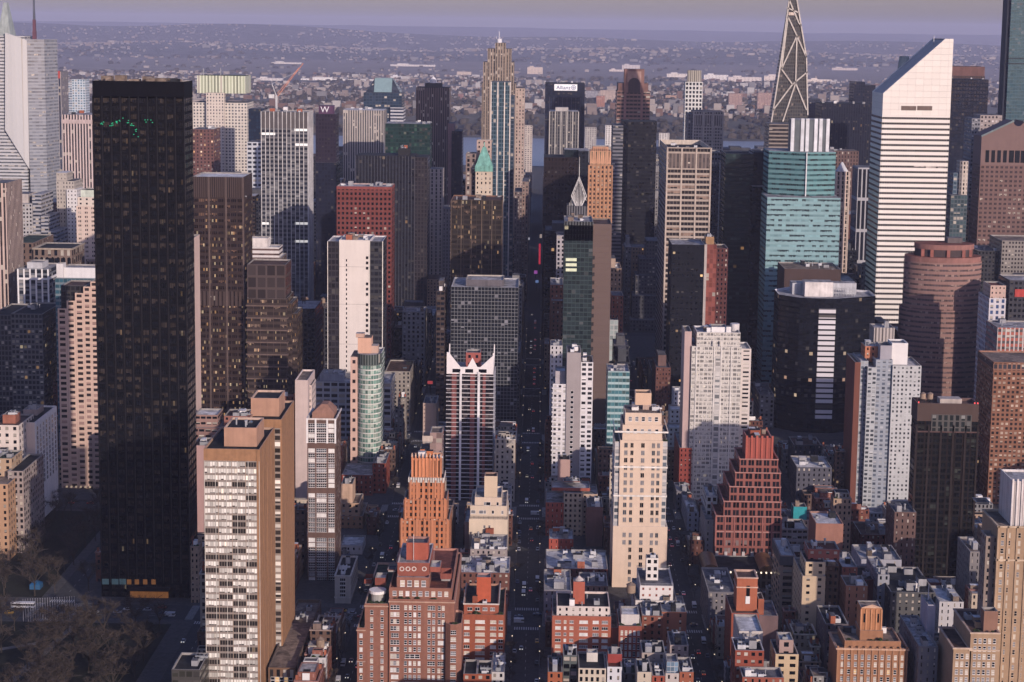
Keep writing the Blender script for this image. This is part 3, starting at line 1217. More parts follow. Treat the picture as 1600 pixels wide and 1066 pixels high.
fins(r, a, c, y0, 0, z1, 5, 1.1, .5, WHITE)
bands(r, b[0], [z1 - 8], 1.5, .6, WHITE)
r, b = tower(OT, 'broad charcoal glass block with a few yellow lit windows', 'office block', 'the charcoal glass block', 640, 1180, [
    ('wall', -16, 17, 492, 0, 50, fac((.10, .10, .105), (.03, .032, .04), .7, .7, bf=.2, lf=.02), 2.6, 3.6, dict(roof='dark')),
    ('wing', 17, 66, 490, -1, 50, fac((.13, .13, .135), (.03, .032, .04), .7, .6, bf=.25, lf=.02), 2.6, 3.6, dict(roof='dark'))], top=4)
tanw = fac((.54, .39, .31), (.035, .028, .028), .62, .52, bf=.3, blind=(.3, .2, .17), fvar=.04)
r, b = tower(OT, 'pinkish tan tower of square windows with a stair-stepped dark glass shoulder', 'tower', 'the pink tan stepped tower', 772, 1082, [
    ('wall', 90, 104, 482, 0, 30, tanw, 3.9, 3.6, dict(roof='dark')),
    ('wall_step', 104, 117, 470, 0, 30, tanw, 3.9, 3.6, dict(roof='dark')),
    ('wall_step', 117, 130, 458, 0, 30, tanw, 3.9, 3.6, dict(roof='dark')),
    ('wall_step', 130, 141, 448, 0, 30, tanw, 3.9, 3.6, dict(roof='dark')),
    ('wall_step', 141, 152, 440, 0, 30, tanw, 3.9, 3.6, dict(roof='dark')),
    ('dark_shoulder', 95, 140, 446, 4, 24, fac((.05, .048, .05), (.03, .03, .035), .8, .7, bf=.1), 3, 3.6, dict(z0=90, roof='brown'))])
m = MB()
x, z = at(120, 762, 1080)
for i in range(6):
    m.solid(x - 7 + i * 3, x - 6 + i * 3, 1079.3, 1081, z, z + .9)
m.build('canopy_light', LOBBY2, r)
# white block and its brick neighbours at the left edge
r, b = tower('apartment_block', 'white block with a blank pink-lit wall and a grid of windows on its side', 'apartment block', 'the white blank-walled block', 800, 1000, [
    ('wall', 30, 54, 660, 0, 46, plain((.66, .56, .50), .85, .08), 4, 4, dict(roof='dark', parc=(.7, .66, .62))),  # pink of the light on this white front put into its colour
    ('penthouse', 36, 58, 640, 22, 14, plain((.3, .24, .22)), 3, 4, dict(z0='p', roof='silver'))], top=5)
a, c, y0, y1, z0, z1 = b[0]
m = MB()
m.box(c, c + .35, y0 + .2, y1, 0, z1 - .3)
m.build('side_wall', WHITE, r)
wins(r, y0 + 1, y1 - 1, c + .36, 22, z1 - 3, 7, 13, 3.0, 2.6, ['dark', 'dark', 'sky', 'grey'], rr, 'E', cols=2, rows=1)
r, b = tower('apartment_block', 'red brick block with white roof huts next to white blank wall', 'apartment block', 'the brick hut-roofed block', 760, 985, [
    ('wall', -20, 29, 664, 0, 30, fac((.62, .54, .48), DARKG, .4, .5, bf=.3), 5, 4, dict(roof='brown')),
    ('penthouse', 4, 24, 648, 8, 10, plain((.30, .12, .08)), 3, 4, dict(z0='p', roof='brown'))], top=5)
r, b = tower('apartment_block', 'orange-tan stepped block with roof terraces in the lower left', 'apartment block', 'the orange terraced block', 850, 930, [
    ('wall', -30, 12, 756, 0, 40, fac((.42, .26, .16), DARKG, .35, .5), 4, 3.6, dict(roof='tan')),
    ('wing', 12, 36, 736, 14, 40, fac((.30, .25, .23), DARKG, .5, .55, bf=.3), 3.4, 3.4, dict(roof='dark')),
    ('upper_block', -20, 18, 716, 20, 20, fac((.42, .30, .2), DARKG, .35, .5), 4, 3.6, dict(roof='green'))], top=6)

# --- right of the black tower
tower(AT, 'narrow blank pinkish slab seen just right of black tower', 'tower', 'the thin pink slab', 660, 1070, [
    ('wall', 282, 302, 372, 0, 20, plain((.56, .42, .36), .9, .08), 4, 4, dict(roof='tan'))])
bz = fac((.05, .036, .033), (.02, .014, .013), .84, .5, sp=(.045, .032, .029), blind=(.16, .10, .07), bf=.22, lf=.17, ls=.35, sub=3, line=.04)
r, b = tower(OT, 'dark bronze slab tower with lit window rows and two louvre belts', 'tower', 'the bronze slab tower', 648, 1275, [
    ('wall', 300, 380, 330, 0, 40, bz, 4.6, 4.6, dict(par=0)),
    ('louvre_belt', 300, 380, 276, 0, 40, fac((.075, .055, .05), (.03, .022, .02), .35, 1.0, bf=0, var=.06), 1.6, 40, dict(z0='y308', roof='white')),
    ('wall', 300, 380, 308, 0, 40, bz, 4.6, 4.6, dict(z0='y330', par=0))], top=7)
fins(r, b[0][0], b[0][1], 1275, 0, b[1][5], 3, 1.3, .5, plain((.11, .08, .07)), 'pier')
bands(r, b[0], [at(340, 478, 1275)[1]], 11, .3, fac((.075, .055, .05), (.03, .022, .02), .35, 1.0, bf=0, var=.06), 'louvre_belt')
r, b = tower(OT, 'cream stone tower under a pale green finned crown', 'tower', 'the green-crowned cream tower', 275, 2200, [
    ('wall', 301, 386, 160, 0, 50, fac((.60, .55, .48), (.08, .08, .09), .5, .5, bf=.2), 4, 4),
    ('bay', 322, 350, 145, -6, 10, fac((.60, .53, .46), (.07, .07, .08), .4, .5), 4, 4),
    ('crown', 308, 383, 118, 2, 44, fac((.62, .66, .50), (.34, .37, .26), .55, 1.0, bf=0), 4.2, 40, dict(z0='p', roof='green'))])
m = MB()
for sx in (318, 345):
    x, z = at(sx, 112, 2220)
    m.beam((x, 2220, z - 12), (x, 2220, z + 4), 1)
m.build('antenna', STEEL, r)
tower(OT, 'dark red-brown tower with a few lit windows below the cream tower', 'tower', 'the dark red tower', 272, 1990, [
    ('wall', 300, 334, 202, 0, 40, fac((.16, .085, .075), (.04, .03, .03), .4, .5, lf=.1, ls=.6, bf=.2), 4, 4)], top=3)
tower(OT, 'white zigzag-fronted building in the gap beside the white-striped tower', 'office block', 'the zigzag building', 300, 1900, [
    ('wall', 386, 410, 222, 0, 30, fac((.5, .52, .55), (.03, .035, .05), .7, .5, bf=.1), 6, 5)])
tower(OT, 'navy glass tower edge left of the white-striped tower', 'tower', 'the navy tower edge', 222, 2080, [
    ('wall', 388, 412, 170, 0, 30, fac(NAVY, (.02, .035, .06), .8, .7, bf=.15), 3, 4)])
ws = fac((.13, .13, .14), (.028, .032, .042), .8, .55, sp=(.14, .14, .15), blind=(.22, .22, .22), bf=.2, lf=.0, fvar=.3)
r, b = tower(OT, 'grey tower with thin white vertical fins and bright lit floors', 'tower', 'the white-striped tower', 470, 1545, [
    ('wall', 408, 481, 174, 0, 32, ws, 3.8, 3.9, dict(roof='silver'))], top=7)
a, c, y0, y1, z0, z1 = b[0]
fins(r, a, c, y0, 0, z1, 11, .55, .5, plain((.56, .55, .54)))
fins(r, y0, y1, c, 0, z1, 5, .75, .6, plain((.4, .4, .42)), 'fin', 'E')
LF = plain((.5, .5, .5), .5, .2, .5, 0, .3, (1.0, .95, .88), .55)
for yy, xa, xb in ((205, 460, 480), (211, 409, 430), (228, 461, 481), (351, 461, 481), (379, 461, 481), (351, 409, 420)):
    xa, z = at(xa, yy, 1545)
    xb, _ = at(xb, yy, 1545)
    m = MB()
    m.solid(xa, xb, 1544.7, 1545.1, z, z + 2.2)
    m.build('lit_floor', LF, r)
bands(r, b[0], [z1 - 15], 14, .15, plain((.10, .09, .09)), 'plant_screen')
r, b = tower(OT, 'dark plum tower carrying a white letter sign on its roof box', 'tower', 'the letter-signed tower', 470, 1760, [
    ('wall', 493, 526, 254, 0, 30, fac((.020, .022, .036), (.02, .024, .04), .7, .6, bf=.1), 3, 4),
    ('upper_block', 493, 525, 178, 4, 24, fac((.036, .028, .04), (.03, .026, .04), .6, .6, bf=.1), 3, 4, dict(z0='p')),
    ('sign_box', 498, 520, 165, 6, 16, plain((.10, .05, .10)), 3, 4, dict(z0='p'))])
x, z = at(508, 170, 1768)
text('W', x, 1765.5, z - 1, 8.5, plain((.5, .5, .5), .5, 0, 1, 0, .3, (1, .9, 1), .3), r)
r, b = tower(OT, 'beige-grey slab tower of unbroken narrow vertical ribs', 'tower', 'the ribbed beige slab', 285, 2130, [
    ('wall', 536, 599, 172, 0, 45, fac((.42, .38, .35), (.06, .06, .065), .45, 1.0, sp=(.15, .14, .14), bf=.1, fvar=.02), 3.0, 4, dict(roof='white'))], top=6)
r, b = tower(OT, 'blue glass tower with a sloping trapezoid glass roof', 'tower', 'the sloped-roof blue tower', 190, 2420, [
    ('wall', 568, 628, 145, 0, 46, fac((.05, .07, .10), (.03, .05, .08), .8, .7, bf=.1), 4, 4),
    ('wing', 610, 630, 168, -4, 40, fac((.48, .48, .5), (.04, .05, .08), 1.0, .5, bf=.05), 4, 4.6)])
a, c, y0, y1, z0, z1 = b[0]
w = c - a
zt = at(598, 122, 2440)[1]
m = MB()
m.prism([(a + 2, y0 + 1), (c - 2, y0 + 1), (c - 2, y1), (a + 2, y1)], z1 - .5, zt, 0, 0, 4, 4, tops=[(a + w * .27, y0 + 15), (c - w * .27, y0 + 15), (c - w * .27, y1 - 15), (a + w * .27, y1 - 15)])
m.build('sloped_roof', fac((.06, .07, .09), (.05, .06, .08), .9, .9, bf=0), r)
m = MB()
d_ = 13.8
m.face([(a + w * .27, y0 + .6, z1 + 1), (c - w * .27, y0 + .6, z1 + 1), (c - w * .27, y0 + d_, zt), (a + w * .27, y0 + d_, zt)])
m.build('glass_slope', plain((.22, .32, .33), .25, .1), r)
tower(OT, 'dark green glass tower with faintly lit green floors', 'tower', 'the green-lit tower', 240, 2000, [
    ('wall', 602, 672, 193, 0, 40, fac((.03, .05, .045), (.02, .045, .04), .9, .7, lit=(.35, 1.0, .6), lf=.10, ls=.05, bf=.1), 3, 4.4, dict(roof='silver'))], top=6)
r, b = tower(OT, 'tall brown-grey ribbed tower with a white dome mast on top', 'tower', 'the brown ribbed tower', 330, 2160, [
    ('wall', 650, 702, 137, 0, 45, fac((.20, .15, .14), (.05, .042, .045), .5, 1.0, sp=(.09, .07, .07), bf=.1, fvar=.02), 2.8, 4, dict(roof='dark')),
    ('penthouse', 664, 690, 130, 8, 20, plain((.06, .06, .06)), 3, 4, dict(z0='p'))])
x, z = at(677, 128, 2178)
m = MB()
m.cyl(x, 2178, 4, z - 2, z + 3, 12)
m.cone(x, 2178, 4, z + 3, z + 7, 12)
m.build('dome', WHITE, r)
tower(OT, 'blue-black tower with a pinkish left pier behind the brown ribbed tower', 'tower', 'the pink-piered dark tower', 300, 2090, [
    ('wall', 706, 722, 205, 0, 40, fac(NAVY, (.02, .024, .04), .7, .7, bf=.1), 3, 4),
    ('pier', 700, 710, 193, 3, 30, plain((.3, .19, .19)), 3, 4)])
r, b = tower(OT, 'wide black tower with faint vertical lines and roof dishes', 'tower', 'the wide black tower', 480, 1720, [
    ('wall', 556, 648, 243, 0, 40, fac((.020, .020, .024), (.022, .024, .032), .72, .7, sp=(.022, .022, .026), bf=.06, lf=.006), 3.2, 4, dict(roof='dark')),
    ('wing', 648, 668, 246, 2, 38, fac((.05, .042, .045), (.03, .03, .035), .6, .7, bf=.1), 3, 4, dict(roof='dark')),
    ('penthouse', 622, 640, 232, 10, 14, BLACK, 3, 4, dict(z0='p', roof='dark'))], top=8)
fins(r, b[0][0], b[0][1], 1720, 0, b[0][5], 19, .22, .3, plain((.16, .16, .19)), 'mullion')
tower(AT, 'slender pale stone tower with slit windows beside the wide black tower', 'tower', 'the slender slit-windowed tower', 430, 1850, [
    ('wall', 672, 692, 264, 0, 26, fac((.40, .35, .32), (.05, .05, .055), .35, .75, bf=.1), 4.4, 4),
    ('wing', 692, 706, 326, 2, 20, fac((.26, .24, .24), (.05, .05, .055), .35, .6, bf=.1), 3.4, 4)])
# stepped limestone skyscraper
gs = fac((.29, .235, .19), (.06, .055, .055), .42, .8, sp=(.15, .125, .11), bf=.2, fvar=.03)
r, b = tower(OT, 'tall limestone deco skyscraper stepping in to a narrow flat crown', 'tower', 'the limestone deco skyscraper', 330, 2000, [
    ('wall', 753, 806, 130, 6, 60, gs, 3.2, 4), ('wall_step', 755, 803, 97, 5, 50, gs, 3.2, 4), ('wall_step', 762, 799, 76, 4, 40, gs, 3.2, 4),
    ('wall_step', 774, 790, 67, 3, 30, gs, 3.2, 4), ('wing', 806, 820, 138, 14, 50, fac((.42, .33, .28), (.06, .05, .05), .4, .6), 3.2, 4)])
x, z = at(780, 67, 2015)
m = MB()
m.cyl(x, 2015, 3.2, z, z + 4.5, 10)
m.beam((x, 2015, z + 3), (x, 2015, z + 13), .6)
m.beam((x - 3, 2015, z), (x - 3, 2015, z + 8), .4)
m.build('antenna', plain((.6, .6, .62), .5), r)
r, b = tower(OT, 'slender blue-green glass tower with two bright vertical lines', 'tower', 'the slender blue-green tower', 440, 1700, [
    ('wall', 767, 798, 128, 0, 30, fac((.10, .14, .17), (.035, .075, .10), .8, .75, bf=.12, metal=.25), 2.6, 4),
    ('wing', 798, 804, 150, 4, 24, fac((.09, .11, .14), (.03, .05, .07), .7, .7, bf=.1), 2.6, 4)])
a, c, y0, y1, z0, z1 = b[0]
m = MB()
for t in (.02, .36, .70, .98):
    x = a + (c - a) * t
    m.solid(x - .5, x + .5, y0 - .5, y0 + .1, 0, z1)
m.build('fin', plain((.66, .60, .54)), r)
# copper pyramid roof
r, b = tower(OT, 'pale stone tower with a pointed green copper roof', 'tower', 'the copper-roofed tower', 305, 1500, [
    ('wall', 743, 769, 268, 0, 24, fac((.52, .44, .34), DARKG, .3, .5), 3.6, 4),
    ('shoulder', 728, 744, 240, 6, 20, fac((.22, .17, .15), DARKG, .45, .7), 4, 4),
    ('shoulder', 745, 768, 219, 20, 10, fac((.42, .32, .27), DARKG, .3, .5), 4, 4)])
a, c, y0, y1, z0, z1 = b[0]
m = MB()
m.prism([(a - .5, y0 - .5), (c + .5, y0 - .5), (c + .5, y0 + 14), (a - .5, y0 + 14)], z1, z1 + 5, 0, 0)
cx_, cy_ = (a + c) / 2, y0 + 7
m.prism([(a, y0), (c, y0), (c, y0 + 14), (a, y0 + 14)], z1 + 5, z1 + 14, 0, 0, tops=[(cx_ - 4, cy_ - 4), (cx_ + 4, cy_ - 4), (cx_ + 4, cy_ + 4), (cx_ - 4, cy_ + 4)])
m.prism([(cx_ - 4, cy_ - 4), (cx_ + 4, cy_ - 4), (cx_ + 4, cy_ + 4), (cx_ - 4, cy_ + 4)], z1 + 14, z1 + 21, 0, 0, tops=[(cx_ - 1.4, cy_ - 1.4), (cx_ + 1.4, cy_ - 1.4), (cx_ + 1.4, cy_ + 1.4), (cx_ - 1.4, cy_ + 1.4)])
m.beam((cx_, cy_, z1 + 20), (cx_, cy_, z1 + 25), .8)
m.build('pointed_roof', COPPER, r)
# bronze block with lit floors
r, b = tower(OT, 'brown-black office block with orange lit rows facing down the canyon', 'office block', 'the brown-black lit block', 445, 1410, [
    ('wall', 705, 785, 312, 0, 40, fac((.055, .045, .038), (.03, .026, .022), .9, .62, sp=(.045, .036, .03), bf=.1, blind=(.16, .11, .08), lf=.05, ls=.35, sub=4, line=.02), 5, 4.1, dict(roof='brown', parc=(.2, .11, .07)))], top=7)
fins(r, b[0][0], b[0][1], 1410, 0, b[0][5], 5, .5, .3, plain((.15, .11, .08)), 'mullion')
# gridded black box
gb = fac((.19, .195, .205), (.018, .021, .026), .88, .86, bf=0, gv=.3, blind=(.2, .2, .22), var=.1, wave=.06)
r, b = tower(OT, 'dark glass box covered in an even fine white grid, beside central street', 'office block', 'the gridded glass box', 660, 1262, [
    ('wall', 705, 810, 448, 0, 48, gb, 2.45, 2.7, dict(roof='silver', parc=(.4, .4, .41))),
    ('penthouse', 728, 787, 437, 10, 26, plain((.12, .11, .12)), 3, 4, dict(z0='p', roof='silver', parc=(.4, .36, .3)))])
# red granite slab
rg = fac((.17, .056, .048), (.018, .014, .016), .52, .52, bf=.02, var=.1)
r, b = tower(OT, 'red granite slab tower punched with rows of small square windows', 'tower', 'the red granite tower', 560, 1430, [
    ('wall', 526, 612, 291, 0, 30, rg, 3.6, 4.1, dict(roof='silver', parc=(.4, .3, .27)))], top=6)
bands(r, b[0], [b[0][5] - 2.4], 2.2, .12, plain((.21, .06, .052)), 'parapet_band')
# white slab with black glass flanks
r, b = tower(OT, 'slab tower with a blank white centre between black glass flanks', 'tower', 'the white-centred slab', 590, 1262, [
    ('wall', 512, 530, 377, 0, 34, fac((.05, .045, .05), (.03, .028, .032), .85, .75, bf=.08), 3.4, 4.4, dict(roof='silver', parc=(.6, .57, .55))),
    ('blank_wall', 530, 578, 375, -1.0, 36, plain((.66, .60, .54), .85, .05, .1), 4, 4, dict(roof='silver', parc=(.6, .57, .55))),
    ('wall', 578, 598, 377, 0, 34, fac((.05, .05, .055), (.025, .026, .032), .85, .6, sp=(.05, .05, .055), bf=.15), 3.4, 4.4, dict(roof='silver', parc=(.6, .57, .55)))])
a, c, y0, y1, z0, z1 = b[1]
m = MB()
m.solid(-.5, .5, -.1, .1, 0, 1)
slit = m.mesh('slit_window', [PANES['dark']])
for k in range(38):
    inst('slit_window', slit, r, (a + 5.4, y0, z1 - 16 - k * 3.6), (.8, 1, 1.8))
for k in range(36):
    if k not in (3, 4, 8):
        inst('slit_window', slit, r, (c - 2.05, y0, z1 - 14 - k * 3.9), (1.7, 1, 2.1))
m = MB()
for z in (z1 - 20, z1 - 48, z1 - 78, z1 - 108):
    m.solid(a, c, y0 - .07, y0 + .05, z, z + .25)
m.build('panel_joint', plain((.35, .32, .3)), r)
m = MB()
m.solid(c - .5, c, y0 - .25, y0 + .05, 0, z1)
m.solid(b[2][1] - .3, b[2][1] + .25, b[2][2] - .3, b[2][2] + .1, 0, b[2][5])
m.solid(b[0][0] - .2, b[0][0] + .2, b[0][2] - .3, b[0][2] + .1, 0, b[0][5])
m.build('corner_trim', plain((.72, .68, .6)), r)
clutter(r, a + 1, c - 1, y0 + 3, y1 - 2, z1 - 1, 6, random.Random(5), ROOF['tan'], 'bbhh', 0)
# brown stacked tower
st = fac((.085, .06, .052), (.03, .024, .022), .92, .5, sp=(.06, .045, .04), blind=(.22, .16, .12), bf=.22, lf=.1, ls=.3, sub=5, line=.02)
r, b = tower(OT, 'brown stepped tower of stacked terraces below a plain square head', 'tower', 'the brown stacked tower', 610, 1265, [
    ('wall', 386, 448, 466, 0, 36, st, 5, 4.6, dict(roof='brown')),
    ('head', 386, 446, 413, 3, 30, fac((.085, .065, .06), (.05, .04, .038), .8, .8, bf=.1, var=.1), 8, 9, dict(z0='p', roof='brown')),
    ('terrace', 448, 456, 474, 3, 32, st, 4, 4.6), ('terrace', 456, 464, 490, 6, 30, st, 4, 4.6)], top=4)
bands(r, b[0], [b[0][5] - 6 - 9.2 * k for k in range(12)], .9, .9, plain((.14, .10, .085)), 'ledge')
tower(OT, 'pale block with white cornice lines peeping above the brown stacked tower', 'office block', 'the white-corniced block', 420, 1420, [
    ('wall', 382, 440, 402, 0, 30, fac((.16, .12, .11), DARKG, .5, .5, bf=.3), 4, 4, dict(roof='white')),
    ('upper_block', 382, 436, 386, 5, 20, fac((.62, .58, .55), (.12, .08, .07), 1, .4, bf=0), 4, 4, dict(z0='p', roof='white')),
    ('penthouse', 384, 418, 372, 8, 14, plain((.65, .6, .56)), 4, 4, dict(z0='p', roof='white'))])
# ------------------------------------------------------------------ right half, far to near
r, b = tower(OT, 'navy tower with a white name sign near its top', 'tower', 'the white-signed navy tower', 245, 2480, [
    ('wall', 852, 914, 130, 0, 50, fac((.018, .021, .032), (.022, .028, .05), .75, .7, bf=.08), 3.5, 4.2, dict(roof='dark'))], top=5)
a, c, y0, y1, z0, z1 = b[0]
xa, za = at(866, 141.5, 2480)
xb, zb = at(902, 132, 2480)
m = MB()
m.solid(xa, xb, 2478.6, 2479.9, za, zb)
pn = m.build('sign_panel', plain((.75, .74, .74), .6, .05, 1, 0, .3, (1, 1, 1), .25), r)
text('Allianz', xa + (xb - xa) * .40, 2478.5, (za + zb) / 2 - .4, 7.6, plain((.02, .05, .2), .6), pn)
m = MB()
cx_, cz_ = xa + (xb - xa) * .84, (za + zb) / 2
for i in range(24):
    t0, t1 = 2 * math.pi * i / 24, 2 * math.pi * (i + 1) / 24
    m.face([(cx_ + 3.4 * math.cos(t0), 2478.4, cz_ + 3.4 * math.sin(t0)), (cx_ + 2.8 * math.cos(t0), 2478.4, cz_ + 2.8 * math.sin(t0)),
            (cx_ + 2.8 * math.cos(t1), 2478.4, cz_ + 2.8 * math.sin(t1)), (cx_ + 3.4 * math.cos(t1), 2478.4, cz_ + 3.4 * math.sin(t1))][::-1])
for dx, h in ((-1.3, 2.6), (0, 4), (1.3, 2.6)):
    m.solid(cx_ + dx - .3, cx_ + dx + .3, 2478.3, 2478.6, cz_ - h / 2, cz_ + h / 2)
m.build('sign_emblem', plain((.02, .05, .2), .6), pn)
fins(r, a, c, 2480, 0, z1 - 20, 9, .4, .4, plain((.10, .10, .13)), 'mullion')
r, b = tower(OT, 'grey ribbed tower standing in front of white-signed navy tower', 'tower', 'the grey ribbed tower', 245, 2100, [
    ('wall', 859, 904, 174, 0, 40, fac((.18, .175, .17), (.04, .042, .05), .6, .8, sp=(.10, .10, .10), bf=.1), 3.2, 4, dict(roof='silver')),
    ('penthouse', 868, 888, 168, 8, 14, plain((.4, .38, .36)), 3, 4, dict(z0='p', roof='silver'))])
fins(r, b[0][0], b[0][1], 2100, 0, b[0][5], 5, 1.2, .6, plain((.42, .40, .37)), 'pier')
# arch-topped pink granite tower
pk = fac((.21, .125, .105), (.035, .028, .03), .86, .5, sp=(.23, .14, .118), bf=.1)
r, b = tower(OT, 'pink-brown granite tower with an arched crown and paired shoulders', 'tower', 'the arch-topped pink tower', 260, 2330, [
    ('wall', 964, 1016, 142, 0, 44, pk, 5.4, 5.2),
    ('shoulder', 966, 1013, 130, 2, 38, plain((.17, .095, .08)), 3, 4, dict(z0='p')),
    ('crown', 976, 1007, 108, -1.5, 22, plain((.21, .115, .095)), 3, 4, dict(z0='y145'))])
a, c, y0, y1, z0, z1 = b[2]
cx_ = (a + c) / 2
m = MB()
n = 14
w2 = (c - a) * .30
zc = z0 + 12
m.face([(cx_ - w2, y0 - .15, z0), (cx_ + w2, y0 - .15, z0)] + [(cx_ + w2 * math.cos(math.pi * i / n), y0 - .15, zc + w2 * math.sin(math.pi * i / n)) for i in range(n + 1)])
m.build('arch', plain((.06, .04, .04)), r)
m = MB()
m.face([(a + 4, y0 - .1, zc + 2), (c - 4, y0 - .1, zc + 2), (c - 4, y0 - .1, z1 - 3), (a + 4, y0 - .1, z1 - 3)])
m.build('crown_panel', plain((.36, .23, .19)), r)
for t in (.25, .75):
    x = b[0][0] + (b[0][1] - b[0][0]) * t
    m = MB()
    m.solid(x - 1.6, x + 1.6, 2329, 2330.1, 0, b[0][5])
    m.build('pier', plain((.26, .14, .12)), r)
# black and white woven tower
tower(AT, 'slim tower woven in a black and white checker pattern', 'tower', 'the checkered slim tower', 185, 2620, [
    ('wall', 1071, 1098, 128, 0, 24, fac((.60, .60, .57), (.02, .022, .026), .62, .62, bf=0), 5.4, 6.2),
    ('crown', 1075, 1096, 110, 3, 16, fac((.46, .43, .36), (.2, .18, .15), .6, 1, bf=0), 3, 20, dict(z0='p'))])
r, b = tower(OT, 'concrete-grey office slab framed in broad piers, left of pyramid tower', 'tower', 'the concrete-framed slab', 228, 2200, [
    ('wall', 1084, 1130, 174, 0, 42, fac((.34, .31, .29), (.045, .045, .05), .62, .55, bf=.1), 3.4, 4, dict(roof='tan')),
    ('wing', 1075, 1085, 178, 4, 40, fac((.16, .16, .18), (.04, .04, .05), .5, .6, bf=.1), 3.4, 4)])
fins(r, b[0][0], b[0][1], 2200, 0, b[0][5], 3, 2.0, .8, plain((.36, .33, .31)), 'pier')
bands(r, b[0], [b[0][5] - 18], 13, .3, fac((.36, .33, .31), (.12, .11, .11), .7, 1, bf=0), 'plant_screen')
r, b = tower(OT, 'black faceted tower with chamfered corners, right of orange deco tower', 'tower', 'the black chamfered tower', 380, 1860, [
    ('wall', 973, 1027, 190, 0, 40, fac((.020, .020, .023), (.022, .023, .028), .85, .6, sp=(.025, .025, .028), bf=.1, lf=.004), 3, 4, dict(cut=6, roof='dark')),
    ('wing', 958, 974, 196, 5, 40, fac((.18, .18, .2), (.045, .05, .06), 1.0, .5, bf=.1), 3, 4)])
r, b = tower(OT, 'chocolate brown tower spotted with yellow windows left of spiky crown', 'tower', 'the chocolate tower', 330, 1640, [
    ('wall', 850, 904, 246, 0, 40, fac((.030, .022, .022), (.022, .018, .018), .5, .6, bf=.05, lf=.012, ls=.8), 3.4, 4, dict(roof='dark')),
    ('wing', 904, 920, 236, 2, 36, fac((.025, .028, .036), (.02, .024, .03), .7, .6, bf=.1), 3.4, 4, dict(roof='silver')),
    ('upper_block', 882, 914, 234, 10, 20, fac((.022, .03, .034), (.02, .03, .036), .8, .6, bf=.1), 3, 4, dict(roof='silver'))], top=0)
# orange deco tower
od = fac((.44, .235, .135), (.05, .035, .03), .42, .55, bf=.3, blind=(.4, .3, .22), var=.22)
r, b = tower(OT, 'orange brick deco tower with a fringed crown behind glass-and-brown slab', 'tower', 'the orange deco tower', 345, 1480, [
    ('wall', 920, 957, 258, 0, 26, od, 3.4, 3.8, dict(par=0)),
    ('crown', 922, 955, 236, 2, 22, fac((.42, .245, .15), (.10, .10, .06), .4, .9, bf=0), 4, 12, dict(z0='p')),
    ('crown', 926, 951, 229, 4, 16, plain((.44, .24, .15)), 3, 3, dict(z0='p'))])
a, c, y0, y1, z0, z1 = b[1]
m = MB()
for i in range(10):
    x = a + (c - a) * (i + .5) / 10
    m.prism([(x - .9, y0 - .5), (x + .9, y0 - .5), (x + .9, y0 + 1.2), (x - .9, y0 + 1.2)], z0 + 2, z1 + 2.5, 0, 0, tops=[(x - .2, y0), (x + .2, y0), (x + .2, y0 + .5), (x - .2, y0 + .5)])
m.build('pinnacle', plain((.55, .30, .18)), r)
fins(r, b[0][0], b[0][1], 1480, 0, b[0][5], 6, .9, .5, plain((.45, .245, .14)), 'pier')
# glass and brown slab with spiky steel crown
gg = fac((.05, .07, .07), (.030, .042, .044), .9, .8, bf=.10, blind=(.09, .10, .10), lf=.015, ls=.5, lit=(1, .95, .7), wave=.06)
r, b = tower(OT, 'slab tower half green glass and half blank brown wall, beside central street', 'tower', 'the green-and-brown slab', 655, 1262, [
    ('wall', 882, 927, 352, 0, 40, gg, 3.2, 3.4, dict(roof='dark', par=0)),
    ('blank_wall', 927, 956, 350, 1.5, 38, fac((.15, .105, .09), (.135, .095, .081), .97, .95, bf=0, var=.08, rough=.8, wave=0, gv=.06), 18, 4.2, dict(roof='brown', parc=(.2, .16, .13))),
    ('plant_screen', 882, 927, 346, 0, 40, fac((.12, .13, .13), (.03, .032, .034), .6, 1, bf=0), 2.2, 40, dict(z0='y376', roof='silver'))], top=0)
a, c, y0, y1, z0, z1 = b[0]
clutter(r, a + 2, c - 2, y0 + 4, y1 - 3, b[2][5] - 1, 6, random.Random(8), ROOF['tan'], 'bhh', 0)
m = MB()
for k in range(22):
    z = z1 - 25 - k * 6.2
    m.solid(c + .2, c + 1.6, 1261.8, 1263.6, z, z + 2.4)
m.build('notch', plain((.04, .035, .035)), r)
for q in (408, 416, 424):
    xa, z = at(884, q, 1262)
    m = MB()
    m.solid(xa, xa + 8, 1261.75, 1262.1, z, z + 2.2)
    m.build('lit_window', plain((.3, .3, .2), .4, .4, .8, 0, .3, (1, .98, .72), .5), r)
# spiky crowned deco tower behind it
r, b = tower(OT, 'slender tower with a filigree steel crown of stepped spikes', 'tower', 'the spiky-crowned tower', 345, 1400, [
    ('wall', 886, 918, 322, 0, 24, fac((.16, .16, .17), (.04, .04, .045), .5, 1, bf=0), 2, 4, dict(par=0, roof='dark'))])
a, c, y0, y1, z0, z1 = b[0]
cx_ = at(905, 290, 1400)[0]
m = MB()
cz_ = at(905, 307, 1400)[1]
for i in range(-5, 6):
    f_ = 1 - abs(i) / 5.6
    x = cx_ + i * 1.15
    m.beam((x, y0 + 2, cz_ - 12 * f_), (x, y0 + 2, cz_ + 14 * f_), .62, 0, .2)
    if abs(i) % 2 == 0:
        m.beam((x, y0 + 2, cz_ - 3), (cx_, y0 + 2, cz_ - 12), .4)
for s_ in (-1, 1):
    m.beam((cx_, y0 + 2, cz_ + 16), (cx_ + s_ * 6.2, y0 + 2, cz_), .55)
    m.beam((cx_ + s_ * 6.2, y0 + 2, cz_), (cx_, y0 + 2, cz_ - 13), .55)
    m.beam((cx_, y0 + 6, cz_ + 14), (cx_ + s_ * 6, y0 + 6, cz_ - 4), .5)
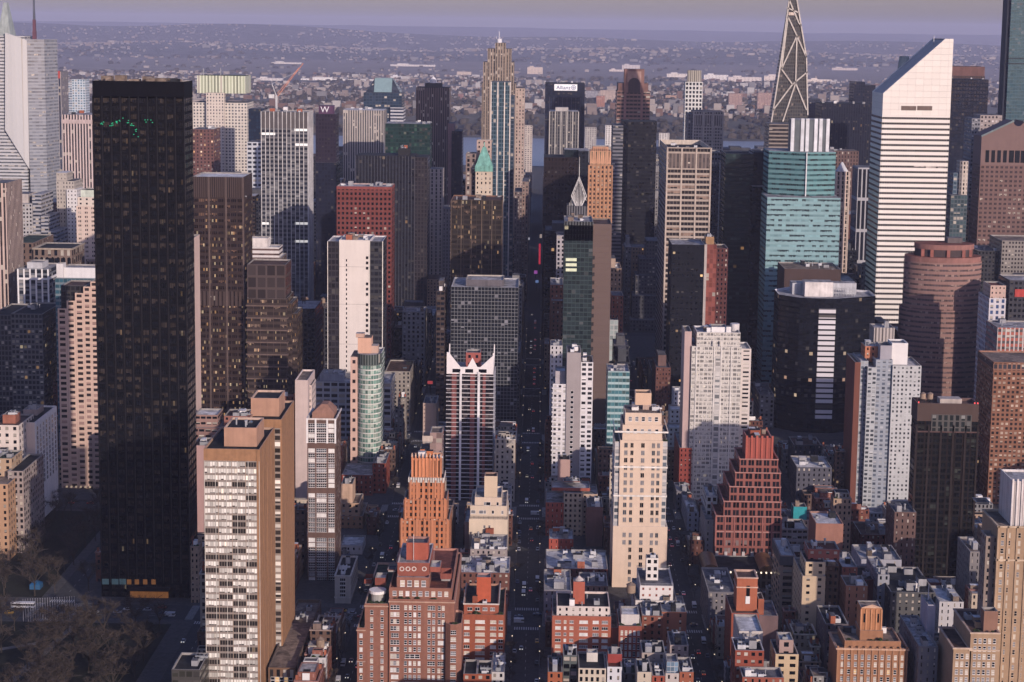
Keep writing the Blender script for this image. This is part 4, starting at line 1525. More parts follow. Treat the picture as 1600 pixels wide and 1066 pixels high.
for i in range(8):
    x = a + .8 + i * 1.25
    m.beam((x, y0 + 4, z1 - 3), (x, y0 + 4, z1 + .5 + i * 2.1), .7, 0, .25)
m.beam((cx_, y0 + 2, cz_ + 10), (cx_, y0 + 2, cz_ + 32), .55, 0, .25)
m.build('crown', plain((.55, .54, .52), .5), r)
# beige gridded slab
bg = fac((.42, .35, .29), (.03, .026, .026), .94, .6, sp=(.38, .32, .27), bf=.15, blind=(.25, .18, .14), sub=4, line=.008)
r, b = tower(OT, 'beige concrete slab with three wide window bays and an open framed roof', 'tower', 'the beige framed slab', 445, 1420, [
    ('wall', 1043, 1111, 230, 0, 95, fac((.16, .16, .18), (.04, .045, .055), .9, .5, sp=(.30, .29, .29), bf=.1), 4, 4.4, dict(roof='dark', par=4.0, parc=(.52, .45, .37)))], top=0)
a, c, y0, y1, z0, z1 = b[0]
m = MB()
m.box(a - .2, c + .2, y0 - 1.2, y0 - .1, 0, z1, 0, 0, (c - a) / 3, 4.35)
m.build('front_frame', bg, r)
m = MB()
m.solid(a + 1, c - 1, y0 - 1.35, y0 - 1.15, z1 - 17, z1 - 5)
m.build('plant_screen', fac((.2, .16, .14), (.10, .085, .08), .6, 1, bf=0), r)
fins(r, a, c, y0 - 1.2, 0, z1, 3, 1.3, .5, plain((.44, .37, .31)), 'pier')
clutter(r, a + 4, c - 4, y0 + 8, y1 - 5, z1 - 4, 7, random.Random(4), ROOF['tan'], 'bbhh', 0)
r, b = tower(OT, 'black slab with sparse point lights in front of beige framed slab', 'office block', 'the black point-lit slab', 560, 1275, [
    ('wall', 1050, 1101, 382, 0, 36, fac((.016, .017, .022), (.016, .018, .024), .5, .4, bf=.02, lf=.012, ls=.9), 3.6, 4.2, dict(roof='silver')),
    ('pier', 1101, 1105, 382, -.6, 20, plain((.4, .36, .33)), 3, 4)], top=5)
r, b = tower(OT, 'narrow red-brown brick tower with a stepped top, right of black slab', 'tower', 'the narrow brick tower', 520, 1280, [
    ('wall', 1104, 1120, 382, 0, 26, fac((.24, .085, .07), (.22, .08, .065), .9, .9, bf=0), 3, 3.6, dict(roof='brown')),
    ('wing', 1120, 1138, 388, 3, 26, fac((.10, .045, .042), DARKG, .35, .5), 3.4, 3.6, dict(roof='brown')),
    ('penthouse', 1103, 1116, 370, 4, 12, plain((.3, .18, .09)), 3, 4, dict(z0='p'))], top=3)
r, b = tower(OT, 'white-edged narrow slab between beige framed slab and dark teal tower', 'tower', 'the white-edged narrow slab', 380, 1560, [
    ('wall', 1125, 1134, 255, 0, 30, fac((.60, .57, .55), DARKG, .5, .5, bf=.1), 4, 4), ('wing', 1112, 1126, 238, 6, 30, fac((.14, .14, .16), DARKG, .5, .5), 3, 4)])
r, b = tower(OT, 'dark teal-black glass tower with dim green floors', 'tower', 'the dark teal tower', 560, 1490, [
    ('wall', 1134, 1178, 240, 0, 40, fac((.022, .032, .036), (.018, .034, .038), .9, .62, sp=(.03, .042, .046), bf=.15, blind=(.05, .08, .075), lf=.01), 3, 4, dict(roof='dark')),
    ('wing', 1178, 1202, 238, 3, 36, fac((.026, .03, .036), (.02, .026, .034), .8, .7, bf=.1), 3, 4, dict(roof='dark')),
    ('front_wing', 1176, 1200, 292, -14, 14, fac((.012, .016, .022), (.012, .018, .024), .8, .6, bf=.05), 3, 4, dict(roof='dark'))])
# pyramid diagrid spire
r = thing('office_tower', 'tapering pointed glass tower crossed by pale diagonal steel beams', 'tower', (*[at(1232, 190, 2050)[0], 2065], 0))
D = 2050
pl = {}
zL = [at(1230, y, D)[1] for y in (205, 100, 0)]
zt = at(1236, -16, D)[1]


def lv(y):
    if y >= 90:
        xl = 1203 + (205 - y) * (18 / 115.0)
        xr = 1262 - max(0, 150 - y) * .03
    else:
        xl = 1221 + (90 - y) * (12 / 90.0)
        xr = 1260 - (90 - y) * (15 / 90.0)
    return at(xl, y, D)[0], at(xr, y, D)[0], at(xl, y, D)[1]


rows = [240, 205, 150, 90, 45, 0, -16]
m = MB()
pr = None
for k, y in enumerate(rows):
    xl, xr, z = lv(y)
    dp = 34 * max(.12, (xr - xl) / 46)
    cur = [(xl, D), (xr, D), (xr, D + dp), (xl, D + dp)]
    if pr is None:
        m.prism(cur, 0, z, 0, 1, 3, 4, cap=False)
    else:
        m.prism(pr[0], pr[1], z, 0, 1, 3, 4, tops=cur, cap=(k == len(rows) - 1))
    pr = (cur, z)
m.build('wall', [fac((.10, .095, .09), (.045, .05, .055), .75, .7, bf=.12, blind=(.2, .17, .15)), ROOF['dark']], r)
m = MB()


def pt(x, y):
    X, Z = at(x, y, D)
    return (X, D - .7, Z)


for (x0, y0, x1, y1) in ((1203, 205, 1221, 90), (1221, 90, 1233, 0), (1262, 180, 1260, 90), (1260, 90, 1245, 0), (1231, 26, 1245, 56), (1245, 56, 1221, 108), (1245, 56, 1260, 90), (1231, 26, 1221, 108),
                         (1245, 56, 1243, 130), (1243, 130, 1223, 190), (1221, 108, 1238, 132), (1238, 132, 1262, 112), (1238, 132, 1208, 172), (1243, 130, 1260, 172), (1229, 12, 1248, 20), (1233, 0, 1248, 36), (1248, 36, 1252, 40)):
    m.beam(pt(x0, y0), pt(x1, y1), 1.5)
m.build('diagonal_beam', plain((.50, .46, .41), .6), r)
m = MB()
xa, za = at(1232, 22, D)
m.solid(xa, at(1242, 22, D)[0], D - .9, D + .1, za - 1.5, za + 2)
m.build('crown_panel', plain((.6, .5, .42)), r)
hero_extent(1203, 1262, 0, 230, 2050, 'the pointed diagrid tower', at(1203, 205, D)[0], at(1262, 205, D)[0], 34)
r, b = tower(OT, 'dark block with pale floor bands at foot of pointed tower', 'office block', 'the banded dark block', 235, 1980, [
    ('wall', 1202, 1244, 194, 0, 40, fac((.26, .22, .19), (.05, .045, .045), 1.0, .6, bf=.1), 4, 4.4)])
tower(OT, 'navy slab with fine vertical ribs left of slope-roofed white tower', 'tower', 'the navy ribbed slab', 250, 2120, [
    ('wall', 1284, 1364, 162, 0, 50, fac((.028, .030, .045), (.022, .025, .038), .5, .75, sp=(.02, .022, .034), bf=.1, lf=.008), 3, 4, dict(roof='dark'))], top=5)
tower(OT, 'pair of dark tower tops behind the navy ribbed slab', 'tower', 'the dark stepped top', 165, 2480, [
    ('wall', 1335, 1352, 128, 0, 40, fac((.03, .032, .05), (.02, .025, .04), .7, .7, bf=.1), 3, 4),
    ('wing', 1352, 1368, 133, 3, 40, fac((.035, .035, .05), (.02, .025, .04), .7, .7, bf=.1), 3, 4)])
tower(OT, 'grey-blue office block low behind the navy slab', 'office block', 'the low grey-blue block', 168, 2620, [
    ('wall', 1262, 1284, 155, 0, 40, fac((.05, .055, .08), (.03, .035, .05), .6, .6, bf=.1), 3, 4)])
tower(OT, 'brown brick slab between teal tower and slope-roofed white tower', 'office block', 'the brown brick slab', 320, 1760, [
    ('wall', 1296, 1342, 236, 0, 30, fac((.15, .10, .09), (.04, .03, .03), .4, .6, bf=.2), 3, 3.8, dict(roof='tan'))], top=3)
r, b = tower(AT, 'slender cream stone tower with a peaked white top beside teal tower', 'tower', 'the cream peaked tower', 420, 1560, [
    ('wall', 1307, 1328, 268, 0, 18, fac((.56, .45, .38), DARKG, .35, .8, bf=.2), 4, 4)])
a, c, y0, y1, z0, z1 = b[0]
m = MB()
cx_ = (a + c) / 2
m.prism([(a + 1, y0 + 1), (c - 1, y0 + 1), (c - 1, y0 + 12), (a + 1, y0 + 12)], z1 - .5, z1 + 8, 0, 0, tops=[(cx_ - .6, y0 + 6), (cx_ + .6, y0 + 6), (cx_ + .6, y0 + 7), (cx_ - .6, y0 + 7)])
m.build('peaked_roof', plain((.55, .55, .56)), r)
fins(r, a, c, y0, 0, z1, 3, 1.0, .4, plain((.58, .47, .4)), 'pier')
tower(OT, 'black tower with white vertical piers below slope-roofed tower', 'tower', 'the black white-piered tower', 370, 1640, [
    ('wall', 1341, 1368, 262, 0, 30, fac((.36, .36, .38), (.02, .022, .03), .7, .9, bf=.02), 4, 30)])
# teal glass tower
tg = (.055, .14, .15)
t1 = fac((.14, .27, .28), tg, 1.0, .42, blind=(.018, .022, .024), bf=.48, sub=8, line=.006, metal=.25, fvar=.08, wave=.05)
t2 = fac((.23, .37, .385), (.18, .31, .325), 1.0, .42, blind=(.02, .026, .03), bf=.5, sub=8, line=.006, fvar=.08, wave=.05)
r = thing('office_tower', 'teal glass tower in two stacked volumes with white roof cage', 'tower', (at(1253, 308, 1420)[0], 1430, 0))
D = 1420
xa, z2 = at(1202, 236, D + 16)
xm, _ = at(1261, 232, D + 4)
xb, _ = at(1307, 236, D + 10)
m = MB()
m.prism([(xa, D + 18), (xm, D + 4), (xb, D + 12), (xb, D + 52), (xa, D + 52)], 0, z2, 0, 1, 3.2, 4.2)
up = m.build('upper_block', [t1, ROOF['silver']], r)
m = MB()
m.beam((xm, D + 3.7, 0), (xm, D + 3.7, z2), .9)
m.build('corner_trim', plain((.6, .62, .62)), r)
x0_, z1_ = at(1197, 309, D)
x1_, _ = at(1311, 309, D)
m = MB()
m.box(x0_, x1_, D - 8, D + 30, 0, at(1253, 309, D - 8)[1], 0, 1, 3.2, 4.2)
m.build('wall', [t2, ROOF['silver']], r)
pa, pz = at(1239, 187, D + 16)
pb, _ = at(1294, 187, D + 16)
m = MB()
m.box(pa, pb, D + 16, D + 40, z2 - .5, pz, 0, 1, 3, 4)
m.build('penthouse', [plain((.12, .14, .15), .3), ROOF['silver']], r)
m = MB()
for t in (.0, .28, .42, .66, .8, 1.0):
    x = pa + (pb - pa) * t
    m.solid(x - 1.4, x + 1.4, D + 15.2, D + 16.2, z2, pz + 1)
m.build('roof_cage', plain((.62, .64, .66)), r)
hero_extent(1195, 1311, 185, 600, 1412, 'the teal glass tower', x0_, x1_, 60)
# slope-roofed white tower
r = thing('office_tower', 'white banded tower with a steeply sloping roof cut to the left', 'tower', (at(1430, 170, 1420)[0], 1445, 0))
D, dep = 1420, 46
xl, zs = at(1380, 146, D)
xr, ztop = at(1490, 61, D)
xt, _ = at(1477, 61, D)
zb = at(1430, 181, D)[1]
bandm = fac((.74, .70, .64), (.022, .02, .022), 1.0, .40, bf=0, blind=(.45, .4, .36), sub=14, line=.003, var=.06, fvar=.05)
m = MB()
m.box(xl, xr, D, D + dep, 0, zb, 0, 1, (xr - xl) / 2, 4.4)
m.build('wall', [bandm, ROOF['silver']], r)
panel = fac((.50, .46, .42), (.74, .69, .62), .985, .97, bf=0, rough=.7, var=.05, wave=0, gv=.07)
m = MB()
P = [(xl, zb), (xr, zb), (xr, ztop), (xt, ztop), (xl, zs)]
m.face([(x, D, z) for x, z in P], 0, [((x - xl) / 6.5, (z - zb) / 5) for x, z in P])
m.face([(x, D + dep, z) for x, z in P][::-1], 0, [((x - xl) / 6.5, (z - zb) / 5) for x, z in P][::-1])
m.face([(xl, D + dep, zb), (xl, D, zb), (xl, D, zs), (xl, D + dep, zs)], 0, [(0, 0), (7, 0), (7, (zs - zb) / 5), (0, (zs - zb) / 5)])
m.face([(xr, D, zb), (xr, D + dep, zb), (xr, D + dep, ztop), (xr, D, ztop)], 0, [(0, 0), (7, 0), (7, 9), (0, 9)])
m.build('crown', panel, r)
m = MB()
m.face([(xl, D + 3, zs - .6), (xl, D + dep - 3, zs - .6), (xt, D + dep - 3, ztop - .6), (xt, D + 3, ztop - .6)][::-1], 0)
m.face([(xt, D, ztop), (xr, D, ztop), (xr, D + dep, ztop), (xt, D + dep, ztop)], 0)
m.face([(xl, D, zs), (xt, D, ztop), (xt, D + 3, ztop), (xl, D + 3, zs)], 1)
m.face([(xl, D + dep - 3, zs), (xt, D + dep - 3, ztop), (xt, D + dep, ztop), (xl, D + dep, zs)], 1)
m.face([(xl, D + 3, zs), (xt, D + 3, ztop), (xt, D + 3, ztop - .6), (xl, D + 3, zs - .6)], 1)
m.face([(xl, D + dep - 3, zs - .6), (xt, D + dep - 3, ztop - .6), (xt, D + dep - 3, ztop), (xl, D + dep - 3, zs)], 1)
m.build('sloped_roof', [plain((.42, .39, .37), .9, .15, .1), plain((.66, .64, .6), .7)], r)
for q in (1408, 1433):
    pa, za = at(q, 170 + .6, D)
    m = MB()
    m.solid(pa, pa + 12.2, D - .15, D + .4, za - 1, za + 2.6)
    m.build('vent_opening', plain((.16, .12, .10)), r)
m = MB()
x, z = at(1425, 85, D + 20)
m.cyl(x, D + dep + 4, 7, z - 26, z - 2, 14, 0, 0, 4)
m.build('roof_plant', plain((.36, .40, .37)), r)
mast(r, at(1468, 60, D)[0], D + 20, ztop - 6, ztop + 3, .7)
hero_extent(1363, 1490, 60, 505, 1420, 'the slope-roofed white tower', xl, xr, dep)
tower(OT, 'navy tower right of slope-roofed tower with smooth dark glass', 'tower', 'the navy right tower', 300, 1900, [
    ('wall', 1487, 1545, 124, 0, 40, fac((.016, .020, .034), (.018, .024, .04), .7, .7, bf=.05), 3, 4, dict(roof='dark'))], top=3)
tower(OT, 'brown-topped tower with one pale belt behind navy right tower', 'tower', 'the brown-topped tower', 122, 2250, [
    ('wall', 1486, 1539, 118, 0, 40, fac((.10, .07, .07), (.04, .03, .03), .8, .5, bf=0), 3, 4),
    ('crown', 1486, 1539, 104, .5, 39, plain((.15, .08, .07)), 3, 4, dict(z0='p', roof='brown'))])
r, b = tower(OT, 'grey tower of white-flecked windows left of pedimented pink tower', 'tower', 'the grey flecked tower', 390, 1720, [
    ('wall', 1519, 1532, 185, 0, 30, fac((.22, .22, .24), (.05, .055, .065), .6, .5, bf=.3, blind=(.5, .5, .5)), 3, 4),
    ('wing', 1532, 1566, 180, 2, 30, fac((.34, .29, .27), (.06, .055, .06), .5, .5, bf=.35, blind=(.55, .5, .48)), 3.4, 4)])
tower(AT, 'pale slim tower with a rounded top beside grey flecked tower', 'tower', 'the pale round-topped tower', 400, 1640, [
    ('wall', 1501, 1514, 252, 0, 18, fac((.48, .42, .36), DARKG, .35, .6), 3.4, 4, dict(cut=2)),
    ('wing', 1490, 1502, 270, 4, 24, fac((.14, .18, .22), (.05, .08, .11), .8, .6, bf=.2), 3, 4),
    ('front_wing', 1486, 1512, 305, -6, 20, fac((.10, .12, .13), (.05, .08, .09), .8, .7, bf=.2), 3, 4)])
# pedimented pink granite tower
r = thing('office_tower', 'pink granite tower with a notched pediment top cut by picture edge', 'tower', (at(1600, 300, 1660)[0], 1675, 0))
D = 1660
xl, zsh = at(1534, 213, D)
cxp, _ = at(1591, 200, D)
xr = cxp + (cxp - xl)
zp = at(1586, 189, D)[1]
zw = at(1560, 258, D)[1]
pg = fac((.17, .11, .098), (.035, .028, .03), .56, .5, bf=.12, sub=2, line=.05)
m = MB()
m.box(xl, xr, D, D + 30, 0, zw, 0, 1, 4.6, 4.4)
m.build('wall', [pg, ROOF['grey']], r)
rad = 4.6
zc = zp - .5
prof = [(xl, zw), (xr, zw), (xr, zsh), (cxp + rad, zp)]
prof += [(cxp + rad * math.cos(math.pi * -i / 10), zc + rad * math.sin(math.pi * -i / 10)) for i in range(11)]
prof += [(cxp - rad, zp), (xl, zsh)]
m = MB()
pc = plain((.19, .125, .112), .8, .08)
m.face([(x, D, z) for x, z in prof])
m.face([(x, D + 30, z) for x, z in prof][::-1])
for i in range(len(prof)):
    (x0, z0), (x1, z1) = prof[i], prof[(i + 1) % len(prof)]
    if i == 0:
        continue
    m.face([(x0, D, z0), (x0, D + 30, z0), (x1, D + 30, z1), (x1, D, z1)][::-1])
m.build('pediment', pc, r)
for q in range(9):
    xq = at(1540 + q * 9.2, 240, D)[0]
    m = MB()
    m.solid(xq, xq + (3.4 if q < 4 else 4.6), D - .25, D + .1, at(1560, 254, D)[1], at(1560, 235, D)[1])
    m.build('tall_window', PANES['dark'], r)
m = MB()
for s in (-1, 1):
    m.beam((cxp + s * (cxp - xl + .6) * 1.0, D - .6, zsh), (cxp + s * rad, D - .6, zp), 1.6)
m.build('cornice', plain((.16, .2, .2)), r)
hero_extent(1534, 1640, 188, 395, 1660, 'the pedimented pink tower', xl, xr, 30)
r, b = tower(AT, 'very tall blue-green glass tower running out of frame at right edge', 'tower', 'the blue-green edge tower', 190, 2000, [
    ('wall', 1587, 1640, -130, 0, 30, fac((.09, .145, .17), (.05, .11, .14), .92, .8, bf=.1, blind=(.1, .14, .16), metal=.25, gv=.25), 3.2, 4),
    ('corner_strip', 1581, 1588, -130, 3, 20, plain((.03, .035, .05)), 3, 4)])
bands(r, b[0], [at(1580, y, 2000)[1] for y in (100, 92, 190)], 1.2, .5, plain((.04, .05, .06)), 'belt')
tower(OT, 'dark grey office block under the pedimented pink tower', 'office block', 'the dark grey edge block', 450, 1420, [
    ('wall', 1566, 1640, 376, 0, 40, fac((.24, .22, .2), (.035, .03, .03), .55, .5, bf=.2), 2.6, 3.4, dict(roof='tan')),
    ('wing', 1528, 1567, 392, 6, 40, fac((.05, .05, .055), DARKG, .5, .5, bf=.1), 3, 3.6)], top=4)
# oval tower
r = thing('office_tower', 'oval red-brown tower of stacked rounded tiers with ribbon windows', 'tower', (at(1479, 400, 1265)[0], 1290, 0))
D = 1265


def oval(m, xl, xr, y, zb_, yt, mat_i=0, dd=0, ratio=.62, n=56, fh=3.75, cap=True, zt=None):
    a = at(xl, y, D + 14 + dd)[0]
    b2 = at(xr, y, D + 14 + dd)[0]
    rx = (b2 - a) / 2
    ry = rx * ratio
    cx, cyy = (a + b2) / 2, D + 28
    z1 = zt if zt is not None else at(xl, yt, D + 2)[1]
    p = [(cx + rx * math.cos(2 * math.pi * i / n), cyy + ry * math.sin(2 * math.pi * i / n)) for i in range(n)]
    m.prism(p, zb_, z1, 0, 1, 2.2, fh, 0, None, cap)
    return cx, cyy, rx, ry, z1


lp = fac((.27, .165, .14), (.07, .06, .065), 1.0, .42, blind=(.3, .22, .19), bf=.3, sub=2, line=.05, fvar=.1)
m = MB()
q1 = oval(m, 1411, 1543, 490, 0, 487, 0)
m.build('wall', [lp, ROOF['red']], r)
m = MB()
q2 = oval(m, 1419, 1541, 412, q1[4] - .2, 413, 0)
m.build('wall', [lp, ROOF['red']], r)
m = MB()
q2b = oval(m, 1420, 1540, 404, q2[4] - .1, 405, 0)
m.build('cornice', [plain((.25, .125, .105)), ROOF['red']], r)
m = MB()
q3 = oval(m, 1436, 1528, 392, q2b[4] - .1, 394, 0)
m.build('penthouse', [plain((.07, .05, .05)), ROOF['red']], r)
m = MB()
q4 = oval(m, 1435, 1529, 390, q3[4], 386, 0)
m.build('penthouse_roof', [plain((.25, .125, .105)), ROOF['red']], r)
m = MB()
for t in (.2, .32, .5, .68, .8):
    an = math.pi * (1 + t)
    m.beam((q3[0] + q3[2] * 1.01 * math.cos(an), q3[1] + q3[3] * 1.01 * math.sin(an), q2b[4]), (q3[0] + q3[2] * 1.01 * math.cos(an), q3[1] + q3[3] * 1.01 * math.sin(an), q3[4]), 2.4)
m.build('penthouse_pier', plain((.26, .10, .08)), r)
inst('bulkhead', bulk('grey', plain((.12, .10, .10))), r, (q4[0] + 8, q4[1] + 4, q4[4]), (11, 8, 4))
hero_extent(1411, 1543, 386, 610, D, 'the oval red-brown tower', q1[0] - q1[2], q1[0] + q1[2], 56)
# black octagon with white stripe
r = thing('office_tower', 'black glass octagonal tower with one white banded strip down its front', 'tower', (at(1290, 470, 1268)[0], 1290, 0))
D = 1268
pts_ = [(1217, 18), (1250, 4), (1279, 2), (1308, 2), (1368, 18)]
og = fac((.012, .013, .018), (.014, .016, .022), .92, .62, sp=(.010, .011, .016), bf=.02, lf=.012, ls=.4, lit=(1, .6, .4))
pp = [(at(x, 465, D + o)[0], D + o) for x, o in pts_]
pp += [(pp[-1][0], D + 44), (pp[-2][0], D + 58), (pp[1][0], D + 58), (pp[0][0], D + 44)]
zt = at(1290, 467, D)[1]
m = MB()
m.prism(pp, 0, zt, 0, 1, 2.6, 4.0, 1.6)
m.build('wall', [og, ROOF['silver'], plain((.6, .6, .62))], r)
m = MB()
xa, xb = at(1280, 482, D)[0], at(1307, 482, D)[0]
m.box(xa, xb, D + 1.2, D + 3, at(1290, 656, D)[1], at(1290, 483, D)[1], 0, 0, xb - xa, 4.0)
m.build('white_strip', fac((.03, .03, .035), (.62, .60, .62), .98, .68, bf=0, rough=.6, wave=0, gv=.1), r)
pa, pz = at(1258, 444, D + 20)
pb, _ = at(1302, 444, D + 20)
m = MB()
m.box(pa, pb, D + 20, D + 34, zt - 1.6, pz + 1.5)
m.build('penthouse', [plain((.62, .58, .55)), ROOF['silver']], r)
m = MB()
m.prism([(pa - 8, D + 30), (pb + 20, D + 34), (pb + 20, D + 44), (pa - 8, D + 44)], zt - 1.6, zt + 7, 0, 1)
m.build('penthouse', [plain((.4, .41, .43)), ROOF['silver']], r)
m = MB()
for i in range(9):
    x = pb + 1 + i * 2
    m.beam((x, D + 24, zt - 1.6), (x, D + 24, zt + 5), .5)
m.beam((pb, D + 24, zt + 5), (pb + 18, D + 24, zt + 3), .6)
m.beam((pb, D + 24, zt + 1), (pb + 18, D + 24, zt + 1), .6)
m.build('roof_frame', STEEL, r)
hero_extent(1215, 1368, 440, 690, D, 'the black octagonal tower', pp[0][0], pp[4][0], 58)
tower(OT, 'dark brown windowless block right behind black octagon', 'office block', 'the brown windowless block', 450, 1345, [
    ('wall', 1226, 1314, 420, 0, 40, plain((.075, .05, .045), .8, .1), 3, 4, dict(roof='tan'))], top=8)
tower(OT, 'grey fluted slab end standing behind blue-grey apartment tower', 'tower', 'the grey fluted slab', 540, 1120, [
    ('wall', 1366, 1398, 512, 0, 16, fac((.44, .40, .37), (.16, .145, .14), .5, 1, bf=0), 2.2, 30, dict(roof='silver'))], top=2)
tower(OT, 'dark steps-topped office block in canyon right of central street', 'office block', 'the dark wedding-cake block', 560, 1720, [
    ('wall', 984, 1036, 500, -30, 30, fac((.11, .11, .12), (.035, .037, .045), .55, .5, bf=.3, blind=(.16, .16, .17)), 3, 3.8),
    ('wall_step', 988, 1034, 462, -20, 30, fac((.11, .11, .12), (.035, .037, .045), .55, .5, bf=.3, blind=(.16, .16, .17)), 3, 3.8),
    ('wall_step', 993, 1034, 430, -12, 30, fac((.11, .11, .12), (.035, .037, .045), .55, .5, bf=.3), 3, 3.8),
    ('wall_step', 999, 1034, 404, -6, 30, fac((.10, .10, .11), (.035, .037, .045), .55, .5, bf=.2), 3, 3.8),
    ('wall_step', 1010, 1032, 376, 0, 30, fac((.10, .10, .11), (.035, .037, .045), .55, .5, bf=.2), 3, 3.8)])
# ------------------------------------------------------------------ the nearer buildings
CREAMF = plain((.60, .52, .42), .8, .08)
PINKW = plain((.52, .42, .38), .85, .08)
DGREY = plain((.10, .10, .105), .85, .2)
BRK2 = plain((.27, .085, .05), .9, .2, .5)
MIXN = ['dark', 'dark', 'cream', 'cream', 'white', 'grey', 'sky']
MIXD = ['dark', 'dark', 'dark', 'grey', 'cream']
rn = random.Random(21)


def oct_roof(nm):
    return ROOF[nm]


# tan brick slab with a white-blinded front
fr = fac((.36, .27, .20), (.04, .035, .032), .97, .70, sp=(.26, .22, .19), blind=(.72, .69, .62), bf=.66, sub=5, line=.012, drop=.25, var=.08, fvar=.12, rough=.2, lit=(1, .6, .3), lf=.012, ls=.3)
tb = fac((.31, .17, .09), (.03, .028, .026), .22, .6, bf=.5, blind=(.6, .55, .5), var=.2)
tbp = plain((.31, .17, .09), .9, .2, .4)
r, b = tower(AT, 'tan brick twin slab with a glossy front of white-blinded window bands', 'apartment tower', 'the white-fronted tan slab', 1066, 722, [
    ('wall', 318, 406, 701, 0, 41, tbp, 4, 3, dict(roof='dark', parc=(.42, .28, .2))),
    ('penthouse', 350, 401, 668, 8, 20, plain((.40, .235, .16), .9, .14), 3, 3, dict(z0='p', roof='dark', parc=(.5, .36, .28))),
    ('wall', 388, 440, 655, 42, 40, tbp, 4, 3, dict(roof='dark', parc=(.42, .28, .2))),
    ('penthouse', 392, 436, 622, 52, 18, plain((.40, .235, .16), .9, .14), 3, 3, dict(z0='p', roof='dark', parc=(.5, .36, .28)))])
a, c, y0, y1, z0, z1 = b[0]
m = MB()
m.box(a + .3, c - .3, y0 - .25, y0 - .05, 0, z1 - 5.2, 0, 0, 5.6, 2.95)
m.build('glazed_front', fr, r)
fins(r, a + .3, c - .3, y0 - .25, 0, z1 - 5.2, 5, .22, .25, plain((.5, .47, .42)), 'mullion')
m = MB()
m.box(c - .2 - 1.2, c + .02, y0 - .3, y0 - .02, 0, z1, 0, 0)
m.build('corner_trim', tbp, r)
a2, c2, yy0, yy1, _, z2 = b[2]
m = MB()
m.box(c2 - 3.2, c2 - .6, yy0 - .2, yy0 - .03, 0, z2 - 4, 0, 0, 2.6, 2.95)
m.build('glazed_front', fac((.36, .27, .20), (.04, .035, .032), .92, .66, sp=(.26, .22, .19), blind=(.74, .70, .63), bf=.6), r)
m = MB()
for k in range(3):
    m.solid(c + .02, c + .2, y0 + 8 + 11 * k, y0 + 8.5 + 11 * k, 0, z1 - 1)
m.build('wall_joint', plain((.28, .16, .09)), r)
clutter(r, a + 2, c - 12, y0 + 29, y1 - 2, z1 - 1, 4, random.Random(2), WHITE, 'hhpb', 0)
clutter(r, b[1][0] + 2, b[1][1] - 2, b[1][2] + 2, b[1][3] - 2, b[1][5] - 1, 4, random.Random(6), WHITE, 'hpps', 0)
# its podium and pavilion
r, b = tower('podium', 'long low tan-roofed podium wing beside the white-fronted tan slab', 'podium', 'the tan podium', 1066, 733, [
    ('wall', 419, 461, 1043, 0, 92, fac((.17, .105, .07), (.03, .028, .026), .5, .7, bf=.2), 3, 6, dict(roof='tan', par=1.6, parc=(.14, .11, .09)))], top=0)
clutter(r, b[0][0] + 1, b[0][1] - 1, b[0][2] + 60, b[0][3] - 2, b[0][5] - 1.6, 4, random.Random(9), DGREY, 'hbp', 0)
wins(r, b[0][0] + 1, b[0][1] - 1, b[0][2] - .02, 7, 15, 5, 1, 1.8, 3, ['dark', 'lit', 'dark'], rn)
tower('pavilion', 'small dark flat-roofed pavilion left of the white-fronted tan slab', 'pavilion', 'the dark pavilion', 1066, 700, [
    ('wall', 268, 312, 1046, 0, 20, fac((.07, .065, .06), (.05, .05, .04), .8, .6, bf=.2), 3, 4, dict(roof='dark'))], top=3)

tower('apartment_block', 'narrow pink blank-walled block squeezed between black tower and white-fronted tan slab', 'apartment block', 'the squeezed pink block', 832, 990, [
    ('wall', 300, 322, 696, 0, 20, plain((.42, .27, .25), .88, .08), 4, 4, dict(roof='brown'))], top=2)
tower('apartment_block', 'brown brick terraced block with white roof ledges behind white-fronted tan slab', 'apartment block', 'the brown ledged block', 700, 1040, [
    ('wall', 300, 350, 668, 0, 24, fac((.24, .15, .13), DARKG, .8, .4, bf=.2), 4, 3.6, dict(roof='silver')),
    ('terrace', 304, 340, 648, 5, 18, fac((.30, .19, .16), DARKG, .8, .4, bf=.2), 4, 3.6, dict(z0='p', roof='white')),
    ('wing', 350, 386, 650, 8, 20, fac((.28, .13, .10), DARKG, .4, .45, bf=.2), 3.4, 3.4, dict(roof='brown'))], top=6)
# blank white slab
r, b = tower('apartment_block', 'slim blank white-pink wall slab between tan slab and white-latticed brown tower', 'tower', 'the blank white slab', 780, 1066, [
    ('wall', 461, 481, 594, 0, 34, PINKW, 4, 4, dict(roof='tan', parc=(.6, .5, .45))),
    ('wing', 481, 487, 602, 8, 20, fac((.58, .48, .43), DARKG, .4, .4), 3, 4)])
# brown tower with white window grids
bw_ = plain((.135, .085, .068), .9, .15, .4)
r, b = tower(AT, 'brown brick tower with white-framed window grids and gabled brown roof', 'apartment tower', 'the white-latticed brown tower', 930, 905, [
    ('wall', 480, 524, 655, 0, 26, fac((.135, .085, .068), (.03, .03, .032), .42, .55, bf=.35, blind=(.5, .48, .45)), 3, 2.75, dict(roof='tan', parc=(.55, .5, .46)))])
a, c, y0, y1, z0, z1 = b[0]
W3 = c - a
m = MB()
m.box(a, c, y0 - .12, y0 - .02, 0, z1 - .5, 0, 0)
m.build('front_wall', bw_, r)
for (t0, t1, cl) in ((.04, .27, 3), (.33, .68, 5), (.75, .97, 3)):
    wins(r, a + W3 * t0, a + W3 * t1, y0 - .12, z1 - 33 * 2.75 - 2, z1 - 2, 1, 33, W3 * (t1 - t0), 2.1, ['dark', 'dark', 'dark', 'dark', 'sky', 'grey', 'white'], rn, cols=cl, rows=2, skip=lambda i, j: j in (4, 13, 22))
m = MB()
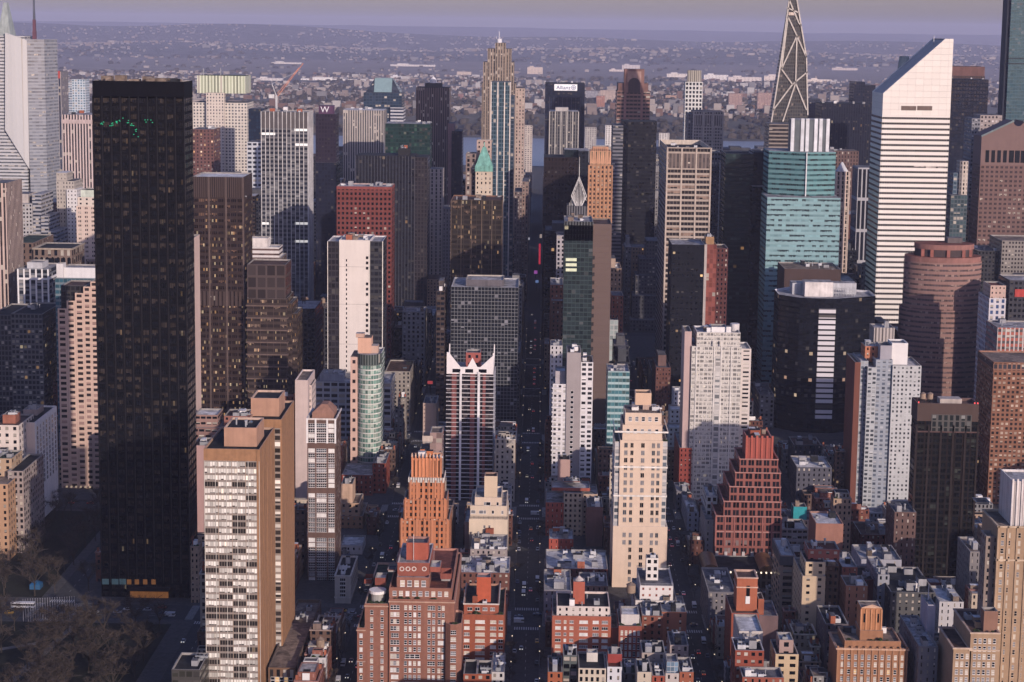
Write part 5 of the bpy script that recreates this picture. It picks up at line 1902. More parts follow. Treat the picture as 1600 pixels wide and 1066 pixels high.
for t in (.0, .30, .71, 1.0):
    x = a + W3 * t
    m.solid(x - .45, x + .45, y0 - .6, y0 - .1, z1 - 13, z1 + .6)
m.build('white_pilaster', WHITE, r)
bands(r, b[0], [z1 - .3], .9, .5, plain((.6, .54, .5)), 'cornice')
m = MB()
cxg = (a + c) / 2
m.prism([(a + 2, y0 + 5), (c - 1.5, y0 + 5), (c - 1.5, y0 + 20), (a + 2, y0 + 20)], z1 - 1, z1 + 2.5, 0, 0)
m.prism([(a + 2, y0 + 5), (c - 1.5, y0 + 5), (c - 1.5, y0 + 20), (a + 2, y0 + 20)], z1 + 2.5, z1 + 6.5, 0, 0, tops=[(cxg - 1, y0 + 8), (cxg + 2.5, y0 + 8), (cxg + 2.5, y0 + 17), (cxg - 1, y0 + 17)])
m.build('gabled_roof', plain((.27, .15, .11), .9), r)

# curved green glass tower
r = thing(AT, 'curved pale green glass tower with a peach penthouse on top', 'apartment tower', (at(575, 560, 1122)[0], 1135, 0))
D = 1122
xa, zt = at(556, 556, D)
xb, _ = at(594, 556, D)
cx_, w2 = (xa + xb) / 2, (xb - xa) / 2
gc = fac((.56, .58, .53), (.13, .23, .19), .88, .74, sp=(.50, .52, .47), blind=(.38, .47, .40), bf=.55, sub=1, wave=.08, rough=.15, fvar=.05)
n = 14
p = [(cx_ + w2 * math.cos(math.pi * (1 + i / n)), D + 10 + 9 * math.sin(math.pi * (1 + i / n))) for i in range(n + 1)] + [(xb, D + 32), (xa, D + 32)]
m = MB()
m.prism(p, 0, zt, 0, 1, 1.9, 3.3, 1.0)
m.build('wall', [gc, ROOF['silver'], plain((.5, .5, .48))], r)
m = MB()
for k in range(44):
    z = zt - 10 - k * 3.3
    pp = [(cx_ + (w2 + .18) * math.cos(math.pi * (1 + i / n)), D + 10 + 9.18 * math.sin(math.pi * (1 + i / n))) for i in range(n + 1)]
    for i in range(n):
        (x0, q0), (x1, q1) = pp[i], pp[i + 1]
        m.face([(x0, q0, z), (x1, q1, z), (x1, q1, z + .45), (x0, q0, z + .45)])
m.build('floor_band', plain((.6, .6, .56)), r)
m = MB()
pp = [(cx_ + (w2 + .25) * math.cos(math.pi * (1 + i / n)), D + 10 + 9.25 * math.sin(math.pi * (1 + i / n))) for i in range(n + 1)]
for i in range(n):
    (x0, q0), (x1, q1) = pp[i], pp[i + 1]
    m.face([(x0, q0, zt - 7), (x1, q1, zt - 7), (x1, q1, zt + .5), (x0, q0, zt + .5)], 0, [(i, 0), (i + 1, 0), (i + 1, .95), (i, .95)])
m.build('louvre_belt', fac((.14, .16, .15), (.04, .05, .045), .6, .9, bf=0), r)
xl_, _ = at(546, 556, D)
m = MB()
m.box(xl_, xa + .5, D + 6, D + 30, 0, zt - 2, 0, 1, 5, 6.6)
m.build('side_wall', [fac((.56, .39, .32), (.04, .03, .03), .42, .36, bf=.1), ROOF['tan']], r)
pa, pz = at(559, 528, D + 14)
pb, _ = at(580, 528, D + 14)
m = MB()
m.box(pa, pb, D + 14, D + 26, zt - 1, pz)
m.build('penthouse', [plain((.60, .36, .25), .85, .08), ROOF['tan']], r)
m = MB()
m.box(pb, pb + 4.5, D + 15, D + 23, zt - 1, zt + 4)
m.box(pa - 1.5, pa + 4, D + 16, D + 22, pz - .2, pz + 2.5)
m.build('penthouse', [plain((.5, .34, .26), .85, .08), ROOF['silver']], r)
hero_extent(546, 595, 525, 738, D, 'the curved green glass tower', xl_, xb, 32)

r, b = tower(OT, 'white-banded office block wrapping behind curved green glass tower', 'office block', 'the white-banded block', 670, 1185, [
    ('wall', 493, 611, 596, 0, 36, fac((.44, .44, .46), (.035, .035, .042), .8, .55, sp=(.40, .40, .42), bf=.15), 5.5, 4, dict(roof='silver')),
    ('penthouse', 500, 536, 585, 6, 20, plain((.3, .3, .33)), 3, 4, dict(z0='p', roof='silver'))], top=4)

# crown-topped tower
ct = fac((.045, .035, .036), (.018, .018, .022), .88, .72, sp=(.06, .045, .045), blind=(.12, .1, .1), bf=.12)
r, b = tower(AT, 'dark balconied tower with white piers and a spiked white crown', 'apartment tower', 'the spiked white-crowned tower', 770, 1070, [
    ('wall', 698, 771, 580, 0, 30, ct, 2.6, 2.72, dict(par=0, roof='silver')),
    ('penthouse', 728, 751, 551, 10, 12, fac((.34, .11, .09), DARKG, .35, .4, bf=0), 4, 5, dict(z0='p', roof='grey'))])
a, c, y0, y1, z0, z1 = b[0]
W3 = c - a
m = MB()
m.solid(a - .3, c + .3, y0 - 1.1, y0 - .05, 0, .28)
m.solid(c + .02, c + .9, y0 - .05, y1, 0, .28)
slab = m.mesh('balcony', [plain((.62, .6, .6))], (a, y0, 0))
for k in range(40):
    inst('balcony', slab, r, (a, y0, z1 - 3 - 2.72 * k))
for q0, q1 in ((718.5, 721.8), (746.5, 750.3)):
    xq, _ = at(q0, 580, 1070)
    xr_, _ = at(q1, 580, 1070)
    m = MB()
    m.solid(xq, xr_, y0 - 1.6, y0 - .2, 0, z1)
    m.build('pier', plain((.72, .7, .7)), r)
for q0, q1 in ((706, 713.5), (735, 742), (754.5, 759)):
    xq, _ = at(q0, 580, 1070)
    xr_, _ = at(q1, 580, 1070)
    m = MB()
    m.solid(xq, xr_, y0 - .7, y0 - .02, 0, z1)
    m.build('brick_pier', plain((.20, .075, .07)), r)


def crown(pr, thick, axis, fix):
    m = MB()
    f = (lambda u, z, o: (u, fix + o, z)) if axis == 'x' else (lambda u, z, o: (fix + o, u, z))
    A = [f(u, z, 0) for u, z in pr]
    Bq = [f(u, z, thick) for u, z in pr]
    m.face(A)
    m.face(Bq[::-1])
    for i in range(len(pr)):
        j = (i + 1) % len(pr)
        m.face([A[i], Bq[i], Bq[j], A[j]])
    return m


H = z1
prof = [(a, H - 1.5), (c, H - 1.5), (c, H + 10.8)]
for t, h in ((.72, 3.0), (.655, 3.0), (.55, 9.0), (.445, 3.0), (.29, 3.0), (.04, 12.2)):
    prof.append((a + W3 * t, H + h))
prof.append((a, H + 12.2))
crown(prof, .8, 'x', y0 - .9).build('crown', plain((.74, .7, .68), .8, .06), r)
L_ = y1 - y0
for fx in (a - .02, c - .6):
    pr = [(y0, H - 1.5), (y1, H - 1.5), (y1, H + 12), (y0 + L_ * .86, H + 4), (y0 + L_ * .6, H + 4.4), (y0 + L_ * .5, H + 9), (y0 + L_ * .4, H + 4.4), (y0 + L_ * .14, H + 4), (y0, H + 12)]
    crown(pr, .6, 'y', fx).build('crown', plain((.74, .7, .68), .8, .06), r)
for q in (711, 731, 752):
    xq, _ = at(q, 580, 1070)
    m = MB()
    m.solid(xq - 1.6, xq + 3.4, y0 - .98, y0 - .88, H - .6, H + 1.7)
    m.build('crown_window', PANES['dark'], r)

# orange deco tower
bk = fac((.45, .19, .10), (.03, .022, .02), .40, .60, sp=(.44, .15, .06), bf=.22, blind=(.6, .5, .4), var=.14)
r, b = tower(AT, 'bright orange brick deco tower with ribbed crown and white stone belt', 'apartment tower', 'the bright orange deco tower', 890, 882, [
    ('wall', 625, 702, 812, 0, 24, bk, 2.6, 3.3, dict(roof='tan', par=.8)),
    ('wall', 631, 698, 780, 1.2, 20, bk, 2.6, 3.3, dict(roof='tan', par=.8)),
    ('wall', 639, 693, 752, 2.4, 16, bk, 2.6, 3.3, dict(roof='tan', par=.3)),
    ('crown', 644, 689, 716, 3.6, 13, fac((.54, .22, .11), (.10, .05, .03), .35, .8, bf=0), 2.2, 11, dict(z0='p', roof='tan', par=1.0, parc=(.5, .24, .13)))])
for bx, nn in ((b[0], 6), (b[1], 5), (b[2], 5)):
    fins(r, bx[0] + 1, bx[1] - 1, bx[2], 0 if bx is b[0] else bx[5] - 16, bx[5] + .8, nn, 1.0, .45, plain((.50, .21, .11), .9, .12), 'pier')
a, c, y0, y1, z0, z1 = b[2]
bands(r, b[2], [z1 - .5], 2.6, .35, plain((.62, .58, .52)), 'stone_belt')
m = MB()
for i in range(14):
    x = a + (c - a) * (i + .5) / 14
    m.solid(x - .25, x + .25, y0 - .6, y0 - .35, z1 - .2, z1 + 2.3)
m.build('belt_niche', plain((.26, .22, .2)), r)
a, c, y0, y1, z0, z1 = b[3]
fins(r, a, c, y0, z0 + 2, z1 + 1, 8, .7, .5, plain((.58, .24, .12)), 'pier')
m = MB()
for i in range(9):
    x = a + (c - a) * i / 8
    m.prism([(x - .4, y0 - .5), (x + .4, y0 - .5), (x + .4, y0 + .4), (x - .4, y0 + .4)], z1 + 1, z1 + 2.8, 0, 0, tops=[(x - .15, y0 - .2), (x + .15, y0 - .2), (x + .15, y0 + .1), (x - .15, y0 + .1)])
m.build('pinnacle', plain((.62, .42, .3)), r)
clutter(r, a + 1, c - 1, y0 + 1, y1 - 1, z1 - 1, 4, random.Random(8), OBRICK, 'bbh', 0)

# stacked cream terraces between the orange tower and the central street
r, b = tower('apartment_block', 'cream block of three receding terraces with a blank front and slim bulkhead', 'apartment block', 'the cream terraced block', 850, 930, [
    ('wall', 733, 793, 811, 0, 40, plain((.60, .50, .38), .85, .07), 4, 3.4, dict(roof='silver', parc=(.62, .52, .42))),
    ('terrace', 735, 792, 790, 3, 33, plain((.58, .48, .37), .85, .07), 4, 3.4, dict(z0='p', roof='silver', parc=(.62, .52, .42))),
    ('terrace', 742, 784, 777, 7, 24, plain((.60, .48, .37), .85, .07), 4, 3.4, dict(z0='p', roof='silver', parc=(.62, .52, .42))),
    ('bulkhead', 757, 777, 744, 10, 9, plain((.58, .46, .33), .85, .07), 4, 3.4, dict(z0='p', roof='brown', parc=(.3, .2, .16))),
    ('wing', 726, 734, 816, 6, 28, plain((.36, .27, .25), .85, .1), 4, 4, dict(roof='white'))])
a, c, y0, y1, z0, z1 = b[0]
for k in range(5):
    for t in (.40, .53):
        q = WINQ.setdefault(r.name, [r, []])[1]
        q.append(('window', wmesh('dark', WHITE, 1, 2), (a + (c - a) * t, y0, z1 - 5 - k * 3.6), (1.2, 1, 1.5), 0))
for bx, spots in ((b[1], (.08, .3, .4, .62, .88)), (b[2], (.38, .5, .85))):
    for t in spots:
        WINQ[r.name][1].append(('window', wmesh(rn.choice(['dark', 'grey']), WHITE, 1, 1), (bx[0] + (bx[1] - bx[0]) * t, bx[2], bx[5] - 4.6), (rn.choice((1.2, 2.6)), 1, 2.0), 0))
railing(r, b[0][0], b[0][1], b[0][2] + .2, b[0][2] + 2.6, z1, 1.0, plain((.1, .09, .09)))
m = MB()
x, z = at(765, 835, 926)
m.solid(x - 4.4 * .5, x + 2.2, 927, 929.9, z - 9, z + 2.5)
m.build('chimney', BRK2, r)

tower('apartment_block', 'white house block full of small dark windows beside the central street', 'apartment block', 'the small white-windowed block', 790, 1012, [
    ('wall', 774, 799, 772, 0, 26, fac((.52, .50, .5), DARKG, .42, .5, bf=.2), 2.4, 3, dict(roof='silver'))], top=7)
tower('apartment_block', 'narrow blank tan slab rising between the left street and white-crowned tower', 'apartment block', 'the narrow tan slab', 700, 1094, [
    ('wall', 661, 682, 630, 0, 24, plain((.44, .33, .27), .85, .1), 4, 4, dict(roof='grey'))], top=2)
tower('apartment_block', 'beige-grey stack of setback roofs in front of the narrow tan slab', 'apartment block', 'the beige setback stack', 715, 990, [
    ('wall', 655, 690, 706, 0, 20, fac((.42, .34, .3), DARKG, .3, .4), 3, 3.4, dict(roof='tan')),
    ('upper_block', 672, 691, 676, 4, 16, fac((.32, .23, .21), (.28, .2, .18), .9, .9, bf=0), 3, 3.4, dict(z0='p', roof='tan')),
    ('upper_block', 660, 676, 690, 3, 12, plain((.48, .40, .34)), 3, 3.4, dict(z0=60, roof='tan'))], top=3)

# low blocks on the left street
r, b = tower('apartment_block', 'tan brick corner block with stepped roof terraces left of the left street', 'apartment block', 'the tan corner block', 850, 1003, [
    ('wall', 531, 567, 806, 0, 30, fac((.38, .22, .13), DARKG, .3, .5, bf=.3), 3.4, 3.3, dict(roof='tan')),
    ('terrace', 532, 562, 786, 3, 22, fac((.44, .29, .19), DARKG, .4, .5, bf=.3), 3.4, 3.3, dict(z0='p', roof='tan')),
    ('terrace', 533, 551, 756, 6, 16, plain((.50, .34, .24)), 3.4, 3.3, dict(z0='p', roof='tan'))], top=4)
tower('apartment_block', 'dark red brick block along the left street below curved glass tower', 'apartment block', 'the dark red street block', 790, 1076, [
    ('wall', 534, 582, 742, 0, 30, fac((.23, .065, .045), DARKG, .3, .5, bf=.2), 3, 3.2, dict(roof='silver')),
    ('wing', 582, 603, 724, 6, 30, fac((.26, .07, .05), DARKG, .3, .5, bf=.2), 3, 3.2, dict(roof='silver'))], top=9)
tower('warehouse', 'low white-walled roof hut beside left street with small dark openings', 'low building', 'the low white hut', 880, 952, [
    ('wall', 531, 566, 852, 0, 20, fac((.66, .63, .62), DARKG, .3, .35, bf=0), 3, 4, dict(roof='white')),
    ('wing', 528, 545, 866, -6, 6, plain((.16, .2, .28)), 3, 4, dict(roof='grey'))], top=6)
r, b = tower('town_house', 'narrow cream corner house with a single column of wide windows', 'house', 'the narrow cream house', 950, 868, [
    ('wall', 523, 548, 899, 0, 34, fac((.40, .36, .31), DARKG, .3, .5, bf=.2), 3, 3.3, dict(roof='dark', parc=(.5, .45, .4)))], top=4)
a, c, y0, y1, z0, z1 = b[0]
m = MB()
m.box(a, c, y0 - .1, y0 - .01, 0, z1, 0, 0)
m.build('front_wall', plain((.46, .41, .35), .85, .1), r)
wins(r, a, c, y0 - .1, 3.5, z1 - 1.2, 1, 5, 2.8, 1.7, ['dark'], rn, cols=3, rows=1)
bands(r, b[0], [3.0, z1 - .6], .5, .3, plain((.5, .46, .42)))

# near brick mansion block
mb = plain((.255, .118, .082), .9, .16, .5)
r, b = tower(AT, 'large terraced red brick mansion block with many cream window blinds', 'apartment block', 'the large brick mansion block', 1066, 747, [
    ('wall', 608, 710, 936, 0, 70, mb, 4, 3.2, dict(roof='brown', parc=(.4, .2, .15))),
    ('terrace', 608, 706, 918, 2.5, 60, mb, 4, 3.2, dict(z0='p', roof='red', parc=(.4, .2, .15))),
    ('terrace', 620, 671, 902, 4.5, 40, mb, 4, 3.2, dict(z0='p', roof='silver', parc=(.45, .28, .24))),
    ('terrace', 621, 671, 879, 9, 30, plain((.25, .085, .06), .9, .14, .5), 4, 3.2, dict(z0='p', roof='silver', parc=(.5, .45, .44))),
    ('bulkhead', 635, 669, 848, 16, 10, plain((.34, .095, .06), .9, .14, .5), 4, 3.2, dict(z0='p', roof='grey', parc=(.3, .16, .13))),
    ('wing', 570, 608, 943, 1, 60, mb, 4, 3.2, dict(roof='green', parc=(.5, .36, .28))),
    ('wing', 558, 570, 981, .5, 50, mb, 4, 3.2, dict(roof='green', parc=(.5, .36, .28))),
    ('chimney', 605, 619, 891, 12, 10, plain((.28, .09, .062), .9, .14, .5), 4, 3.2, dict(z0=54, roof='grey')),
    ('chimney', 672, 688, 886, 10, 10, plain((.28, .09, .062), .9, .14, .5), 4, 3.2, dict(z0=54, roof='white')),
    ('chimney', 688, 705, 905, 8, 8, plain((.24, .08, .06), .9, .14, .5), 4, 3.2, dict(z0=54, roof='white')),
    ('chimney', 586, 603, 903, 14, 8, plain((.22, .07, .05), .9, .14, .5), 4, 3.2, dict(z0=46, roof='white')),
    ('chimney', 569, 581, 912, 22, 8, plain((.22, .07, .05), .9, .14, .5), 4, 3.2, dict(z0=46, roof='brown')),
    ('bay', 696, 721, 976, -4, 20, mb, 4, 3.2, dict(roof='brown', parc=(.42, .24, .18), cut=2.2))])
# windows row by row from the top, then the rest
A0 = b[0]
wa = A0[1] - A0[0]
for f in range(13):
    zt_, zb_ = A0[5] - 2.2 - f * 3.25, A0[5] - 2.2 - (f + 1) * 3.25
    for t0, t1, n_ in ((.02, .16, 3), (.22, .50, 4), (.58, .72, 2), (.74, .86, 2)):
        if rn.random() < .12:
            wins(r, A0[0] + wa * t0, A0[0] + wa * t1, A0[2], zb_, zt_, 1, 1, wa * (t1 - t0) * .8, 1.9, ['cream', 'white', 'dark'], rn, cols=3)
        else:
            wins(r, A0[0] + wa * t0, A0[0] + wa * t1, A0[2], zb_, zt_, n_, 1, 1.25, 2.0, MIXN, rn)
    Wg = b[5]
    if f < 11:
        wins(r, Wg[0] + .8, Wg[1] - .8, Wg[2], Wg[5] - 2.4 - (f + 1) * 3.25, Wg[5] - 2.4 - f * 3.25, 2, 1, 1.3, 2.0, MIXN, rn)
        if f < 9:
            wins(r, b[6][0] + .4, b[6][1] - .3, b[6][2], b[6][5] - 2.0 - (f + 1) * 3.25, b[6][5] - 2.0 - f * 3.25, 1, 1, 1.4, 1.9, MIXN, rn)
        if f < 10:
            B_ = b[12]
            wins(r, B_[0] + 2.2, B_[1] - 2.2, B_[2], B_[5] - 2.0 - (f + 1) * 3.25, B_[5] - 2.0 - f * 3.25, 1, 1, 2.4, 1.9, MIXN, rn, cols=3)
T = b[1]
wins(r, T[0] + 1, T[1] - 1, T[2], T[5] - 4.3, T[5] - 1, 9, 1, 1.7, 2.2, ['cream', 'white', 'cream', 'grey'], rn)
T = b[2]
wins(r, T[0] + 1, T[1] - 1, T[2], T[5] - 4.6, T[5] - 1, 4, 1, 2.0, 2.8, ['cream', 'grey', 'cream'], rn)
for bx in (b[0], b[5], b[6]):
    bands(r, bx, [bx[5] - 1.4], .5, .35, plain((.46, .30, .22)))
bands(r, b[6], [b[6][5] - 16, b[6][5] - 29], .35, .2, plain((.46, .34, .28)), 'string_course')
T = b[3]
m = MB()
for q in (628, 637.5, 647, 663):
    x, z = at(q, 889, T[2])
    for i in range(16):
        t0, t1 = 2 * math.pi * i / 16, 2 * math.pi * (i + 1) / 16
        m.face([(x + 1.1 * math.cos(t0), T[2] - .1, z + 1.1 * math.sin(t0)), (x + .7 * math.cos(t0), T[2] - .1, z + .7 * math.sin(t0)),
                (x + .7 * math.cos(t1), T[2] - .1, z + .7 * math.sin(t1)), (x + 1.1 * math.cos(t1), T[2] - .1, z + 1.1 * math.sin(t1))][::-1])
m.build('round_window', plain((.6, .52, .46)), r)
x, z = at(589, 936, 752)
m = MB()
m.cyl(x, 756, 3.1, b[5][5] - 1, b[5][5] + 2.6, 18, 0, 0)
m.build('roof_room', plain((.35, .34, .32), .3), r)
m = MB()
m.cyl(x, 756, 3.9, b[5][5] + 2.6, b[5][5] + 3.9, 18, 0, 0)
m.build('roof_canopy', WHITE, r)
m = MB()
x, _ = at(647, 850, 765)
m.beam((x, 762.5, b[3][5] - 1), (x, 762.5, b[4][5] + 4), .16)
m.build('flagpole', WHITE, r)
for bx, n_ in ((b[0], 5), (b[1], 5), (b[3], 3), (b[5], 3)):
    pass
rr2 = random.Random(31)
for i in range(46):
    x = rr2.uniform(T[0] - 10, T[1] + 12)
    PLANTS = globals().setdefault('PLANTS', [])
# planted boxes along the terraces


def bush_mesh(rr, n=130, r0=.9):
    m = MB()
    for i in range(n):
        a_ = Vector((rr.gauss(0, 1), rr.gauss(0, 1), rr.gauss(0, 1))).normalized() * r0 * rr.uniform(.45, 1)
        a_.z = a_.z * .8 + .7
        u = Vector((rr.gauss(0, 1), rr.gauss(0, 1), rr.gauss(0, 1))).normalized() * .24
        w = u.cross(Vector((rr.gauss(0, 1), rr.gauss(0, 1), rr.gauss(0, 1)))).normalized() * .24
        m.face([a_ - u - w, a_ + u - w, a_ + u + w, a_ - u + w], i % 2)
    return m.mesh('shrub', [plain((.035, .06, .025), .9, .3, 1), plain((.07, .085, .04), .9, .3, 1)])


BUSH = [bush_mesh(random.Random(i)) for i in range(3)]


def planters(root, a, c, y, z, n, rr):
    for i in range(n):
        s_ = rr.uniform(.5, 1.1)
        inst('planter_shrub', rr.choice(BUSH), root, (a + (c - a) * rr.random(), y + rr.uniform(-.3, .3), z), (s_, s_, s_ * rr.uniform(.8, 1.4)))


planters(r, b[5][0] + 1, b[5][1] - 1, b[5][2] + 1.3, b[5][5] - 1, 9, rr2)
planters(r, b[12][0] + 1, b[12][1] - 1, b[12][2] + 1.6, b[12][5] - 1, 7, rr2)
planters(r, b[0][0] + 2, b[0][1] - 2, b[0][2] + 1.3, b[0][5] - 1, 8, rr2)

# brick neighbour with a red roof box
r, b = tower('apartment_block', 'red brick apartment block with an orange-red roof box beside the mansion block', 'apartment block', 'the red-boxed brick block', 1040, 782, [
    ('wall', 722, 788, 960, 0, 40, plain((.29, .09, .05), .9, .16, .5), 4, 3, dict(roof='green', parc=(.36, .2, .14))),
    ('terrace', 725, 779, 943, 3, 30, plain((.31, .10, .06), .9, .16, .5), 4, 3, dict(z0='p', roof='dark', parc=(.36, .2, .14))),
    ('bulkhead', 745, 767, 902, 8, 7, plain((.42, .10, .05), .9, .16, .5), 4, 3, dict(z0='p', roof='silver', parc=(.34, .2, .18)))])
a, c, y0, y1, z0, z1 = b[0]
W3 = c - a
for f in range(9):
    for t0, t1, cl, w_ in ((.03, .20, 3, 2.6), (.30, .56, 5, 4.4), (.66, .82, 3, 2.8), (.86, .98, 2, 2.0)):
        wins(r, a + W3 * t0, a + W3 * t1, y0, z1 - 2 - (f + 1) * 3.05, z1 - 2 - f * 3.05, 1, 1, w_, 1.6, ['cream', 'white', 'dark', 'cream', 'grey'], rn, cols=cl, rows=1)
T = b[1]
wins(r, T[0] + 1, T[1] - 1, T[2], T[5] - 4, T[5] - 1.2, 4, 1, 2.2, 1.6, ['cream', 'dark', 'grey'], rn, cols=2, rows=1)
bands(r, b[1], [b[1][5] - .4], .6, .4, plain((.55, .5, .45)))
planters(r, a + 1, c - 1, y0 + 1.5, z1 - 1, 7, rr2)
clutter(r, T[0] + 1, T[1] - 1, T[2] + 1, T[2] + 6, T[5] - 1, 3, random.Random(8), BRK2, 'bhp', 0)
tower('town_house', 'low black-roofed brick house in front of red-boxed brick block', 'house', 'the black-roofed house', 1066, 738, [
    ('wall', 724, 745, 1053, 0, 18, fac((.29, .09, .05), DARKG, .5, .5, bf=.5), 3, 3.2, dict(roof='dark')),
    ('wing', 745, 768, 1053, .3, 17, fac((.29, .09, .05), DARKG, .5, .5, bf=.5), 3, 3.2, dict(roof='dark'))], top=2)
tower('town_house', 'low house with a cluttered white roof at bottom by central street', 'house', 'the white-cluttered house', 1066, 742, [
    ('wall', 768, 788, 1050, 0, 24, fac((.5, .48, .46), DARKG, .4, .5, bf=.3), 3, 3.2, dict(roof='white'))], top=10)
r, b = tower('apartment_block', 'low brown brick block with a crowded silver-white roof by the central street', 'apartment block', 'the crowded-roof brown block', 925, 868, [
    ('wall', 712, 796, 894, 0, 28, fac((.155, .075, .06), DARKG, .35, .45, bf=.3), 3, 3.4, dict(roof='white', parc=(.4, .38, .38)))], top=26)
r, b = tower('apartment_block', 'low white-roofed terrace row stacked behind crowded-roof brown block', 'apartment block', 'the white-roofed row', 870, 898, [
    ('wall', 735, 792, 858, 0, 28, fac((.30, .26, .25), DARKG, .35, .45, bf=.3), 3, 3.4, dict(roof='silver'))], top=20)

# --- centre right: beige tower
bp_ = plain((.63, .49, .37), .85, .06, .3)
r, b = tower(AT, 'pale peach stone tower with slim window columns and a stepped top', 'apartment tower', 'the peach stone tower', 930, 902, [
    ('wall', 958, 1043, 822, 0, 34, bp_, 4, 4, dict(roof='tan', parc=(.66, .6, .54))),
    ('shaft', 969, 1036, 688, .6, 30, bp_, 4, 4, dict(z0='p', roof='tan', parc=(.66, .52, .4))),
    ('glazed_corner', 961, 969.5, 690, 1.6, 28, fac((.5, .47, .44), (.10, .12, .14), .8, .6, bf=.5, blind=(.45, .45, .45)), 3.2, 3.6, dict(z0='y823', roof='tan')),
    ('glazed_corner', 1035.5, 1043, 690, 1.6, 28, fac((.5, .47, .44), (.10, .12, .14), .8, .6, bf=.5, blind=(.45, .45, .45)), 3.2, 3.6, dict(z0='y823', roof='tan')),
    ('terrace', 973, 1035, 664, 2.0, 26, bp_, 4, 4, dict(z0='y690', roof='tan', parc=(.66, .52, .4))),
    ('terrace', 977, 1034, 645, 4.0, 20, bp_, 4, 4, dict(z0='p', roof='tan', parc=(.66, .52, .4))),
    ('penthouse', 993, 1018, 614, 3.2, 9, plain((.60, .42, .29), .85, .06), 4, 4, dict(z0=100, roof='brown', parc=(.56, .4, .28)))])
S1 = b[1]
for q, ww_ in ((978, 1.8), (987.5, 1.6), (1004.5, 1.9), (1021, 1.7), (1029, 1.6)):
    xq = at(q, 700, 903)[0]
    nfl = 28
    for f in range(nfl):
        if q in (978, 1029) and f > 13:
            continue
        if q == 1004.5 or f > 3 or True:
            yw = S1[2] if f * 4.1 < S1[5] - b[0][5] + .5 else b[0][2]
            if f >= 0:
                zz = S1[5] - 4 - f * 4.1
                if b[0][5] - 2.9 < zz < b[0][5] + .6:
                    continue
                WINQ.setdefault(r.name, [r, []])[1].append(('window', wmesh(rn.choice(['grey', 'grey', 'sky', 'dark'] if f < 14 else ['dark', 'dark', 'grey']), plain((.5, .4, .31)), 2, 1), (xq, yw if zz > b[0][5] else b[0][2], zz), (ww_, 1, 2.7), 0))
for bx in (b[4], b[5]):
    wins(r, bx[0] + 1, bx[1] - 1, bx[2], bx[5] - 5, bx[5] - 1.6, 5, 1, 1.8, 2.4, ['dark', 'grey'], rn)
bands(r, (b[2][0], b[3][1], b[2][2] - 1.2, b[2][3], 0, 0), [at(960, y, 902)[1] for y in (676, 731, 776)], .9, .3, plain((.7, .66, .6)))
planters(r, b[2][0], b[2][1], b[2][2] + 1.2, b[2][5] - 1, 3, rr2)
planters(r, b[3][0], b[3][1], b[3][2] + 1.2, b[3][5] - 1, 4, rr2)
clutter(r, b[5][0] + 1, b[5][1] - 1, b[5][2] + 10, b[5][3] - 1, b[5][5] - 1, 5, random.Random(8), plain((.4, .3, .25)), 'bbh', 0)

# white stacked block
r, b = tower(AT, 'white balconied block with a tall blank grey centre and one window column', 'apartment tower', 'the grey-centred white block', 742, 1078, [
    ('wall', 886, 908, 551, -.8, 26, plain((.32, .285, .28), .85, .07), 4, 4, dict(roof='tan')),
    ('wing', 864, 886, 600, 0, 24, fac((.62, .60, .60), (.04, .04, .045), .55, .5, bf=.5, blind=(.55, .53, .5)), 3.4, 3.1, dict(roof='white')),
    ('wing', 908, 927, 566, 0, 24, fac((.66, .64, .64), (.035, .035, .04), .66, .55, bf=.35, blind=(.62, .6, .58)), 4, 3.1, dict(roof='tan')),
    ('upper_block', 868, 884, 580, 6, 16, plain((.38, .35, .36)), 3, 3, dict(z0='y601', roof='white'))], top=0)
a, c, y0, y1, z0, z1 = b[0]
wins(r, a + 2.4, c - 4, y0, z1 - 92, z1 - 24, 1, 21, 1.9, 1.9, ['dark'], rn, rows=1)
clutter(r, b[2][0] + 1, b[2][1] - 1, b[2][2] + 1, b[2][3] - 1, b[2][5] - 1, 4, random.Random(1), WHITE, 'bbh', 0)
clutter(r, a + 1, c - 1, y0 + 3, y1 - 1, z1 - 1, 4, random.Random(2), WHITE, 'hhb', 0)
for k in range(15):
    m = MB()
    z = b[1][5] - 3.1 * (k + 1)
    m.solid(b[1][0] - .6, b[1][0] + 5.2, b[1][2] - 1.0, b[1][2] - .03, z, z + .95)
    m.build('balcony', plain((.62, .6, .6)), r)
tower('apartment_block', 'small pink rendered block at the foot of grey-centred white block', 'apartment block', 'the small pink block', 745, 1020, [
    ('wall', 872, 891, 718, 0, 12, plain((.42, .28, .24), .85, .08), 3, 3, dict(roof='brown'))], top=1)
tower(OT, 'low turquoise glass block with white floor bands behind peach stone tower', 'office block', 'the turquoise banded block', 655, 1110, [
    ('wall', 950, 984, 580, 0, 26, fac((.24, .34, .36), (.06, .15, .17), .92, .6, sp=(.34, .46, .47), bf=.2, blind=(.1, .16, .16), wave=.06), 2.4, 4, dict(roof='silver'))], top=4)
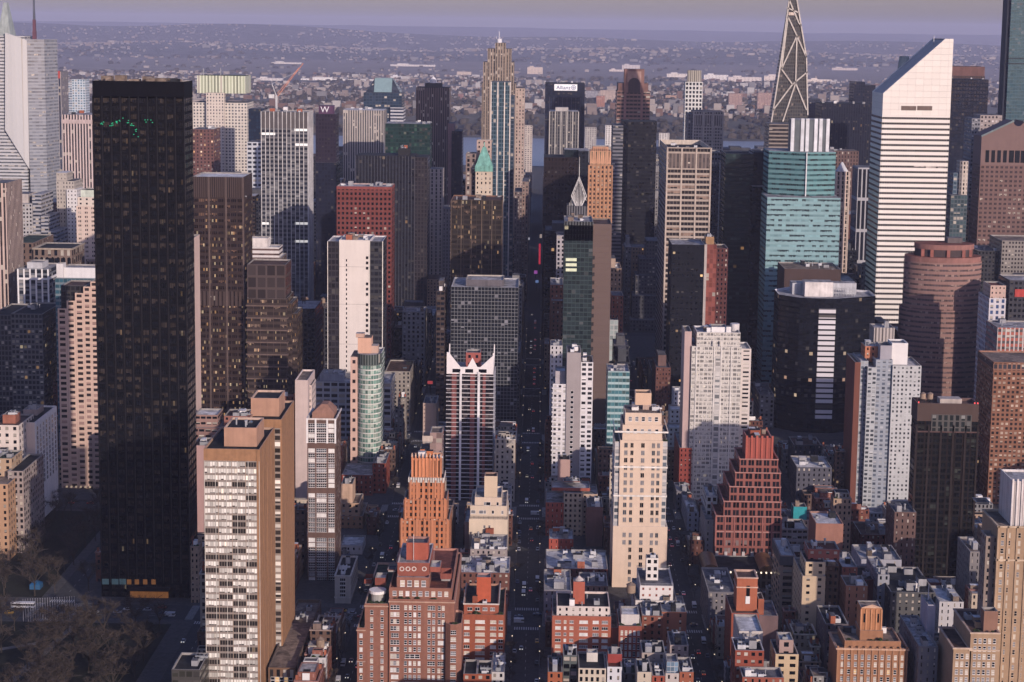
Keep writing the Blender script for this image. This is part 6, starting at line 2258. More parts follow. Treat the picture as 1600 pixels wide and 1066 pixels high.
# white setback row and the red side wall
tower('apartment_block', 'white stucco block climbing in steps left of the white lattice tower', 'apartment block', 'the white stepped block', 690, 1150, [
    ('wall', 1045, 1068, 668, -14, 14, fac((.58, .57, .58), DARKG, .35, .45, bf=.2), 3, 3.2, dict(roof='white')),
    ('wall_step', 1047, 1070, 640, 0, 16, fac((.58, .57, .58), DARKG, .35, .45, bf=.2), 3, 3.2, dict(roof='white')),
    ('wall_step', 1053, 1072, 612, 16, 18, fac((.56, .55, .57), DARKG, .35, .45, bf=.2), 3, 3.2, dict(roof='white'))], top=3)
tower('apartment_block', 'deep red brick block edging the right street below the white lattice tower', 'apartment block', 'the deep red street block', 770, 1070, [
    ('wall', 1062, 1081, 700, 6, 44, fac((.25, .065, .05), DARKG, .3, .45, bf=.2), 3, 3.2, dict(roof='silver')),
    ('wing', 1057, 1078, 768, -18, 22, fac((.2, .19, .2), DARKG, .3, .4, bf=.1), 3, 3.2, dict(roof='silver'))], top=3)
# white lattice tower
lt = fac((.60, .57, .52), (.12, .12, .12), .84, .60, sp=(.56, .53, .48), blind=(.50, .48, .43), bf=.62, sub=3, line=.035, var=.08, lit=(1, .7, .35), lf=.02, ls=.25)
r, b = tower(AT, 'broad white lattice-fronted tower with pale wings and roof boxes', 'apartment tower', 'the white lattice tower', 775, 1079, [
    ('wall', 1081, 1159, 541, 0, 30, lt, 2.7, 2.75, dict(roof='silver', parc=(.6, .57, .54))),
    ('upper_block', 1089, 1157, 519, 2.5, 24, lt, 2.2, 2.75, dict(z0='p', roof='silver', parc=(.6, .57, .54))),
    ('wing', 1159, 1174, 545, 1.5, 24, fac((.58, .52, .47), DARKG, .62, .42, bf=.5, blind=(.5, .46, .4)), 4.5, 2.75, dict(roof='silver', parc=(.6, .57, .54))),
    ('wing', 1070, 1081, 518, 1.5, 22, plain((.46, .34, .31), .85, .07), 4, 2.75, dict(roof='tan')),
    ('penthouse', 1112, 1136, 511, 8, 12, WHITE, 4, 3, dict(z0='y520', roof='silver'))])
a, c, y0, y1, z0, z1 = b[0]
m = MB()
for t in (.10, .46, .60, .80):
    x = a + (c - a) * t
    m.solid(x - .4, x + .4, y0 - .4, y0 - .02, 0, z1 + (4 if t in (.46, .6) else 0))
m.build('pier', plain((.64, .61, .56)), r)
m = MB()
x = a + (c - a) * .53
m.solid(x - 1.7, x + 1.7, y0 - .3, y0 - .05, 0, z1 - 6)
m.build('glazed_bay', fac((.55, .53, .5), (.2, .21, .21), .85, .7, bf=.6, blind=(.5, .48, .45)), r)
clutter(r, b[1][0] + 1, b[1][1] - 1, b[1][2] + 2, b[1][3] - 1, b[1][5] - 1, 6, random.Random(4), WHITE, 'bbh', 0)
x, z = at(1148, 510, 1095)
m = MB()
m.cyl(x, 1095, 3, b[1][5] - 1, b[1][5] + 3.6, 16, 0, 0)
m.build('roof_drum', plain((.5, .48, .47)), r)
tower(OT, 'dark grid-fronted office slab behind the white lattice tower', 'office block', 'the dark grid slab', 540, 1292, [
    ('wall', 1054, 1132, 502, 0, 34, fac((.26, .26, .28), (.03, .032, .04), .78, .8, sp=(.10, .10, .11), bf=.1), 3.4, 4, dict(roof='dark'))], top=5)
# red terraced block
rt_ = fac((.25, .10, .082), (.022, .021, .026), .78, .72, bf=.12, blind=(.2, .16, .15), sub=2, line=.04, var=.1)
r, b = tower(AT, 'red stone block rising in stair-like terraces with pink trim', 'apartment block', 'the red terraced block', 890, 935, [
    ('wall', 1119, 1221, 806, 0, 40, rt_, 4.6, 4.4, dict(roof='red', parc=(.42, .16, .13))),
    ('terrace', 1131, 1221, 783, 2.0, 37, rt_, 4.6, 4.4, dict(roof='red', parc=(.42, .16, .13))),
    ('terrace', 1140, 1220, 760, 4.0, 34, rt_, 4.6, 4.4, dict(roof='red', parc=(.42, .16, .13))),
    ('terrace', 1149, 1220, 738, 6.0, 31, rt_, 4.6, 4.4, dict(roof='red', parc=(.42, .16, .13))),
    ('terrace', 1156, 1216, 717, 8.0, 27, rt_, 4.6, 4.4, dict(roof='red', parc=(.42, .16, .13))),
    ('crown', 1167, 1207, 684, 9.6, 20, plain((.29, .085, .065), .9, .1), 4.6, 4.4, dict(roof='red', parc=(.5, .2, .16)))])
TR = plain((.40, .22, .19), .85, .1)
for bx in b[:5]:
    bands(r, bx, [bx[5] - .3], .45, .3, TR)
a, c, y0, y1, z0, z1 = b[0]
bands(r, b[0], [z1 - 9.3], .6, .3, TR, 'string_course')
fins(r, a, c, y0, 14, z1 - .5, 7, .8, .45, plain((.30, .12, .10), .9, .1), 'pilaster')
bx = b[5]
fins(r, bx[0], bx[1], bx[2], b[4][5] - 1, bx[5] + 1.2, 5, 1.1, .5, plain((.40, .105, .075), .9, .1), 'pilaster')
clutter(r, bx[0] + 1, bx[1] - 1, bx[2] + 1, bx[3] - 1, bx[5] - 1, 5, random.Random(3), BRK2, 'bbh', 0)
m = MB()
for i in range(8):
    x = a + 1 + (c - a - 2) * i / 7
    m.solid(x - .8, x + .8, y0 - .8, y0 - .1, 3, 11)
m.build('white_pier', plain((.45, .41, .4)), r)
# its entrance arcade with a row of lamps
r, b = tower('arcade', 'low lamp-lit arcade with two arched brown glass gables below red terraces', 'arcade', 'the lamp-lit arcade', 905, 905, [
    ('wall', 1099, 1216, 891, 0, 27, fac((.11, .085, .07), (.05, .035, .025), .6, .7, bf=0), 3.2, 5, dict(roof='dark', par=.5))])
a, c, y0, y1, z0, z1 = b[0]
for k in range(15):
    x = a + 1 + (c - a - 2) * k / 14
    m = MB()
    m.cyl(x, y0 - .6, .42, z1 - 1.1, z1 - .3, 8, 0, 0)
    m.build('lamp', plain((.6, .5, .4), .5, 0, 1, 0, .3, (1.0, .82, .6), 1.6), r)
for t in (.1, .86):
    x = a + (c - a) * t
    m = MB()
    R_ = 4.4
    m.face([(x + R_ * math.cos(math.pi * i / 12), y0 - .2, z1 + R_ * .75 * math.sin(math.pi * i / 12)) for i in range(13)])
    for i in range(12):
        t0, t1 = math.pi * i / 12, math.pi * (i + 1) / 12
        m.face([(x + R_ * math.cos(t0), y0 - .2, z1 + R_ * .75 * math.sin(t0)), (x + R_ * math.cos(t0), y1 - 3, z1 + R_ * .75 * math.sin(t0)),
                (x + R_ * math.cos(t1), y1 - 3, z1 + R_ * .75 * math.sin(t1)), (x + R_ * math.cos(t1), y0 - .2, z1 + R_ * .75 * math.sin(t1))])
    m.build('arched_roof', plain((.16, .085, .045), .4, .3, .6), r)

# blue-grey apartment tower with white penthouse
r, b = tower(AT, 'blue-grey and white apartment tower with brown side and white roof tower', 'apartment tower', 'the blue-grey and white tower', 780, 1068, [
    ('wing', 1336, 1345, 566, 0, 30, plain((.17, .07, .05), .9, .1), 3, 3, dict(roof='tan')),
    ('wing', 1345, 1357, 564, 2, 28, fac((.34, .37, .40), (.12, .15, .18), .7, .6, bf=.5, blind=(.4, .42, .42)), 3, 2.8, dict(roof='silver')),
    ('bay', 1356, 1370, 574, -2, 26, fac((.40, .42, .43), (.07, .08, .09), .7, .55, bf=.5, blind=(.42, .44, .44)), 2.6, 2.8, dict(roof='white')),
    ('wing', 1369, 1395, 562, .5, 28, fac((.30, .33, .37), (.10, .12, .15), .55, .55, bf=.5, blind=(.36, .38, .4)), 3, 2.8, dict(roof='white')),
    ('wall', 1395, 1440, 571, -1, 30, fac((.46, .47, .47), (.05, .055, .06), .45, .5, bf=.4, blind=(.42, .44, .43)), 2.6, 2.8, dict(roof='silver')),
    ('penthouse', 1394, 1419, 536, 6, 14, plain((.68, .66, .64), .8, .06), 3, 3, dict(z0='p', roof='silver', parc=(.7, .68, .66))),
    ('penthouse', 1376, 1394, 540, 4, 14, plain((.33, .32, .35), .8, .06), 3, 3, dict(z0='y563', roof='grey')),
    ('penthouse', 1352, 1377, 541, 12, 14, fac((.46, .19, .11), DARKG, .3, .5, bf=0), 3.4, 3.4, dict(z0='y565', roof='white'))], top=4)
# dark framed block
r, b = tower(AT, 'dark brown-black block with a plain brown top band and faint windows', 'apartment block', 'the brown-banded dark block', 900, 908, [
    ('wall', 1434, 1530, 655, 0, 15, fac((.020, .015, .0145), (.012, .013, .015), .82, .66, sp=(.018, .017, .017), bf=.12, blind=(.05, .055, .05), sub=2, line=.03), 4.2, 3.3, dict(par=0)),
    ('top_band', 1434, 1530, 630, -.3, 15, plain((.085, .058, .05), .85, .08), 4, 4, dict(z0='p', roof='brown', par=1.6, parc=(.16, .1, .09)))])
a, c, y0, y1, z0, z1 = b[1]
for q in (.14, .26):
    inst('water_tank', TANKS[1], r, (a + (c - a) * q, y0 + 9, z1 - 1.6), (.9, .9, .8))
m = MB()
m.solid(a + 13, c - 8, y0 + 5, y0 + 12, z1 - 1.6, z1 + 1.4)
m.build('bulkhead', plain((.4, .35, .31)), r)
for x in (a + .6, c - .6, c - 2.2):
    m = MB()
    m.cyl(x, y0 + .5, .3, z1, z1 + .7, 8, 0, 0)
    m.build('warning_light', plain((.4, .05, .05), .5, 0, 1, 0, .3, (1, .1, .1), 1.5), r)
fins(r, a, c, y0 + .3, 0, b[0][5] - 3, 5, 1.0, .5, plain((.028, .02, .019)), 'pier')
m = MB()
xa, za = at(1456, 648, 907)
xb, zb = at(1518, 675, 907)
m.solid(xa, xb, y0 - .2, y0 + .6, zb, za)
m.build('loggia', fac((.10, .095, .09), (.025, .03, .03), .6, .8, bf=.2, blind=(.2, .2, .19)), r)
bands(r, b[0], [at(1480, 676, 908)[1]], .7, .45, plain((.10, .06, .055)), 'string_course')
# brown tower at the right edge and its neighbours
r, b = tower(AT, 'brown brick slab with cream window columns at right edge', 'apartment tower', 'the brown edge slab', 800, 1080, [
    ('wall', 1553, 1660, 566, 0, 40, fac((.23, .115, .075), (.03, .026, .025), .55, .55, bf=.4, blind=(.45, .36, .28), lf=.0), 2.8, 2.95, dict(roof='tan', parc=(.3, .16, .11)))])
bands(r, b[0], [b[0][5] - 5], 4, .3, fac((.26, .14, .10), (.06, .06, .07), .7, .8, bf=.1), 'top_belt')
tower(OT, 'white and blue gridded narrow block behind brown edge slab', 'office block', 'the white and blue block', 540, 1200, [
    ('wall', 1546, 1572, 466, 0, 30, fac((.55, .53, .55), (.05, .08, .16), .5, .62, bf=.2), 4, 4, dict(roof='tan')),
    ('crown', 1548, 1572, 446, 3, 20, fac((.50, .36, .3), DARKG, .3, .4), 3, 3.5, dict(z0='p', roof='red'))])
tower(OT, 'pale office block with red floor stripes above brown edge slab', 'office block', 'the red-striped pale block', 555, 1160, [
    ('wall', 1559, 1660, 512, 0, 30, fac((.48, .44, .42), (.10, .09, .09), .7, .5, sp=(.36, .12, .09), bf=.4), 3, 4, dict(roof='silver'))], top=4)
tower(OT, 'small dark block with a red sign panel near right edge', 'office block', 'the red-panelled dark block', 510, 1230, [
    ('wall', 1578, 1660, 438, 0, 30, fac((.06, .06, .07), DARKG, .6, .5), 3, 4, dict(roof='silver')),
    ('sign_panel', 1586, 1650, 452, -.6, .5, plain((.4, .06, .05)), 4, 4, dict(z0='y464', par=0))])

# orange stepped deco block, bottom right
ob = plain((.31, .155, .085), .9, .16, .5)
r, b = tower(AT, 'orange-tan deco block with pilasters and a narrow stepped turret', 'apartment block', 'the orange turreted block', 1066, 722, [
    ('wall', 1308, 1419, 1012, 0, 20, ob, 4, 3.2, dict(roof='tan', parc=(.48, .3, .2))),
    ('terrace', 1320, 1408, 1001, 1.2, 18, ob, 4, 3.2, dict(z0='p', roof='tan', parc=(.48, .3, .2))),
    ('turret', 1344, 1380, 985, 4, 12, ob, 4, 3.2, dict(z0='p', roof='tan')),
    ('turret', 1346, 1378, 950, 5, 10, plain((.36, .165, .08), .9, .14, .5), 4, 3.2, dict(z0='p', roof='tan', par=.4))])
A0 = b[0]
wa = A0[1] - A0[0]
for f in range(6):
    wins(r, A0[0] + 1, A0[1] - 1, A0[2], A0[5] - 2.4 - (f + 1) * 3.3, A0[5] - 2.4 - f * 3.3, 10, 1, 1.2, 2.0, ['dark', 'grey', 'cream', 'dark', 'lit'] if f == 2 else ['dark', 'grey', 'grey', 'cream'], rn)
fins(r, A0[0] + .4, A0[1] - .4, A0[2], 0, A0[5] + .8, 10, .7, .35, plain((.35, .185, .105), .9, .12), 'pilaster')
bands(r, A0, [A0[5] - .8], .7, .5, plain((.5, .32, .22)))
T = b[3]
fins(r, T[0], T[1], T[2], T[4], T[5] - .5, 4, .6, .35, plain((.5, .24, .12)), 'pilaster')
m = MB()
for i in range(3):
    x = T[0] + (T[1] - T[0]) * (i + .5) / 3
    m.solid(x - .45, x + .45, T[2] - .06, T[2] + .02, T[5] - 6.5, T[5] - 2.5)
m.build('window', PANES['dark'], r)
m = MB()
cxg = (T[0] + T[1]) / 2
for s_ in (-1, 1):
    m.beam((cxg + s_ * (T[1] - T[0]) * .5, T[2] - .2, T[5] + .1), (cxg, T[2] - .2, T[5] + 1.5), .35)
m.face([(T[0], T[2] - .05, T[5]), (T[1], T[2] - .05, T[5]), (cxg, T[2] - .05, T[5] + 1.5)])
m.build('pediment', plain((.52, .34, .24)), r)
clutter(r, b[1][0] + 1, b[1][1] - 1, b[1][2] + 12, b[1][3] - 2, b[1][5] - 1, 6, random.Random(5), ob, 'bhhp', .9)
planters(r, b[1][0] + 1, b[1][1] - 1, b[1][2] + 1.2, b[1][5] - 1, 8, rr2)

# cream deco tower, right edge
cb = plain((.34, .235, .15), .9, .12, .4)
r, b = tower(AT, 'tall buff stone deco tower with white fluted crown at right edge', 'apartment tower', 'the buff deco tower', 1066, 708, [
    ('wall', 1560, 1660, 822, 0, 26, cb, 4, 3.3, dict(roof='tan', parc=(.5, .4, .3))),
    ('crown', 1583, 1650, 752, 4, 20, fac((.60, .55, .52), (.40, .36, .35), .35, 1, bf=0), 1.8, 40, dict(z0='p', roof='silver', parc=(.6, .56, .53))),
    ('side_wing', 1541, 1561, 838, 3, 9, fac((.26, .21, .18), DARKG, .3, .5, bf=.3), 3, 3.3, dict(roof='tan')),
    ('terrace', 1517, 1562, 988, -10, 30, cb, 4, 3.3, dict(roof='brown', parc=(.44, .3, .24))),
    ('terrace', 1490, 1518, 1012, -10, 26, cb, 4, 3.3, dict(roof='brown', parc=(.44, .3, .24))),
    ('chimney', 1538, 1560, 955, -6, 5.5, plain((.25, .14, .1), .9, .12), 3, 3, dict(z0=50, roof='brown')),
    ('bulkhead', 1526, 1548, 785, 22, 8, plain((.5, .4, .24)), 3, 3, dict(z0=98, roof='tan'))])
A0 = b[0]
for q in (1566, 1576, 1592, 1604):
    xq = at(q, 850, 708)[0]
    for f in range(21):
        WINQ.setdefault(r.name, [r, []])[1].append(('window', wmesh(rn.choice(['dark', 'grey', 'cream', 'cream', 'dark']), plain((.5, .42, .33)), 1, 2), (xq, A0[2], A0[5] - 5 - f * 3.4), (1.3, 1, 2.1), 0))
T = b[3]
for f in range(6):
    wins(r, T[0] + 1, T[1] - 1, T[2], T[5] - 2 - (f + 1) * 3.4, T[5] - 2 - f * 3.4, 5, 1, 1.2, 2.1, ['dark', 'grey', 'grey', 'cream'], rn)
    if f < 5:
        wins(r, b[4][0] + .6, b[4][1] - .6, b[4][2], b[4][5] - 2 - (f + 1) * 3.4, b[4][5] - 2 - f * 3.4, 3, 1, 1.2, 2.1, ['dark', 'grey', 'cream'], rn)
bands(r, b[3], [b[3][5] - .6, b[3][5] - 8], .6, .4, plain((.5, .38, .28)))
bands(r, b[4], [b[4][5] - .6], .6, .4, plain((.5, .38, .28)))
bands(r, b[0], [b[0][5] - .6, b[0][5] - 15], .7, .4, plain((.52, .4, .28)))
fins(r, A0[0] + .2, A0[0] + 12, A0[2], 0, A0[5], 3, .8, .4, plain((.37, .26, .17)), 'pilaster')
fins(r, b[1][0], b[1][1], b[1][2], b[1][4], b[1][5] + 1, 9, .7, .5, plain((.62, .57, .54)), 'flute')
planters(r, T[0] + 1, T[1] - 1, T[2] + 1.2, T[5] - 1, 6, rr2)
clutter(r, T[0] + 1, T[1] - 1, T[2] + 4, T[3] - 8, T[5] - 1, 5, random.Random(5), cb, 'bhhp', 0)

# ------------------------------------------------------------------ low houses placed one by one
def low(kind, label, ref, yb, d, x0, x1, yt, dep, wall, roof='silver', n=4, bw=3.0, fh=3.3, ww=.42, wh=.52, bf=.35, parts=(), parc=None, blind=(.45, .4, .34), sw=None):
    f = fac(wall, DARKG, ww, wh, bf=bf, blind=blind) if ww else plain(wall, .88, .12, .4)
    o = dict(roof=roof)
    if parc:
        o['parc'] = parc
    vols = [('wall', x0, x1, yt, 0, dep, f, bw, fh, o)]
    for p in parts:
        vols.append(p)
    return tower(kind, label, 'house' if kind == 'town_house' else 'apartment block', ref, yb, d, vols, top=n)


AB, TH = 'apartment_block', 'town_house'
PB = lambda nm, x0, x1, yt, dd, dep, col, z0='p', roof='silver', **k: (nm, x0, x1, yt, dd, dep, plain(col, .88, .1, .4), 3, 3, dict(z0=z0, roof=roof, **k))
# between the central and the right street
low(AB, 'red brick and cream paired block with a dark bulkhead right of central street', 'the red and cream pair', 835, 995, 853, 881, 785, 26, (.36, .10, .075), 'silver', 3, ww=.2,
    parts=[('wing', 881, 910, 770, 1, 24, fac((.52, .42, .31), DARKG, .45, .5, bf=.2), 2.6, 3.1, dict(roof='silver')),
           ('wing', 910, 934, 772, 3, 22, fac((.46, .34, .26), DARKG, .35, .4, bf=.2), 3.5, 3.1, dict(roof='silver')),
           ('upper_block', 862, 922, 762, 6, 16, plain((.34, .10, .07)), 3, 3, dict(z0=26, roof='silver')),
           PB('bulkhead', 880, 906, 752, 12, 8, (.34, .10, .08), 30, 'grey')])
low(AB, 'brown-pink blank-fronted block tucked right of the red and cream pair', 'the brown-pink block', 850, 975, 917, 942, 792, 22, (.22, .12, .105), 'grey', 3, ww=0)
low(AB, 'red stucco house under a jumble of white roof structures', 'the jumbled red house', 865, 948, 858, 896, 842, 20, (.36, .09, .065), 'white', 9, ww=.15)
low(AB, 'dark red row with a long silver roof and cream bulkhead, left of peach tower', 'the silver-roofed dark red row', 905, 884, 853, 950, 888, 34, (.14, .055, .05), 'white', 14, ww=.3)
low(AB, 'grey house with bluish roof clutter just right of central street', 'the bluish-roofed grey house', 950, 842, 850, 893, 922, 34, (.24, .22, .24), 'silver', 12, ww=.3)
low(AB, 'tan house with a dark recessed court left of the peach tower foot', 'the dark-courted tan house', 950, 846, 906, 950, 915, 22, (.25, .17, .14), 'grey', 4, ww=.3)
r, b = low(AB, 'red brick block with a white roof terrace and domed brick bulkhead', 'the domed-bulkhead brick block', 1066, 780, 863, 955, 962, 30, (.36, .115, .07), 'tan', 0, ww=0,
           parts=[('terrace', 870, 953, 947, 3, 22, fac((.60, .53, .48), DARKG, .3, .5, bf=.5), 3, 3, dict(z0='p', roof='dark', parc=(.6, .5, .44))),
                  PB('bulkhead', 896, 914, 909, 9, 6, (.38, .11, .07), 'p', 'white'), ('wing', 955, 966, 981, 2, 20, plain((.30, .10, .065), .9, .15), 3, 3, dict(roof='tan'))])
a, c, y0, y1, z0, z1 = b[0]
for f in range(7):
    for t0, t1, w_, cl in ((.03, .17, 2.6, 3), (.19, .25, 1.2, 1), (.28, .38, 1.8, 2), (.45, .62, 4, 4), (.68, .80, 2.8, 3), (.82, .97, 2.8, 3)):
        wins(r, a + (c - a) * t0, a + (c - a) * t1, y0, z1 - 1.4 - (f + 1) * 3.0, z1 - 1.4 - f * 3.0, 1, 1, w_, 1.5, ['white', 'dark', 'grey', 'cream', 'white'], rn, cols=cl, rows=1)
x = (b[2][0] + b[2][1]) / 2
m = MB()
m.cone(x, b[2][2] + 3, 2.4, b[2][5], b[2][5] + 2.2, 14)
m.build('dome', plain((.5, .44, .4)), r)
clutter(r, b[1][0] + 1, b[1][1] - 1, b[1][2] + 1, b[1][3] - 1, b[1][5] - 1, 7, random.Random(4), WHITE, 'hppb', 0)
r, b = low(AB, 'red brick block with arched bright windows and a white flat rooftop', 'the bright-windowed brick block', 1050, 776, 967, 1003, 978, 24, (.30, .09, .06), 'tan', 0, ww=0,
           parts=[PB('penthouse', 971, 999, 960, 4, 12, (.58, .54, .5), 'p', 'white')])
a, c, y0, y1, z0, z1 = b[0]
for f in range(5):
    wins(r, a + .5, c - .5, y0, z1 - 1.6 - (f + 1) * 3.4, z1 - 1.6 - f * 3.4, 5, 1, 1.1, 2.2, ['cream', 'white', 'lit'] if f == 0 else ['dark', 'grey', 'cream'], rn)
planters(r, a + .5, c - .5, y0 + 1.6, z1 - 1, 6, rr2)
r, b = low(AB, 'white terraced house with a grey roof deck and white stair tower', 'the white terraced house', 945, 806, 993, 1058, 938, 34, (.62, .57, .52), 'silver', 3, ww=.55, wh=.4, bw=5,
           parts=[('terrace', 1000, 1052, 915, 3, 28, fac((.64, .60, .56), (.25, .08, .06), .3, .35, bf=.3), 3.4, 3.2, dict(z0='p', roof='grey', parc=(.6, .56, .52))),
                  ('bulkhead', 1010, 1029, 872, 14, 6, fac((.66, .62, .57), DARKG, .55, .5, bf=0), 2.8, 3.6, dict(z0='p', roof='grey'))])
inst('water_tank', TANKS[1], r, (at(986, 920, 812)[0], 812, b[0][5] - 1), (1.25, 1.25, 1.1))
railing(r, b[1][0], b[1][1], b[1][2], b[1][3], b[1][5], 1.1)
low(AB, 'brown brick block with rooftop pipes in front of white terraced house', 'the pipe-roofed brown block', 1010, 788, 1003, 1036, 962, 22, (.21, .085, .06), 'silver', 7, ww=.35)
low(AB, 'plain orange-brown brick tower house at right street corner', 'the corner brick tower house', 1010, 792, 1034, 1073, 956, 24, (.30, .125, .08), 'silver', 4, ww=.16, bw=5)
low(TH, 'grey-pink row house with tall dark windows below corner brick house', 'the grey-pink row house', 1066, 742, 1047, 1076, 1008, 18, (.34, .28, .26), 'grey', 3, ww=.4, wh=.6)
low(TH, 'cream-grey row house with a dark roof and round-headed windows', 'the cream-grey row house', 1066, 730, 1003, 1040, 1020, 16, (.38, .32, .28), 'dark', 4, ww=.34, wh=.55)
low(TH, 'small red house at the foot of central street', 'the small red foot house', 1066, 716, 856, 879, 1050, 20, (.36, .12, .06), 'brown', 3, ww=.3)
low(TH, 'dark glass-fronted slim house between red house and cream balconied house', 'the slim glass house', 1066, 722, 880, 902, 1024, 14, (.10, .115, .11), 'dark', 3, ww=.8, wh=.6)
low(TH, 'cream house with a long row of small windows and white roof room', 'the cream balconied house', 1066, 716, 904, 947, 1044, 20, (.56, .48, .38), 'dark', 2, ww=.5, wh=.6, bw=2.2,
    parts=[PB('roof_room', 917, 934, 1020, 10, 5, (.6, .56, .5), 'p', 'white')])
low(TH, 'white house with a red mansard above, bottom centre right', 'the white house with red mansard', 1066, 716, 949, 972, 1042, 18, (.62, .62, .64), 'red', 2, ww=.3,
    parts=[PB('mansard', 950, 972, 1022, 7, 9, (.30, .06, .05), 'p', 'grey')])
low(TH, 'small house with a dark roof garden beside white mansard house', 'the roof-garden house', 1066, 722, 973, 995, 1052, 18, (.20, .17, .16), 'green', 6, ww=.35)
low(TH, 'blank cream gabled house wall at bottom of picture', 'the blank cream house', 1066, 706, 996, 1018, 1050, 16, (.54, .46, .36), 'dark', 2, ww=.12, bw=4)
low(TH, 'red house with a round white-and-blue roof pool', 'the red house with roof pool', 1066, 708, 1019, 1039, 1056, 16, (.32, .09, .06), 'grey', 3, ww=.3)
r, b = low(TH, 'house topped by a blue-grey glass roof room by the right street', 'the glass-roomed house', 1066, 712, 1040, 1061, 1052, 18, (.5, .45, .42), 'silver', 1, ww=.3,
           parts=[('roof_room', 1042, 1060, 1034, 2, 10, fac((.4, .42, .44), (.16, .24, .32), .9, .85, bf=0), 1.6, 2.2, dict(z0='p', roof='silver'))])
low(TH, 'brick gabled house end at right street corner', 'the brick gabled house', 1066, 712, 1062, 1084, 1050, 18, (.34, .12, .07), 'grey', 2, ww=.2)
# right of the right street
r, b = low(AB, 'orange-red church-like brick tower with an open slot and pale coping', 'the slotted brick tower', 1000, 772, 1152, 1184, 902, 12, (.36, .12, .065), 'brown', 0, ww=0, parc=(.5, .34, .26),
           parts=[('wall', 1143, 1186, 958, -6, 26, fac((.27, .085, .055), DARKG, .18, .4, bf=.3), 3.2, 4.4, dict(roof='brown', parc=(.4, .26, .2))),
                  ('wing', 1186, 1216, 962, -2, 22, plain((.15, .10, .10)), 3, 3, dict(roof='grey')),
                  ('wing', 1185, 1194, 936, 2, 10, plain((.3, .10, .055)), 3, 3, dict(roof='brown'))])
a, c, y0, y1, z0, z1 = b[0]
m = MB()
x = a + (c - a) * .55
m.solid(x - .8, x + .8, y0 - .1, y0 + .1, z1 - 10, z1 - 4)
m.build('slot_opening', PANES['dark'], r)
m = MB()
x, z = at(1171, 948, 765)
m.solid(x - 1, x + 1, y0 - .3, y0 - .02, z - 1, z + 2.6)
m.build('niche', WHITE, r)
bands(r, b[0], [z1 - 5, z1 - .5], .5, .3, plain((.52, .36, .28)))
low(AB, 'white flat roof house with cream hut behind the red double house', 'the white-roofed hut house', 1010, 728, 1155, 1192, 986, 22, (.50, .46, .42), 'white', 5, ww=.2,
    parts=[PB('roof_room', 1163, 1188, 999, -12, 7, (.58, .52, .42), 28, 'white')])
low(AB, 'red double house with white party wall next to the right street', 'the red double house', 1066, 704, 1149, 1194, 1016, 16, (.26, .075, .05), 'dark', 3, ww=.5, wh=.45, bf=.5, parc=(.45, .42, .42))
low(AB, 'cream square house with paired dark windows, right of red double house', 'the cream square house', 1066, 708, 1212, 1248, 1022, 18, (.50, .38, .24), 'dark', 1, ww=.5, wh=.45, bw=4.5, bf=0,
    parts=[('upper_block', 1218, 1240, 1000, 4, 10, fac((.34, .24, .21), DARKG, .35, .5, bf=0), 4, 4, dict(z0='p', roof='white'))])
low(TH, 'low brick terrace at the bottom edge right of right street', 'the low brick terrace', 1066, 690, 1160, 1225, 1058, 12, (.28, .09, .06), 'grey', 5, ww=.3)
r, b = low(AB, 'beige balconied apartment slab with dark cornice and white roof', 'the beige balconied slab', 935, 838, 1220, 1243, 868, 30, (.38, .27, .20), 'white', 3, ww=.62, wh=.55, bw=8, parc=(.2, .19, .2))
bands(r, b[0], [b[0][5] - 5], 4.6, .4, plain((.10, .095, .10)), 'attic')
low(AB, 'cream-yellow terraced apartment wall with few windows, right of beige slab', 'the cream-yellow terrace', 960, 800, 1254, 1290, 900, 30, (.52, .40, .27), 'tan', 4, ww=.3, wh=.4, bw=4.5,
    parts=[('upper_block', 1259, 1290, 878, 3, 18, fac((.54, .42, .28), DARKG, .35, .4, bf=.2), 4.5, 3.4, dict(z0='p', roof='dark')),
           ('upper_block', 1263, 1312, 858, 10, 14, fac((.28, .10, .08), DARKG, .4, .4, bf=.3), 4, 3.4, dict(z0='p', roof='red'))])
low(AB, 'square terracotta block with three tall slots under a white roof', 'the three-slotted terracotta block', 865, 902, 1275, 1318, 818, 24, (.30, .15, .11), 'white', 2, ww=0, parc=(.34, .2, .16))
low(AB, 'pale pink office block with white ribbon windows beside teal roof box', 'the pale ribbon block', 850, 942, 1222, 1262, 826, 20, (.46, .37, .34), 'white', 5, ww=.8, wh=.4)
r, b = low(AB, 'small building carrying a bright teal netted roof box', 'the teal-boxed house', 815, 962, 1232, 1272, 812, 18, (.35, .29, .27), 'grey', 4, ww=.3,
           parts=[PB('roof_box', 1240, 1261, 792, 3, 9, (.03, .30, .33), 'p', 'grey')])
low(AB, 'long bluish-white windowless hall low in right part', 'the bluish-white hall', 900, 862, 1345, 1409, 874, 26, (.34, .34, .38), 'silver', 6, ww=.1, bw=6)
low(AB, 'narrow brown house with a white slab roof left of the bluish hall', 'the white-slab brown house', 920, 826, 1316, 1340, 886, 24, (.22, .09, .07), 'silver', 2, ww=.2)
low(AB, 'orange-brown double bulkhead block above orange turreted block', 'the orange-brown double block', 955, 796, 1322, 1356, 915, 16, (.34, .16, .10), 'tan', 2, ww=.16)
low(AB, 'maroon brick house under dark gutter roof beside grey side wall', 'the maroon house', 930, 832, 1340, 1372, 905, 22, (.15, .04, .04), 'dark', 3, ww=.2)
low(AB, 'grey stucco house with pale side wall, right of maroon house', 'the grey stucco house', 945, 822, 1372, 1390, 898, 30, (.30, .31, .34), 'silver', 3, ww=.35)
low(AB, 'broad dark grey flat-roofed building with roof tanks low on right', 'the broad grey block', 985, 808, 1392, 1462, 925, 40, (.10, .10, .10), 'dark', 9, ww=.3)
